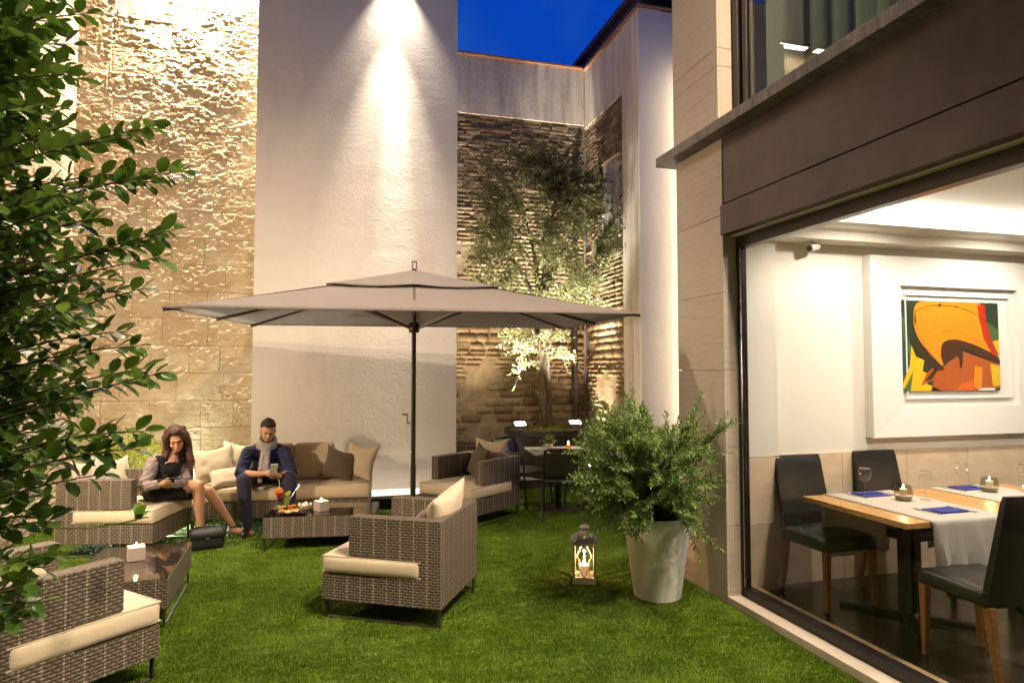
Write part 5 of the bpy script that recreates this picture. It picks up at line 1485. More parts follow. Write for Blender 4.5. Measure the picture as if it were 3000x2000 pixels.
SHRUB_TIPS = [(-71,296,271),(-77,303,271),(-80,299,266),(-57,285,250),(-63,291,252),(-70,297,248),(-78,304,253),(-61,289,227),(-68,295,226),(-65,286,215),(-72,299,222),(-80,301,222),(-74,300,204),(-84,307,203),(-92,315,209),(-81,303,186),(-65,289,169),(-72,297,171),(-79,303,165),(-77,304,180),(-67,275,147),(-69,272,141),(-78,283,145),(-79,279,139),(-84,285,130),(-103,313,323),(-108,315,310),(-102,309,293),(-113,317,301),(-111,317,282),(-98,275,99),(-97,274,104),(-98,271,88),(-104,272,83),(-102,271,95),(-102,291,112),(-105,292,115),(-173,335,285),(-176,335,308),(-128,315,95),(-145,310,197),(-194,388,348),(-115,307,119),(-143,359,274),(-125,337,180),(-133,295,288),(-124,367,281),(-131,306,180),(-102,283,254),(-130,310,332),(-138,324,199),(-130,312,289),(-115,313,249),(-183,369,354),(-155,329,176),(-132,290,286),(-118,357,151),(-139,325,86),(-136,300,287),(-89,278,234),(-189,372,360),(-141,300,241),(-163,309,323),(-147,300,160),(-190,399,220),(-162,365,335),(-92,300,232),(-177,341,235),(-134,364,297),(-168,324,208),(-157,315,277),(-148,338,87),(-161,373,87),(-161,318,209),(-126,324,104),(-124,366,164),(-138,356,204),(-98,285,265),(-113,294,86),(-186,373,89),(-181,357,347),(-137,379,193),(-210,393,310),(-107,288,332),(-128,345,119),(-163,334,103),(-156,300,198),(-158,379,184),(-165,334,178),(-120,291,138),(-166,374,200),(-165,342,266),(-103,324,175),(-139,312,118),(-160,348,213),(-140,335,266),(-125,298,150),(-119,317,281),(-111,351,130),(-177,389,180),(-122,367,226),(-134,336,127),(-128,318,310),(-150,305,164),(-118,298,301),(-157,335,96),(-171,340,175),(-164,335,87),(-156,297,255),(-150,377,70),(-174,354,77),(-120,378,192),(-148,352,332),(-147,375,135),(-113,338,272),(-170,355,295),(-113,322,238),(-175,346,356),(-127,325,154),(-129,368,360),(-137,301,179),(-191,389,297),(-188,390,304),(-139,351,318),(-105,332,197),(-153,295,291),(-151,299,252),(-178,376,59),(-148,387,139),(-152,366,95),(-138,342,145),(-128,330,312),(-194,382,358),(-165,359,289),(-204,391,241),(-141,364,326),(-147,335,289),(-186,385,144),(-167,395,50),(-118,339,248),(-160,377,346),(-149,375,280),(-188,366,182),(-128,347,288),(-106,312,263),(-137,379,105),(-126,347,164),(-90,286,198),(-145,347,148),(-147,314,181),(-145,372,358),(-200,403,150),(-121,293,118),(-180,351,142),(-181,381,333),(-110,315,140),(-115,287,233),(-113,364,244),(-141,363,279),(-133,309,152),(-137,371,377),(-122,322,274),(-113,344,173),(-126,288,266),(-184,386,295),(-117,290,300),(-126,347,302),(-169,390,271),(-187,379,324),(-120,334,328),(-147,301,118),(-154,319,136),(-154,321,338),(-150,393,62),(-127,348,352),(-175,343,298),(-133,325,196),(-99,287,143),(-157,315,301),(-174,361,190),(-164,363,262),(-135,355,311),(-122,321,265),(-159,336,315),(-131,301,244),(-137,353,362),(-164,326,231),(-125,380,197),(-176,360,204),(-141,362,182),(-168,368,368),(-165,312,303),(-142,319,268),(-161,332,171),(-157,389,157),(-133,325,198),(-128,339,327),(-181,366,64),(-140,367,363),(-121,337,340),(-140,298,194),(-171,365,222),(-186,354,236),(-174,340,229),(-192,402,78),(-191,397,110),(-140,329,270),(-147,351,339),(-141,345,172),(-175,345,155),(-193,373,330),(-146,318,256),(-182,365,186),(-137,335,133),(-168,368,276),(-130,313,201),(-168,347,174),(-139,348,166),(-192,397,193),(-140,384,155),(-147,322,222),(-151,323,259),(-142,316,288),(-122,315,245),(-186,362,101),(-193,393,310),(-162,338,241),(-139,303,146),(-121,348,370),(-97,314,193),(-176,339,158),(-137,341,134),(-154,339,85),(-144,308,318),(-146,300,329),(-133,360,228),(-186,394,89),(-149,378,78),(-158,367,147),(-172,393,90),(-136,292,259),(-136,318,105),(-169,377,319),(-146,331,251),(-149,300,118),(-120,333,152),(-143,309,143),(-174,367,257),(-147,386,195),(-139,386,124),(-136,365,212),(-134,319,99),(-175,364,175),(-211,396,325),(-115,315,121),(-178,338,338),(-120,310,148),(-161,318,128),(-188,373,373),(-184,346,293),(-140,344,257),(-113,347,149),(-147,299,304),(-182,391,96),(-155,318,239),(-133,297,208),(-158,381,101),(-113,328,145),(-172,339,313),(-146,333,106),(-171,361,192),(-179,337,275),(-124,375,195),(-195,400,112),(-135,348,199),(-123,334,304),(-142,296,315),(-179,352,223),(-129,358,285),(-131,340,306),(-120,301,233),(-121,353,216),(-103,294,288),(-134,297,138),(-133,330,294),(-156,313,199),(-156,371,258),(-177,387,233),(-132,368,153),(-144,304,210),(-132,376,164),(-139,349,198),(-136,304,297),(-161,326,241),(-133,308,173),(-121,315,217),(-160,359,284),(-117,286,323),(-148,302,107),(-178,375,216),(-149,303,136),(-143,331,144),(-158,349,257),(-173,344,243),(-162,392,53),(-168,373,232),(-117,295,310),(-150,369,175),(-151,366,357),(-126,309,334),(-164,389,248),(-118,337,239),(-144,358,83),(-139,355,289),(-158,331,254),(-138,326,337),(-182,354,282),(-116,306,318),(-140,338,129),(-175,355,98),(-147,317,267),(-146,344,172),(-101,311,167),(-139,379,161),(-152,364,250),(-164,354,263),(-105,301,241),(-151,389,180),(-143,350,166),(-122,359,246),(-127,380,133),(-178,345,298),(-174,354,316),(-153,325,308),(-163,331,218),(-158,347,252),(-142,335,194),(-125,301,178),(-164,381,164),(-139,315,310),(-114,340,172),(-167,347,85),(-147,299,171),(-137,310,300),(-193,396,118),(-119,369,152),(-139,314,335),(-132,357,233),(-150,298,281),(-203,397,340),(-161,373,356),(-131,317,301),(-127,304,169),(-163,360,91),(-123,354,374),(-166,365,108),(-166,379,363),(-102,289,191),(-144,344,237),(-152,349,108),(-130,329,160),(-124,351,281),(-171,381,242),(-149,321,145),(-133,310,142),(-142,349,331),(-135,308,303),(-133,302,278),(-152,327,138),(-153,376,123),(-137,317,237),(-139,303,111),(-143,366,232),(-107,316,214),(-171,342,301),(-167,349,143),(-111,358,236),(-106,282,271),(-145,338,315),(-127,322,201),(-153,353,163),(-171,375,146),(-153,311,226),(-107,294,213),(-129,364,120),(-138,341,299),(-116,314,272),(-116,296,302),(-115,303,310),(-166,364,289),(-141,295,283),(-135,347,287),(-129,320,271),(-183,380,63),(-98,314,159),(-134,366,235),(-123,362,172),(-130,334,322),(-180,358,265),(-163,346,295),(-147,298,280),(-181,357,283),(-185,385,137),(-155,300,332),(-190,379,123),(-144,299,281),(-166,369,116),(-148,348,193),(-120,341,311),(-168,321,216),(-163,348,122),(-157,300,289),(-165,350,148),(-107,299,186),(-126,349,235),(-144,366,222),(-148,353,328),(-115,305,222),(-165,368,248),(-98,284,238),(-163,379,270),(-170,392,193),(-126,383,138),(-118,336,157),(-116,372,157),(-138,333,159),(-115,358,249),(-172,345,162),(-99,313,251),(-121,353,209),(-162,368,258),(-151,369,313),(-180,404,49),(-113,289,300),(-175,381,146),(-138,338,169),(-119,373,284)]
POT_TIPS = [(262,421,153),(256,418,142),(274,403,133),(271,409,128),(207,431,150),(194,425,145),(191,436,143),(219,428,140),(176,431,127),(169,433,112),(165,430,96),(171,434,78),(182,432,64),(188,425,61),(195,408,61),(249,404,39),(252,403,53),(246,404,62),(266,407,96),(267,407,90),(268,416,107),(244,422,135),(230,415,139),(239,403,125),(200,396,65),(254,401,80),(268,416,123),(181,451,119),(172,412,108),(183,408,126),(169,404,137),(243,381,120),(238,397,101),(176,394,123),(209,398,97),(220,433,93),(204,450,121),(231,403,86),(208,435,91),(209,411,85),(214,418,144),(216,450,64),(202,445,69),(221,437,140),(191,414,83),(253,414,129),(211,415,77),(257,428,57),(241,398,90),(248,422,115),(229,408,79),(208,448,94),(193,429,128),(218,379,108),(204,423,62),(197,422,143),(188,399,68),(248,411,68),(246,407,100),(199,403,108),(190,391,125),(253,437,100),(217,445,132),(198,400,66),(204,435,68),(195,410,67),(175,430,95),(215,438,91),(232,439,82),(183,409,134),(263,431,128),(220,446,60),(166,420,87),(221,421,122),(217,457,55),(207,385,101),(219,399,97),(197,428,129),(190,395,108),(223,407,127),(244,413,129),(259,408,114),(206,401,133),(221,385,77),(202,393,121),(235,447,99),(204,386,97),(225,429,99),(264,420,116),(275,438,74),(248,410,134),(157,401,97),(220,456,67),(228,440,88),(210,415,59),(167,405,114),(224,390,131),(253,401,94),(205,412,59),(185,418,133),(217,397,81),(179,414,141),(157,404,101),(176,394,92),(188,447,69),(199,447,113),(213,405,110),(192,405,131),(253,430,75),(216,452,116),(205,386,109),(200,402,81),(182,416,105),(204,409,115),(244,411,130),(211,388,116),(202,420,119),(208,415,70),(231,400,94),(186,390,92),(179,418,140),(231,431,124),(227,400,107),(246,413,128),(217,447,123),(205,393,74),(210,427,120),(232,393,79),(226,391,98),(197,432,72),(229,442,97),(212,454,130),(239,391,93),(233,434,115),(173,426,101),(230,383,83),(261,424,108),(183,428,91),(214,418,108),(219,402,130),(169,415,84),(245,446,89),(191,430,72),(175,430,87),(177,441,105),(238,405,106),(213,391,116),(228,379,67),(253,410,88),(168,409,118),(214,423,72),(211,441,85),(176,441,79),(216,449,141),(214,454,65),(243,430,128),(194,425,142),(204,421,57),(203,450,60),(234,402,82),(175,413,94),(185,432,73),(251,419,134),(185,453,84),(190,393,89),(200,447,72),(200,419,94),(231,443,117),(209,435,93),(205,428,58),(210,401,71),(236,417,128),(180,411,140),(201,407,99),(235,434,121),(218,433,110),(220,378,118),(209,389,125),(212,422,142),(238,399,90),(261,443,57),(185,448,116),(185,443,127),(214,389,89),(192,426,82),(196,413,87),(240,439,66),(240,433,114),(215,422,88),(183,418,93),(177,424,108),(166,420,86),(230,386,69),(252,420,62),(201,394,129),(173,422,98),(228,389,75),(226,398,84),(175,417,75),(259,442,78),(251,444,90),(205,418,63),(202,390,83),(197,398,70),(185,459,112),(189,460,130),(222,405,119),(263,423,113),(255,428,113),(207,417,69),(209,411,68),(232,416,90),(183,393,99),(193,388,128),(212,410,138),(188,403,142),(264,436,63),(201,456,84),(228,423,125),(228,438,79)]
OLIVE_TIPS = [(207,926,439),(204,933,373),(216,929,373),(227,903,402),(393,892,332),(287,888,466),(247,878,461),(242,845,173),(264,865,380),(232,940,409),(340,926,439),(183,924,332),(307,822,453),(272,889,233),(258,880,477),(286,900,256),(395,853,341),(200,899,244),(295,892,276),(213,869,269),(275,925,315),(228,886,281),(278,911,497),(262,898,312),(230,931,420),(277,849,420),(245,936,209),(252,941,249),(247,918,191),(189,901,367),(224,898,287),(368,841,414),(278,935,330),(332,842,260),(367,903,386),(324,856,445),(332,841,276),(217,861,243),(296,847,230),(396,889,259),(388,902,350),(335,822,245),(229,938,320),(351,848,255),(314,863,444),(395,857,363),(344,856,329),(329,934,295),(242,860,434),(228,856,313),(208,851,340),(252,920,305),(313,904,449),(200,862,349),(231,912,415),(398,841,396),(270,898,256),(229,846,363),(374,888,288),(343,870,343),(252,835,394),(345,925,317),(195,916,339),(329,888,200),(394,880,376),(295,838,215),(292,830,303),(344,882,423),(218,919,266),(377,899,286),(276,885,365),(319,846,384),(247,895,394),(376,858,264),(343,919,280),(190,914,308),(240,876,198),(360,913,241),(205,880,291),(364,919,451),(247,885,335),(327,876,478),(299,838,455),(183,896,335),(310,892,296),(240,920,309),(338,900,422),(205,949,302),(320,874,425),(206,930,455),(392,906,424),(341,822,307),(229,957,432),(243,868,302),(262,826,331),(184,890,310),(315,893,425),(295,862,333),(265,919,496),(227,872,416),(259,908,461),(263,863,481),(340,889,191),(363,832,442),(232,872,273),(265,936,319),(241,906,442),(236,959,224),(229,848,395),(349,904,372),(262,930,344),(204,943,434),(228,850,389),(302,825,372),(357,849,415),(302,933,279),(390,878,380),(306,816,351),(259,944,163),(305,827,235),(196,862,370),(293,852,374),(301,908,403),(241,910,181),(198,876,392),(320,858,253),(258,918,290),(288,877,234),(330,894,478),(272,889,304),(236,919,220),(300,921,436),(184,890,372),(397,867,376),(291,887,486),(383,867,284),(351,820,295),(348,889,242),(260,901,223),(274,830,357),(362,901,315),(272,830,391),(374,895,299),(206,864,459),(239,837,304),(313,816,282),(214,955,335),(277,830,438),(200,857,425),(365,880,249),(198,906,279),(262,880,273),(343,876,398),(267,837,445),(395,874,336),(238,889,484),(330,876,213),(358,868,296),(210,887,315),(347,832,368),(213,846,348),(309,918,279),(300,881,331),(205,938,459),(324,872,419),(373,833,319),(323,908,479),(238,907,238),(378,853,379),(238,911,290),(326,927,457),(221,851,394),(315,906,499),(341,916,356),(392,848,439),(216,945,489),(396,899,411),(335,926,297),(258,932,471),(368,851,378),(264,915,228),(311,933,211),(346,919,473),(355,911,264),(324,921,369),(239,836,294),(299,834,316),(184,877,336),(312,907,222),(318,937,491),(302,909,217),(373,834,293),(393,899,359),(328,915,210),(382,884,325),(225,859,347),(217,888,491),(192,868,337),(237,907,493),(272,833,212),(271,891,349),(196,928,451),(199,895,253),(363,861,400),(288,866,493),(366,920,487),(217,932,262),(265,837,378),(220,898,298),(224,848,242),(258,840,476),(186,933,326),(281,937,254),(316,914,407),(365,843,300),(340,864,285),(374,877,295),(312,859,250),(197,952,431),(396,854,371),(348,828,400),(293,881,232),(396,892,289),(239,927,350),(234,908,344),(233,850,357),(376,871,453),(279,843,409),(386,904,430),(255,904,400),(242,845,313),(372,817,313),(286,943,462),(391,883,432),(238,945,352),(202,941,363),(279,861,385),(341,872,237),(201,864,365),(308,898,220),(212,950,347),(285,839,382),(357,926,186),(291,859,482),(340,822,281),(237,944,190),(300,919,461),(286,919,500),(255,907,173),(367,874,447),(237,877,281),(243,888,366),(302,925,356),(246,840,431),(243,948,225),(365,908,334),(391,865,374),(336,842,324),(189,913,327),(323,890,367),(367,834,403),(260,909,349),(381,909,284),(235,867,368),(346,819,420),(216,935,415),(292,925,450),(397,863,369),(271,904,492),(340,854,374),(371,904,446),(224,922,271),(276,829,353),(285,840,363),(339,916,401),(323,898,254),(272,867,244),(235,919,400),(211,931,474),(309,925,430),(303,927,235),(202,910,393),(235,870,381),(270,932,273),(327,933,445),(246,946,311),(324,909,367),(243,954,390),(243,934,386),(208,866,466),(330,853,214),(328,896,223),(315,831,387),(308,827,392),(237,925,454),(379,823,369),(365,917,426),(258,872,429),(310,817,366),(205,886,415),(325,826,341),(324,922,327),(208,930,238),(273,922,319),(239,889,415),(342,815,402),(320,840,236),(354,827,402),(298,845,244),(257,910,213),(270,901,198),(353,838,412),(388,895,458),(384,841,423),(214,870,262),(395,855,399),(284,953,224),(195,900,422),(216,862,381),(350,889,354),(261,927,360),(285,894,319),(212,908,348),(320,856,348),(251,894,492),(207,858,214),(235,841,311),(260,864,237),(396,838,398),(248,835,270),(207,902,268),(365,862,297),(326,825,234),(358,888,393),(278,861,437),(208,851,483),(269,887,353),(222,955,316),(256,952,326),(216,846,338),(388,883,395),(365,868,431),(284,934,505),(322,921,470),(225,931,328),(390,903,381),(203,888,418),(390,906,468),(283,893,313),(224,858,373),(286,836,339),(303,850,398),(195,927,295),(276,929,235),(341,844,471),(322,901,294),(221,926,374),(242,953,450),(242,830,422),(315,896,307),(312,817,353),(308,920,351),(338,821,399),(260,863,452),(192,942,318),(344,925,346),(387,872,252),(283,857,409),(316,920,216),(345,852,317),(196,876,460),(240,836,423),(381,840,311),(230,933,254),(341,918,481),(390,884,436),(245,924,289),(322,870,426),(327,838,325),(336,873,390),(367,891,304),(384,908,383),(267,906,314),(388,855,369),(272,914,463),(191,897,379),(257,949,439),(278,937,424),(381,827,431),(326,878,273),(359,844,378),(281,881,434),(309,924,346),(352,893,443),(357,876,276),(339,876,485),(209,937,360),(282,952,363),(357,825,394),(331,901,235),(351,903,344),(339,933,393),(265,917,193),(326,888,412),(358,871,402),(206,921,438),(229,889,353),(276,869,324),(394,870,264),(242,899,268),(268,845,485),(326,887,328),(388,878,404),(393,867,355),(313,893,309),(348,908,210),(259,891,422),(184,888,357),(181,888,335),(391,844,334),(365,902,471),(395,829,371),(395,853,376),(293,825,257),(312,918,353),(367,861,358),(315,909,278),(295,946,417),(372,837,446),(311,931,472),(269,881,476),(331,850,423),(273,853,429),(299,940,324),(340,831,377),(389,842,382),(266,926,337),(254,826,465),(258,881,245),(318,838,192),(396,891,423),(319,834,203),(312,890,499),(338,896,221),(284,843,275),(369,905,481),(357,915,448),(364,866,391),(244,870,434),(213,854,442),(370,840,291),(230,950,366),(259,839,297),(222,886,383),(295,895,460),(378,835,434),(209,959,403),(323,918,372),(202,866,483),(387,887,312),(240,893,364),(263,845,353),(338,880,354),(372,907,442),(308,922,421),(242,846,377),(299,828,236),(273,915,421),(337,824,449),(347,824,374),(331,868,189),(233,892,383),(379,900,465),(298,863,416),(361,849,436),(390,877,380),(309,939,492),(221,955,283),(262,894,418),(264,847,353),(301,897,416),(293,949,202),(220,897,434),(393,846,408),(304,907,434),(235,847,274),(327,843,389),(327,929,419),(215,869,315),(382,906,371),(313,850,412),(361,821,274),(230,952,381),(332,892,448),(267,904,186),(328,811,416),(392,861,341),(209,906,268),(354,865,316),(203,865,306),(261,892,202),(346,876,312),(321,893,268),(284,871,473),(267,867,308),(366,868,286),(321,824,421),(396,877,341),(235,839,292),(375,832,420),(223,900,356),(384,849,314),(395,865,371),(245,904,290),(240,932,204),(287,958,210),(250,873,476),(249,905,466),(335,832,271),(281,870,224),(249,950,339),(349,841,288),(196,960,296),(308,880,374),(232,935,427),(334,882,489),(194,887,369),(283,815,395),(391,892,359),(343,929,403),(254,839,226),(238,924,228),(241,955,424),(393,874,419),(282,931,277),(247,947,436),(238,937,298),(305,934,334),(274,832,365),(370,842,400),(397,890,392),(278,903,412),(352,842,399),(205,921,249),(269,861,479),(225,946,491),(311,813,391),(277,841,277),(273,930,197),(396,902,355),(305,871,493),(357,900,437),(213,863,384),(237,844,257),(301,850,478),(333,864,340),(339,825,402),(373,897,251),(222,930,406),(292,850,339),(202,889,428),(367,885,264),(324,826,298),(284,866,419),(361,870,378),(306,919,336),(276,929,278),(292,913,224),(371,837,419),(323,847,215),(191,886,261),(382,832,357),(277,834,310),(351,887,452),(334,863,385),(233,903,402),(268,873,400),(212,930,263),(283,872,234),(345,890,436),(310,934,296),(358,912,340),(259,839,380),(253,854,343),(230,938,444),(233,852,325),(286,819,345),(309,940,300),(322,855,273),(283,856,481),(175,892,311),(265,831,417),(243,948,324),(395,893,414),(335,895,474),(265,877,328),(343,888,198),(192,874,386),(385,845,372),(300,918,441),(307,840,315),(247,927,444),(254,953,385),(275,941,429),(230,931,323),(389,881,404),(251,861,253),(244,905,297),(335,842,460),(396,840,406),(391,900,282),(397,871,405),(217,916,242),(333,923,223),(308,878,343),(239,911,484),(386,852,386),(272,858,228),(377,861,407),(272,942,324)]

# ================================================================== PLANTS
def bezier(p0, p1, p2, n):
    t = np.linspace(0, 1, n)[:, None]
    return (1 - t) ** 2 * p0 + 2 * t * (1 - t) * p1 + t ** 2 * p2
UPV = np.array([0, 0, 1.0])
def leafy_shrub():
    rg = np.random.default_rng(12)
    base = np.array([-1.98, 3.22, 0.0])
    root = empty('leafy_shrub', tuple(base), 0, 'tall glossy dark green shrub spilling in from the picture edge', 'shrub')
    O = base
    tips = np.array(SHRUB_TIPS) / 100.0
    # trunk stems
    for k, (dx, dy, h) in enumerate(((0, 0, 3.3), (.12, .10, 2.7), (-.10, .12, 3.0))):
        P = bezier(np.array([dx * .3, dy * .3, 0.0]), np.array([dx, dy, h * .5]), np.array([dx * 1.5 + .05, dy * 1.5 + .1, h]), 9)
        MB().tube(P.tolist(), list(np.linspace(.035, .012, 9)), 7).build('trunk', 'twig', root, smooth=True)
    tw = MB(); pos = []; dirs = []; size = []; spray = []
    for i, tip in enumerate(tips):
        t = tip - O
        d = math.hypot(t[0], t[1])
        z0 = min(3.1, max(.25, t[2] - .25 * d - .12))
        s0 = np.array([.03, .04, z0]); mid = s0 * .45 + t * .55 + np.array([0, 0, .06 + .12 * d * rg.uniform(-.2, 1)])
        n = 14; P = bezier(s0, mid, t, n)
        tw.tube(P.tolist(), list(np.linspace(.0085, .0022, n)), 5)
        L = np.linalg.norm(np.diff(P, axis=0), axis=1).sum()
        span = min(.46, L * .72) if i < 37 else min(.42, L * .7); nl = int(span / .023) + 2
        ang = rg.uniform(0, 6.28)
        for q in range(nl):
            f = 1 - span / L * (q / nl) ** 1.05 * (1 if q else 0)
            if q > 3 and rg.random() < (.28 if i < 37 else .15): continue
            idx = f * (n - 1); a = int(min(n - 2, idx)); pt = P[a] + (P[a + 1] - P[a]) * (idx - a)
            ax = P[a + 1] - P[a]; ax /= np.linalg.norm(ax)
            ang += 2.4 + rg.normal(0, .3)
            s1 = np.cross(ax, UPV); s1 /= np.linalg.norm(s1) + 1e-6; s2 = np.cross(s1, ax)
            out = s1 * math.cos(ang) + s2 * math.sin(ang)
            dd = ax * (.75 if q > 1 else 1.3) + out * .9 + np.array([0, 0, -.10]) + rg.normal(0, .15, 3)
            pos.append(pt + out * .003); dirs.append(dd); size.append(rg.uniform(.058, .098) * (.8 if q == 0 else 1)); spray.append(i < 37)
    tw.build('branchwork', 'twig', root, smooth=True)['kind'] = 'stuff'
    pos = np.array(pos); dirs = np.array(dirs); size = np.array(size); spray = np.array(spray)
    X, Y, Z = frames(dirs, rg, (0, 0, 1.0))
    flip = np.where(Z[:, 2] < 0, -1.0, 1.0)[:, None]; X = X * flip; Z = Z * flip
    # the leaves of the free-standing sprays are single objects, the mass behind is one
    idx = np.where(spray)[0]; rg.shuffle(idx); idx = idx[:300]
    rest = np.ones(len(pos), bool); rest[idx] = False
    lm = []
    for k in range(5):
        V = np.array(LEAF_BIG[0], float); V[:, 0] *= 1 + .12 * (k - 2) / 2; V[:, 2] += (-.10 + .05 * k) * V[:, 1] ** 2
        me = bpy.data.meshes.new('leaf'); me.from_pydata(V.tolist(), [], LEAF_BIG[1]); me.materials.append(M['glossy_leaf'])
        me.polygons.foreach_set('use_smooth', np.ones(len(me.polygons), bool)); lm.append(me)
    for k, i in enumerate(idx):
        o = link(bpy.data.objects.new('leaf', lm[k % 5]), root)
        mt = Matrix((X[i], Y[i], Z[i])).transposed()
        o.matrix_local = Matrix.LocRotScale(Vector(pos[i]), mt.to_quaternion(), (size[i],) * 3)
    o = scatter('foliage', *LEAF_BIG, pos[rest], X[rest], Y[rest], Z[rest], size[rest], 'glossy_leaf', root, True); o['kind'] = 'stuff'
    # one pale young shoot across the woman's armchair
    s = MB(); P = bezier(np.array([.62, .38, .98]), np.array([.85, .35, .92]), np.array([1.10, .28, .99]), 10)
    s.tube(P.tolist(), .0035, 5).build('young_shoot', 'young_leaf', root, smooth=True)
    n = 9; D = rg.normal(0, .5, (n, 3)) + np.array([.6, -.1, .5]); pp = P[-1] + rg.normal(0, .012, (n, 3)); X, Y, Z = frames(D, rg, (0, 0, 1.))
    scatter('young_foliage', *LEAF_BIG, pp, X, Y, Z, rg.uniform(.05, .085, n), 'young_leaf', root, True)
    MB().lathe([(.16, 0), (.17, .01), (.21, .42), (.22, .42), (.22, .45), (.20, .45), (.19, .41), (0, .41)], n=28, cap1=False).build('pot', 'pot_white', root, smooth=True)
leafy_shrub()

def olive():
    rg = np.random.default_rng(5)
    base = np.array([3.17, 9.36, .80])
    root = empty('olive_tree', tuple(base), 0, 'olive tree with silvery leaves growing from the round planter', 'tree')
    tips = np.array(OLIVE_TIPS) / 100.0 - base
    tips = tips[(tips[:, 2] > 1.75) | (np.arange(len(tips)) % 2 == 0)]
    trunk = [(0, 0, 0), (-.01, -.01, .15), (-.02, .0, .5), (-.05, .01, 1.0), (-.10, .02, 1.5), (-.12, .0, 1.85)]
    # gnarled trunk: ribbed cross-section
    V = []; F = []; n = 22; rad = (.135, .100, .086, .080, .076, .068); tk = [np.array(p) for p in trunk]; rows = []
    for j in range(31):
        f = j / 30 * 5; a = min(4, int(f)); p = tk[a] + (tk[a + 1] - tk[a]) * (f - a); r0 = rad[a] + (rad[a + 1] - rad[a]) * (f - a)
        for k in range(n):
            th = 2 * math.pi * k / n + .25 * math.sin(j * .18)
            rr = r0 * (1 + .13 * math.sin(3 * th + j * .12) + .08 * math.sin(7 * th - j * .2) + rg.normal(0, .02))
            V.append((p[0] + rr * math.cos(th), p[1] + rr * math.sin(th), p[2]))
    for j in range(30):
        for k in range(n): F.append((j * n + k, j * n + (k + 1) % n, (j + 1) * n + (k + 1) % n, (j + 1) * n + k))
    MB().add(V, F).build('trunk', 'olive_bark', root, smooth=True)
    top = tk[-1]
    limbs = []
    for k, (x, y, z) in enumerate(((-.65, -.1, 2.6), (-.3, .2, 3.3), (.1, -.15, 3.6), (.45, .1, 3.0), (.75, -.1, 2.5), (-.8, -.2, 1.9), (.2, .25, 2.6), (-.1, -.3, 2.5))):
        P = bezier(tk[3 if k == 5 else 4] if k in (5, 4, 0) else top, np.array([x * .35, y * .4, (top[2] + z) * .52]), np.array([x, y, z]), 12)
        MB().tube(P.tolist(), list(np.linspace(.05, .014, 12)), 7).build('limb', 'olive_bark', root, smooth=True); limbs.append(P)
    LP = np.concatenate(limbs)
    tw = MB(); pos = []; dirs = []; size = []
    for t in tips:
        dist = np.linalg.norm(LP - t, axis=1) + .4 * np.maximum(0, LP[:, 2] - t[2] - .1); s0 = LP[np.argmin(dist)]
        v = t - s0; d = np.linalg.norm(v)
        low = t[2] < 1.5
        mid = s0 + v * .5 + np.array([0, 0, .18 * d]) + rg.normal(0, .04, 3)
        n = 10; P = bezier(s0, mid, t, n); tw.tube(P.tolist(), list(np.linspace(.007, .0022, n)), 4)
        span = min(.55, d); nl = int(span / .018)
        for sub in range(3):
            Q = P if sub == 0 else bezier(P[int(n * .55)], P[int(n * .7)] + rg.normal(0, .06, 3), P[int(n * .6)] + rg.normal(0, .16, 3), n)
            if sub: tw.tube(Q.tolist(), .002, 3)
            ln = np.linalg.norm(Q[-1] - Q[0]) + 1e-3
            for q in range(nl if sub == 0 else nl // 2):
                f = 1 - min(.95, span / ln) * rg.random(); i = f * (n - 1); a = int(min(n - 2, i)); p = Q[a] + (Q[a + 1] - Q[a]) * (i - a)
                ax = Q[a + 1] - Q[a]; ax = ax / (np.linalg.norm(ax) + 1e-6)
                o = rg.normal(0, 1, 3); o -= ax * o.dot(ax); o /= np.linalg.norm(o)
                pos.append(p); dirs.append(ax * .7 + o); size.append(rg.uniform(.048, .080))
    tw.build('branchwork', 'olive_bark', root, smooth=True)['kind'] = 'stuff'
    pos = np.array(pos); X, Y, Z = frames(np.array(dirs), rg)
    o = scatter('crown', *LEAF_NARROW, pos, X, Y, Z, np.array(size), 'olive_leaf', root); o['kind'] = 'stuff'
    print('olive leaves', len(pos))
olive()
pl = empty('round_planter', (3.10, 9.36, .15), 0, 'large round dark planter under the olive tree', 'planter')
MB().lathe([(.44, 0), (.46, .02), (.535, .60), (.575, .61), (.575, .68), (.535, .685), (.525, .63), (0, .63)], n=48, cap1=False).build('pot', 'planter_dark', pl, smooth=True)
m = MB(); rg_ = np.random.default_rng(8)
V = []; F = []; nr, na = 8, 36
for j in range(nr + 1):
    for k in range(na):
        r0 = .524 * j / nr; a = 2 * math.pi * k / na; V.append((r0 * math.cos(a), r0 * math.sin(a), .645 + .05 * (1 - (j / nr) ** 2) + rg_.normal(0, .006)))
for j in range(nr):
    for k in range(na): F.append((j * na + k, (j + 1) * na + k, (j + 1) * na + (k + 1) % na, j * na + (k + 1) % na))
m.add(V, F).build('soil', 'soil', pl, smooth=True)
n = 900; a = rg_.uniform(0, 6.28, n); r0 = .52 * np.sqrt(rg_.random(n)); P = np.stack([r0 * np.cos(a), r0 * np.sin(a), .65 + .05 * (1 - (r0 / .52) ** 2)], 1)
X, Y, Z = frames(rg_.normal(0, 1, (n, 3)) + np.array([0, 0, .9]), rg_); o = scatter('moss', *LEAF_NARROW, P, X, Y, Z, rg_.uniform(.02, .05, n), 'bush_leaf', pl); o['kind'] = 'stuff'
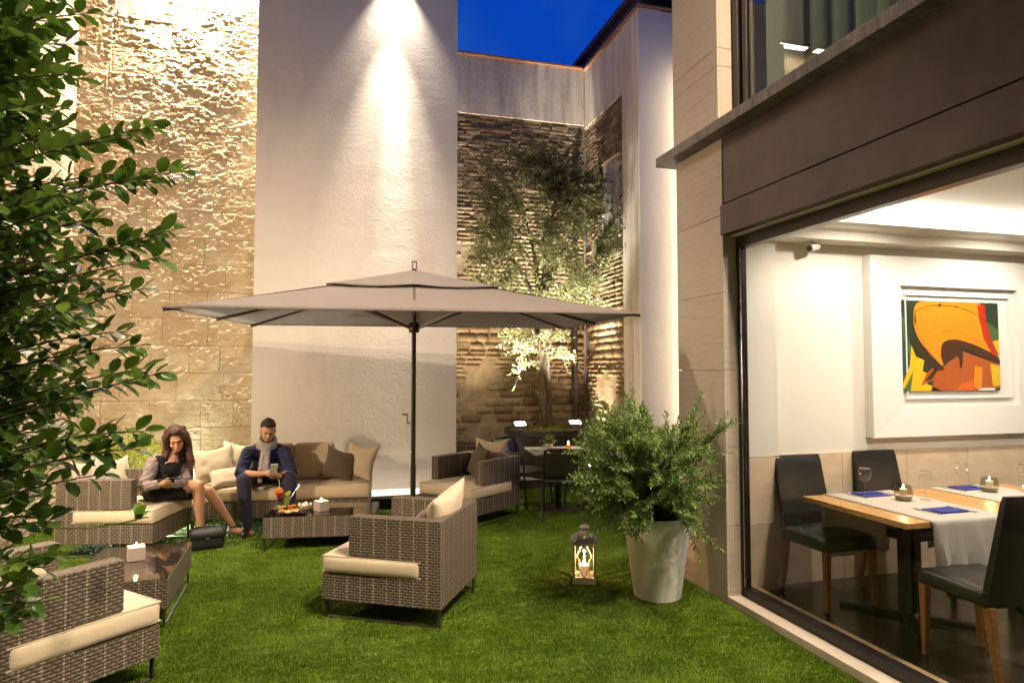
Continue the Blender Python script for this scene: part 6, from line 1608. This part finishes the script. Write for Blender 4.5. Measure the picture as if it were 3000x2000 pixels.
for (x, y, lab) in ((2.66, 9.06, 'small white uplight on the planter rim, toward the white wall'), (3.52, 9.10, 'small white uplight on the planter rim, toward the potted shrub')):
    f = empty('tree_uplight', (x, y, .835), 0, lab, 'uplight', 'uplights in the planter')
    B(-.03, .03, -.02, .02, 0, .05).build('bracket', 'lamp_housing', f)
    tl = R(24)
    hsg = B(-.085, .085, -.055, .055, 0.0, .045).build('housing', 'lamp_housing', f, bevel=.006, loc=(0, 0, .055), rot=(tl, 0, 0))
    B(-.078, .078, -.048, .048, .0455, .050).build('lens', 'lamp_glow', hsg)
    spot('tree_uplight_beam', (x, y - .02, 1.0), (3.05 + (x - 3.1) * .8, 9.36, 5.2), 1700, 66, 1.0, (1.0, .93, .82), .05)

for (x, y, tx, lab) in ((2.02, 9.30, 2.6, 'small added fill uplight on the raised bed behind the armchair'), (3.88, 9.30, 3.4, 'small added fill uplight on the raised bed in the brick corner')):  # unseen uplights added to brighten the crown and the bricks
    f = empty('bed_fill', (x, y, .151), 0, lab, 'uplight', 'added fill uplights on the raised bed')
    B(-.03, .03, -.02, .02, 0, .05).build('bracket', 'lamp_housing', f)
    hsg = B(-.07, .07, -.05, .05, 0.0, .045).build('housing', 'lamp_housing', f, bevel=.006, loc=(0, 0, .055), rot=(R(10), 0, 0))
    B(-.063, .063, -.043, .043, .0455, .050).build('lens', 'lamp_glow', hsg)
    spot('bed_fill_beam', (x, y - .01, .34), (tx, 9.35, 5.2), 700, 70, 1.0, WARM, .05)

def potted_shrub():
    rg = np.random.default_rng(17)
    cx, cy = 2.40, 4.50
    root = empty('potted_shrub', (cx, cy, 0), 0, 'bushy green shrub with fine leaves in a tall white pot', 'potted plant')
    MB().lathe([(.150, .004), (.172, .012), (.176, .03), (.252, .585), (.256, .60), (.250, .612), (.236, .612), (.228, .58), (0, .575)], n=44, cap1=False).build('pot', 'pot_white', root, smooth=True)
    MB().lathe([(0, .578), (.226, .5785)], n=30, cap0=False, cap1=False).build('soil', 'soil', root)
    O = np.array([cx, cy, 0]); tips = np.array(POT_TIPS) / 100.0 - O
    st = MB(); pos = []; dirs = []; size = []; tp = []
    for i, t in enumerate(tips):
        s0 = np.array([rg.normal(0, .07), rg.normal(0, .07), .57]); v = t - s0; d = np.linalg.norm(v)
        mid = s0 + v * .45 + np.array([0, 0, .22 * d + (.15 if t[2] < .75 else 0)]) + rg.normal(0, .03, 3)
        n = 12; P = bezier(s0, mid, t, n); st.tube(P.tolist(), list(np.linspace(.006, .002, n)), 4)
        chains = [(P, min(.34, d * .75), 1.0)]
        for k in range(3):
            a = rg.integers(5, n - 1); b0 = P[a]; e = b0 + (P[a] - P[a - 1]) / np.linalg.norm(P[a] - P[a - 1]) * rg.uniform(.08, .17) + rg.normal(0, .055, 3)
            Q = bezier(b0, (b0 + e) / 2 + rg.normal(0, .012, 3), e, 6); st.tube(Q.tolist(), .0018, 3); chains.append((Q, np.linalg.norm(e - b0), .9))
        for Q, span, sc in chains:
            m_ = len(Q); L = np.linalg.norm(np.diff(Q, axis=0), axis=1).sum() + 1e-4; nl = int(span / .0068); ang = rg.uniform(0, 6.28)
            for q in range(nl):
                f = max(0, 1 - span / L * q / nl); ii = f * (m_ - 1); a = int(min(m_ - 2, ii)); p = Q[a] + (Q[a + 1] - Q[a]) * (ii - a)
                ax = Q[a + 1] - Q[a]; ax = ax / (np.linalg.norm(ax) + 1e-6)
                s1 = np.cross(ax, np.array([.3, .5, .8])); s1 /= np.linalg.norm(s1) + 1e-6; s2 = np.cross(s1, ax); ang += 2.4 + rg.normal(0, .25)
                o = s1 * math.cos(ang) + s2 * math.sin(ang)
                pos.append(p); dirs.append(ax * (.55 + (1.3 if q < 4 else 0)) + o); size.append(rg.uniform(.030, .050) * sc); tp.append(q < 9 and rg.random() < (.75 if (i * 7) % 3 == 0 else .12))
    st.build('branchwork', 'twig', root, smooth=True)['kind'] = 'stuff'
    pos = np.array(pos); tp = np.array(tp); size = np.array(size); X, Y, Z = frames(np.array(dirs), rg, (0, 0, 1.))
    W_ = ([(0, 0, 0), (.15, .45, .03), (.10, .8, .01), (0, 1, -.03), (-.10, .8, .01), (-.15, .45, .03)], [(0, 1, 5), (1, 2, 5), (2, 4, 5), (2, 3, 4)])
    for nm, mk, mt in (('foliage', ~tp, 'sprig_leaf'), ('young_foliage', tp, 'sprig_tip')):
        o = scatter(nm, *W_, pos[mk], X[mk], Y[mk], Z[mk], size[mk], mt, root); o['kind'] = 'stuff'
    print('pot leaves', len(pos))
potted_shrub()

def corner_bush():
    rg = np.random.default_rng(21)
    root = empty('corner_bush', (-2.20, 8.36, 0), 0, 'small yellow-green bush lit from below against the stone wall', 'bush')
    n = 3600; c = rg.normal(0, 1, (n, 3)); c /= np.linalg.norm(c, axis=1)[:, None]; r0 = rg.random(n) ** .4
    P = c * r0[:, None] * np.array([.46, .32, .42]); lump = fbm(P[:, 0] * 6, P[:, 1] * 6, P[:, 2] * 6, 2, 5); k = lump > .38; P = P[k] + np.array([0, 0, .58]); D = c[k] + rg.normal(0, .6, (k.sum(), 3)); n = len(P)
    X, Y, Z = frames(D, rg); o = scatter('foliage', *LEAF_OVAL, P, X, Y, Z, rg.uniform(.025, .05, n), 'bush_leaf', root); o['kind'] = 'stuff'
    for k in range(12):
        a = rg.uniform(0, 6.28); e = np.array([.3 * math.cos(a), .2 * math.sin(a), rg.uniform(.5, .9)]); MB().tube(bezier(np.zeros(3), e * .5 + np.array([0, 0, .1]), e, 7).tolist(), list(np.linspace(.008, .002, 7)), 4).build('stem', 'twig', root)
corner_bush()
gl = empty('ground_uplight', (-1.80, 8.18, 0), 0, 'cool white garden spotlight hidden behind the woman and the sofa', 'uplight')
MB().cyl((0, 0, 0), (0, 0, .10), .012, n=8).build('spike', 'dark_metal', gl)
hs = MB().cyl((0, .05, .10), (0, -.05, .14), .045, .05, n=16).build('housing', 'dark_metal', gl, smooth=True)
MB().cyl((0, -.0505, .1402), (0, -.054, .1416), .044, n=16).build('lens', 'lamp_glow', gl)
spot('ground_uplight_beam', (-1.80, 8.11, .16), (-1.45, 7.2, .60), 150, 160, .7, (.95, 1.0, .92), .04)
spot('ground_uplight_back', (-1.80, 8.24, .16), (-2.2, 8.5, .9), 45, 150, .7, (.95, 1.0, .85), .04)

# ================================================================== PEOPLE
def xf(mb, origin, M3):
    mb.v = [tuple(Vector(origin) + M3 @ Vector(p)) for p in mb.v]; return mb
def join(dst, src):
    return dst.add(src.v, src.f)
def head_prims(female=False):
    m = MB(); k = .95 if female else 1.0
    m.ball((0, .012, .030), (.074 * k, .092, .086), 20, 14); m.ball((0, -.026, -.030), (.061 * k, .068, .084), 18, 12)
    m.ball((0, -.046, -.088), (.036 * k, .038, .026), 14, 9)
    m.cyl((0, -.086, .012), (0, -.112, -.026), .007, .013, 10); m.ball((0, -.108, -.030), (.016, .012, .010), 10, 7)
    m.ball((0, -.074, .026), (.052, .020, .013), 14, 8)
    for s in (-1, 1):
        m.ball((s * .035, -.062, -.028), (.025, .026, .026), 12, 8); m.ball((s * .075 * k, .008, -.012), (.010, .021, .031), 10, 8)
    m.ball((0, -.090, -.054), (.022, .011, .007), 10, 6); m.ball((0, -.088, -.064), (.019, .011, .007), 10, 6)
    return m
def hand(mb, wrist, d, nrm, thumb_side, curl=.9, scale=1.0):
    """palm along d, back of the hand towards nrm, thumb on thumb_side (+1/-1) across"""
    d = Vector(d).normalized(); nrm = Vector(nrm); nrm = (nrm - d * nrm.dot(d)).normalized(); sd = d.cross(nrm).normalized() * thumb_side
    w = Vector(wrist); s = scale
    limb(mb, [w, w + d * .03 * s, w + d * .085 * s], [.023 * s, .026 * s, .024 * s], 10)
    for i, (off, ln) in enumerate(((.030, .070), (.010, .078), (-.010, .074), (-.028, .058))):
        p = w + d * .085 * s + sd * off * s; a = 0; pts = [p - d * .03 * s, p]; q = p
        for seg in (.42, .33, .25):
            a += curl * (.55 if seg == .42 else .85)
            q = q + (d * math.cos(a) - nrm * math.sin(a)) * ln * seg * s; pts.append(q)
        limb(mb, pts, [.010 * s, .0095 * s, .0088 * s, .0080 * s, .0072 * s], 8)
    b = w + d * .025 * s + sd * .024 * s
    limb(mb, [b, b + (d * .5 + sd * .8 - nrm * .25).normalized() * .035 * s, b + (d * .5 + sd * .8 - nrm * .25).normalized() * .035 * s + (d * .85 + sd * .15 - nrm * .5).normalized() * .042 * s], [.013 * s, .011 * s, .009 * s], 8)
def rotm(yaw, pitch, roll=0.0): return Matrix.Rotation(yaw, 3, 'Z') @ Matrix.Rotation(pitch, 3, 'X') @ Matrix.Rotation(roll, 3, 'Y')
def face_parts(root, origin, M3, eye_y=.004, lipmat='lips', brow='hair_black'):
    for s in (-1, 1):
        m = MB(); m.ball((s * .030, -.0845, eye_y), (.0135, .007, .0045), 10, 6); xf(m, origin, M3).build('eye', 'eye_dark', root, smooth=True)
        m = MB(); m.tube([(s * .012, -.0945, .022), (s * .030, -.0945, .028), (s * .047, -.0830, .022)], [.0035, .0042, .002], 6); xf(m, origin, M3).build('eyebrow', brow, root, smooth=True)
    m = MB(); m.ball((0, -.0985, -.0585), (.0195, .0045, .0070), 12, 6); xf(m, origin, M3).build('mouth', lipmat, root, smooth=True)

def man():
    root = empty('person', (-.66, 7.7, 0), 0, 'man in navy shirt and grey scarf seated on the sofa, holding a phone', 'person')
    o = Vector((-.66, 7.7, 0))
    L = lambda *p: Vector(p) - o
    pel = L(-.66, 7.86, .545); hipR, hipL = L(-.755, 7.84, .535), L(-.565, 7.84, .535)
    waist = L(-.66, 7.80, .66); chest = L(-.655, 7.70, .775); nb = L(-.648, 7.615, .885); shR, shL = L(-.835, 7.64, .800), L(-.470, 7.625, .800)
    elR, elL = L(-.895, 7.47, .605), L(-.375, 7.46, .600); wrR, wrL = L(-.690, 7.275, .625), L(-.500, 7.285, .590)
    knR, knL = L(-.850, 7.335, .555), L(-.385, 7.315, .560); anR, anL = L(-.805, 7.345, .10), L(-.395, 7.285, .10)
    hc = L(-.632, 7.545, 1.045); HM = rotm(R(9), R(24), R(3))
    b = MB()
    limb(b, [pel, waist, chest], [.13, .125, .135], 16)
    b.ball(chest + Vector((0, .01, .03)), (.165, .10, .10), 18, 12)
    for s in (shR, shL): limb(b, [chest + Vector((0, 0, .06)), s], [.085, .062], 12)
    limb(b, [nb - Vector((0, -.03, .05)), nb, hc + HM @ Vector((0, .03, -.06))], [.07, .058, .055], 14)
    for a, e, w in ((shR, elR, wrR), (shL, elL, wrL)): limb(b, [a, (a + e) / 2, e, (e * .55 + w * .45), w], [.058, .050, .043, .040, .027], 12)
    for h, k, a in ((hipR, knR, anR), (hipL, knL, anL)): limb(b, [h, (h + k) / 2, k, k * .6 + a * .4, a], [.088, .076, .060, .058, .040], 14)
    join(b, xf(head_prims(), hc, HM))
    hand(b, wrR, L(-.600, 7.20, .655) - wrR, (-.35, -.35, .9), -1, .75)
    hand(b, wrL, L(-.545, 7.205, .640) - wrL, (.55, .45, -.6), -1, .95)
    fuse('body', b, .0058, 'skin_man', root, 3)
    # shirt
    c = MB()
    limb(c, [pel + Vector((0, 0, .0)), waist, chest], [.150, .142, .150], 16); c.ball(chest + Vector((0, .01, .03)), (.178, .112, .105), 18, 12)
    for s in (shR, shL): limb(c, [chest + Vector((0, .005, .05)), s], [.095, .078], 12)
    c.ball(nb + Vector((0, .02, -.045)), (.085, .07, .045), 12, 8)
    for a, e, w in ((shR, elR, wrR), (shL, elL, wrL)): limb(c, [a, (a + e) / 2, e, e * .80 + w * .20], [.074, .066, .060, .058], 12)
    sh = fuse('shirt', c, .008, 'shirt_navy', root, 3, .013)
    for e, w in ((elR, wrR), (elL, wrL)):
        f = MB(); f.cyl(e * .82 + w * .18, e * .70 + w * .30, .056, .052, 14); f.build('cuff', 'shirt_navy', sh, smooth=True, bevel=.006)
    t = MB()
    limb(t, [pel - Vector((0, 0, .02)), (hipR + hipL) / 2], [.145, .135], 14)
    for h, k, a in ((hipR, knR, anR), (hipL, knL, anL)): limb(t, [h, (h + k) / 2, k, k * .6 + a * .4, a + Vector((0, 0, .0))], [.102, .090, .074, .068, .054], 14)
    fuse('trousers', t, .008, 'trousers_navy', root, 3, .010)
    for a, s in ((anR, -1), (anL, 1)):
        f = MB(); d = Vector((s * .10, -1, 0)).normalized()
        limb(f, [a - Vector((0, 0, .03)), Vector((a.x, a.y, .045)) + d * .03, Vector((a.x, a.y, .036)) + d * .15, Vector((a.x, a.y, .032)) + d * .19], [.046, .044, .038, .030], 12)
        fuse('shoe', f, .009, 'shoe_dark', root, 2)
    h = MB(); h.ball((0, .030, .048), (.079, .088, .078), 18, 12); h.ball((0, -.020, .098), (.062, .070, .036), 14, 9); h.ball((.01, -.045, .112), (.045, .045, .026), 12, 8); h.ball((0, .075, .0), (.062, .040, .06), 12, 8)
    r_ = random.Random(5)
    for k in range(46):
        a = r_.uniform(0, 6.28); e = r_.uniform(.35, 1.5); h.ball((.070 * math.cos(a) * math.cos(e), .005 + .082 * math.sin(a) * math.cos(e), .052 + .082 * math.sin(e)), r_.uniform(.009, .017), 6, 5)
    fuse('hair', xf(h, hc, HM), .0055, 'hair_black', root, 0, .008)
    bd = MB(); bd.ball((0, -.050, -.094), (.036, .037, .024), 14, 9); bd.ball((0, -.098, -.045), (.026, .008, .005), 10, 6)
    for s in (-1, 1): bd.tube([(s * .066, -.005, -.035), (s * .058, -.030, -.075), (s * .036, -.058, -.100)], [.008, .012, .016], 8)
    fuse('beard', xf(bd, hc, HM), .005, 'stubble', root, 2)
    face_parts(root, hc, HM)
    # scarf: loop round the neck and two hanging ends
    s = MB(); ring = []
    for k in range(17):
        a = 2 * math.pi * k / 16; ring.append(nb + Vector((.088 * math.cos(a), .005 + .078 * math.sin(a), .035 + .03 * math.sin(a) - .012)))
    for dz, rr in ((0, .024), (.030, .021), (-.026, .024)): s.tube([p + Vector((0, 0, dz)) for p in ring], rr, 8)
    k0 = nb + Vector((.0, -.095, -.035)); s.ball(k0, (.042, .034, .045), 12, 8)
    s.tube([nb + Vector((-.08, -.04, .03)), k0 + Vector((-.03, 0, .03)), k0], [.028, .028, .03], 8); s.tube([nb + Vector((.08, -.04, .03)), k0 + Vector((.03, 0, .03)), k0], [.028, .028, .03], 8)
    for dx, ln in ((-.020, .34), (.018, .27)):
        P = [k0 + Vector((dx, -.01, -.02)), k0 + Vector((dx * 1.3 - .005, -.085, -.12)), k0 + Vector((dx * 1.4 - .01, -.12, -.20)), k0 + Vector((dx * 1.5 - .012, -.135, -ln))]
        for q in (-.014, 0, .014): s.tube([p + Vector((q, .003 * abs(q) * 100, 0)) for p in P], [.016, .014, .013, .012], 7)
    fuse('scarf', s, .0065, 'scarf_grey', root, 1, .012)
    w = MB(); wl = wrL * .85 + elL * .15; dd = (wrL - elL).normalized(); w.cyl(wl - dd * .008, wl + dd * .008, .033, n=14); w.build('bracelet', 'gunmetal', root, smooth=True)
    # phone in the hands
    ph = empty('phone', (-.545, 7.185, .650), 0, 'pale smartphone held by the man on the sofa', 'phone', 'phones')
    ph.rotation_euler = (R(40), 0, R(14))
    B(-.036, .036, -.004, .004, -.02, .125).build('case', 'white_plastic', ph, bevel=.003); B(-.032, .032, .0041, .0046, -.012, .117).build('screen', 'phone_glow', ph)
man()

def woman():
    root = empty('person', (-1.5, 7.05, 0), 0, 'woman in black dress and mauve cardigan seated in the armchair, looking at a phone', 'person')
    o = Vector((-1.5, 7.05, 0))
    L = lambda *p: Vector(p) - o
    pel = L(-1.60, 7.10, .55); hipA, hipB = L(-1.575, 7.02, .545), L(-1.56, 7.19, .53)
    waist = L(-1.57, 7.085, .67); chest = L(-1.515, 7.06, .775); nb = L(-1.462, 7.04, .885)
    shA, shB = L(-1.610, 6.955, .815), L(-1.385, 7.165, .800)
    elA, elB = L(-1.655, 6.835, .615), L(-1.310, 7.020, .605); wrA, wrB = L(-1.525, 6.775, .640), L(-1.395, 6.835, .625)
    knA, anA = L(-1.215, 6.965, .585), L(-1.185, 7.000, .115); knB, anB = L(-1.150, 7.150, .490), L(-.930, 7.215, .125)
    hc = L(-1.422, 6.985, 1.040); HM = rotm(R(14), R(27), R(-12))
    b = MB()
    limb(b, [pel, waist, chest], [.125, .098, .105], 16)
    b.ball(chest + Vector((.01, -.01, .02)), (.120, .115, .085), 16, 12)
    for s in (shA, shB): limb(b, [chest + Vector((0, 0, .055)), s], [.065, .046], 12)
    limb(b, [nb - Vector((0, 0, .06)), nb, hc + HM @ Vector((0, .03, -.06))], [.058, .046, .044], 14)
    for a, e, w in ((shA, elA, wrA), (shB, elB, wrB)): limb(b, [a, (a + e) / 2, e, e * .55 + w * .45, w], [.044, .039, .035, .032, .022], 12)
    for h, k, a in ((hipA, knA, anA), (hipB, knB, anB)): limb(b, [h, h * .5 + k * .5, k, k * .68 + a * .32, k * .3 + a * .7, a], [.090, .078, .056, .055, .038, .030], 14)
    # feet on heels
    for a, d in ((anA, Vector((.35, -.45, 0))), (anB, Vector((.95, .30, 0)))):
        d.normalize(); g = Vector((a.x, a.y, 0))
        limb(b, [a, g + Vector((0, 0, .075)) - d * .02], [.030, .030], 10); limb(b, [g + Vector((0, 0, .080)), g + d * .10 + Vector((0, 0, .045)), g + d * .16 + Vector((0, 0, .026)), g + d * .20 + Vector((0, 0, .020))], [.034, .034, .030, .018], 10)
    join(b, xf(head_prims(True), hc, HM))
    hand(b, wrA, L(-1.470, 6.745, .655) - wrA, (-.3, -.7, -.4), 1, .8, .88); hand(b, wrB, L(-1.440, 6.775, .645) - wrB, (.5, -.6, -.4), -1, .8, .88)
    fuse('body', b, .0058, 'skin_woman', root, 3)
    c = MB()
    limb(c, [pel, waist, chest - Vector((0, 0, .02))], [.145, .112, .118], 16); c.ball(chest + Vector((.015, -.015, -.005)), (.130, .125, .075), 16, 12)
    for s in (shA, shB):
        limb(c, [chest + Vector((0, 0, .03)), s * .75 + nb * .25], [.075, .050], 10); limb(c, [chest + Vector((.03, -.03, .0)), s * .6 + nb * .4 + Vector((.02, -.02, -.01))], [.09, .045], 10)
    for h, k in ((hipA, knA), (hipB, knB)): limb(c, [h, h * .45 + k * .55], [.112, .096], 14)
    limb(c, [hipA, hipB], [.115, .11], 12); limb(c, [hipA * .5 + knA * .5, hipB * .5 + knB * .5], [.088, .085], 12)
    fuse('dress', c, .008, 'dress_black', root, 3, .016)
    d = MB()
    for a, e, w in ((shA, elA, wrA), (shB, elB, wrB)): limb(d, [a, (a + e) / 2, e, e * .5 + w * .5, w], [.060, .055, .050, .044, .036], 12)
    for s, q in ((shA, Vector((-.02, -.02, -.16))), (shB, Vector((.02, .03, -.16)))):
        limb(d, [s, s * .6 + chest * .4 + q * .55 + Vector((-.03, .03, 0)), pel * .7 + s * .3 + Vector((-.03, .02, .02))], [.055, .06, .05], 10)
    limb(d, [shA * .85 + nb * .15 + Vector((-.03, .03, .0)), chest + Vector((-.075, .075, .04)), shB * .85 + nb * .15 + Vector((-.03, .03, .0))], [.05, .06, .05], 12)
    limb(d, [chest + Vector((-.075, .075, .02)), pel + Vector((-.07, .07, .04))], [.09, .10], 12)
    fuse('cardigan', d, .008, 'cardigan_mauve', root, 3, .016)
    # long hair
    h = MB(); H = lambda *p: hc + HM @ Vector(p)
    hh = MB(); hh.ball((0, .032, .042), (.084, .092, .086), 18, 12); hh.ball((0, -.010, .094), (.060, .070, .034), 14, 9); join(h, xf(hh, hc, HM))
    for s in (-1, 1):
        for q, (fx, ln, rr) in enumerate(((.0, .40, .032), (.02, .44, .032), (-.02, .34, .028), (.045, .42, .034))):
            p0 = H(s * .045, -.012 + fx, .080); p1 = H(s * .088, -.018 + fx, .02); p2 = H(s * .092, -.01 + fx, -.09)
            end = p2 + Vector((s * .012 + (.03 if s > 0 else .02), -.015 + .3 * fx, -ln + .10)); mid = p2 + Vector((s * .02, -.02, -.12))
            h.tube([p0, p1, p2, mid, end], [rr * .7, rr, rr * 1.05, rr, rr * .35], 8)
    for k in range(5):
        x = -.06 + .03 * k; h.tube([H(x, .10, .05), H(x * 1.2, .115, -.05), H(x * 1.2, .10, -.12) + Vector((0, 0, -.10)), H(x, .08, -.12) + Vector((0, 0, -.20))], [.035, .038, .036, .014], 8)
    r_ = random.Random(3)
    fuse('hair', h, .0065, 'hair_brown', root, 2, .004)
    st = MB()
    for k in range(70):
        s = -1 if k % 2 else 1; fx = r_.uniform(-.045, .075); w_ = r_.uniform(.92, 1.04); ln = r_.uniform(.22, .46)
        p0 = H(s * .03 * w_, -.03 + fx, .118); p1 = H(s * .095 * w_, -.02 + fx, .03); p2 = H(s * .103 * w_, -.012 + fx, -.09)
        q = Vector((r_.uniform(-.02, .02), r_.uniform(-.03, .01), 0)); mid = p2 + Vector((s * .026, -.02, -.12)) + q * .5; end = p2 + Vector((s * .02 + .03, -.015, -ln + .10)) + q
        st.tube([p0, p1, p2, mid, end], [.003, .004, .004, .0035, .0012], 4)
    st.build('loose_hair', 'hair_brown', root, smooth=True)
    face_parts(root, hc, HM, .002, 'lips', 'hair_brown')
    n = MB(); n.tube([nb + Vector((.05 * math.cos(a), .045 * math.sin(a), .01 + .012 * math.sin(a))) for a in np.linspace(0, 2 * math.pi, 17)], .004, 6); n.build('necklace', 'steel', root, smooth=True)
    # sandals
    for a, dd in ((anA, Vector((.35, -.45, 0))), (anB, Vector((.95, .30, 0)))):
        dd.normalize(); g = Vector((a.x, a.y, 0)); sd = Vector((-dd.y, dd.x, 0))
        f = MB()
        P = [g - dd * .035 + Vector((0, 0, .055)), g + dd * .06 + Vector((0, 0, .040)), g + dd * .13 + Vector((0, 0, .008)), g + dd * .215 + Vector((0, 0, .004))]
        for i in range(3): f.bar(P[i], P[i + 1], .062, .008)
        f.cyl(g - dd * .03 + Vector((0, 0, .055)), g - dd * .025 + Vector((0, 0, .0)), .012, .007, 8)
        f.tube([a + Vector((0, 0, -.008)) + (dd * math.cos(t) + sd * math.sin(t)) * .035 for t in np.linspace(0, 2 * math.pi, 15)], .005, 6)
        c0 = g + dd * .155 + Vector((0, 0, .012)); f.tube([c0 + sd * .036 * math.cos(t) + Vector((0, 0, .045 * math.sin(t))) for t in np.linspace(0, math.pi, 9)], .007, 6)
        f.build('sandal', 'shoe_dark', root, smooth=True)
    ph = empty('phone', (-1.452, 6.755, .672), 0, 'dark smartphone held by the woman in the armchair', 'phone', 'phones')
    ph.rotation_euler = (R(48), 0, R(14))
    B(-.072, .072, -.004, .004, -.034, .034).build('case', 'lens_dark', ph, bevel=.003); B(-.066, .066, .0041, .0046, -.030, .030).build('screen', 'phone_glow', ph)
woman()
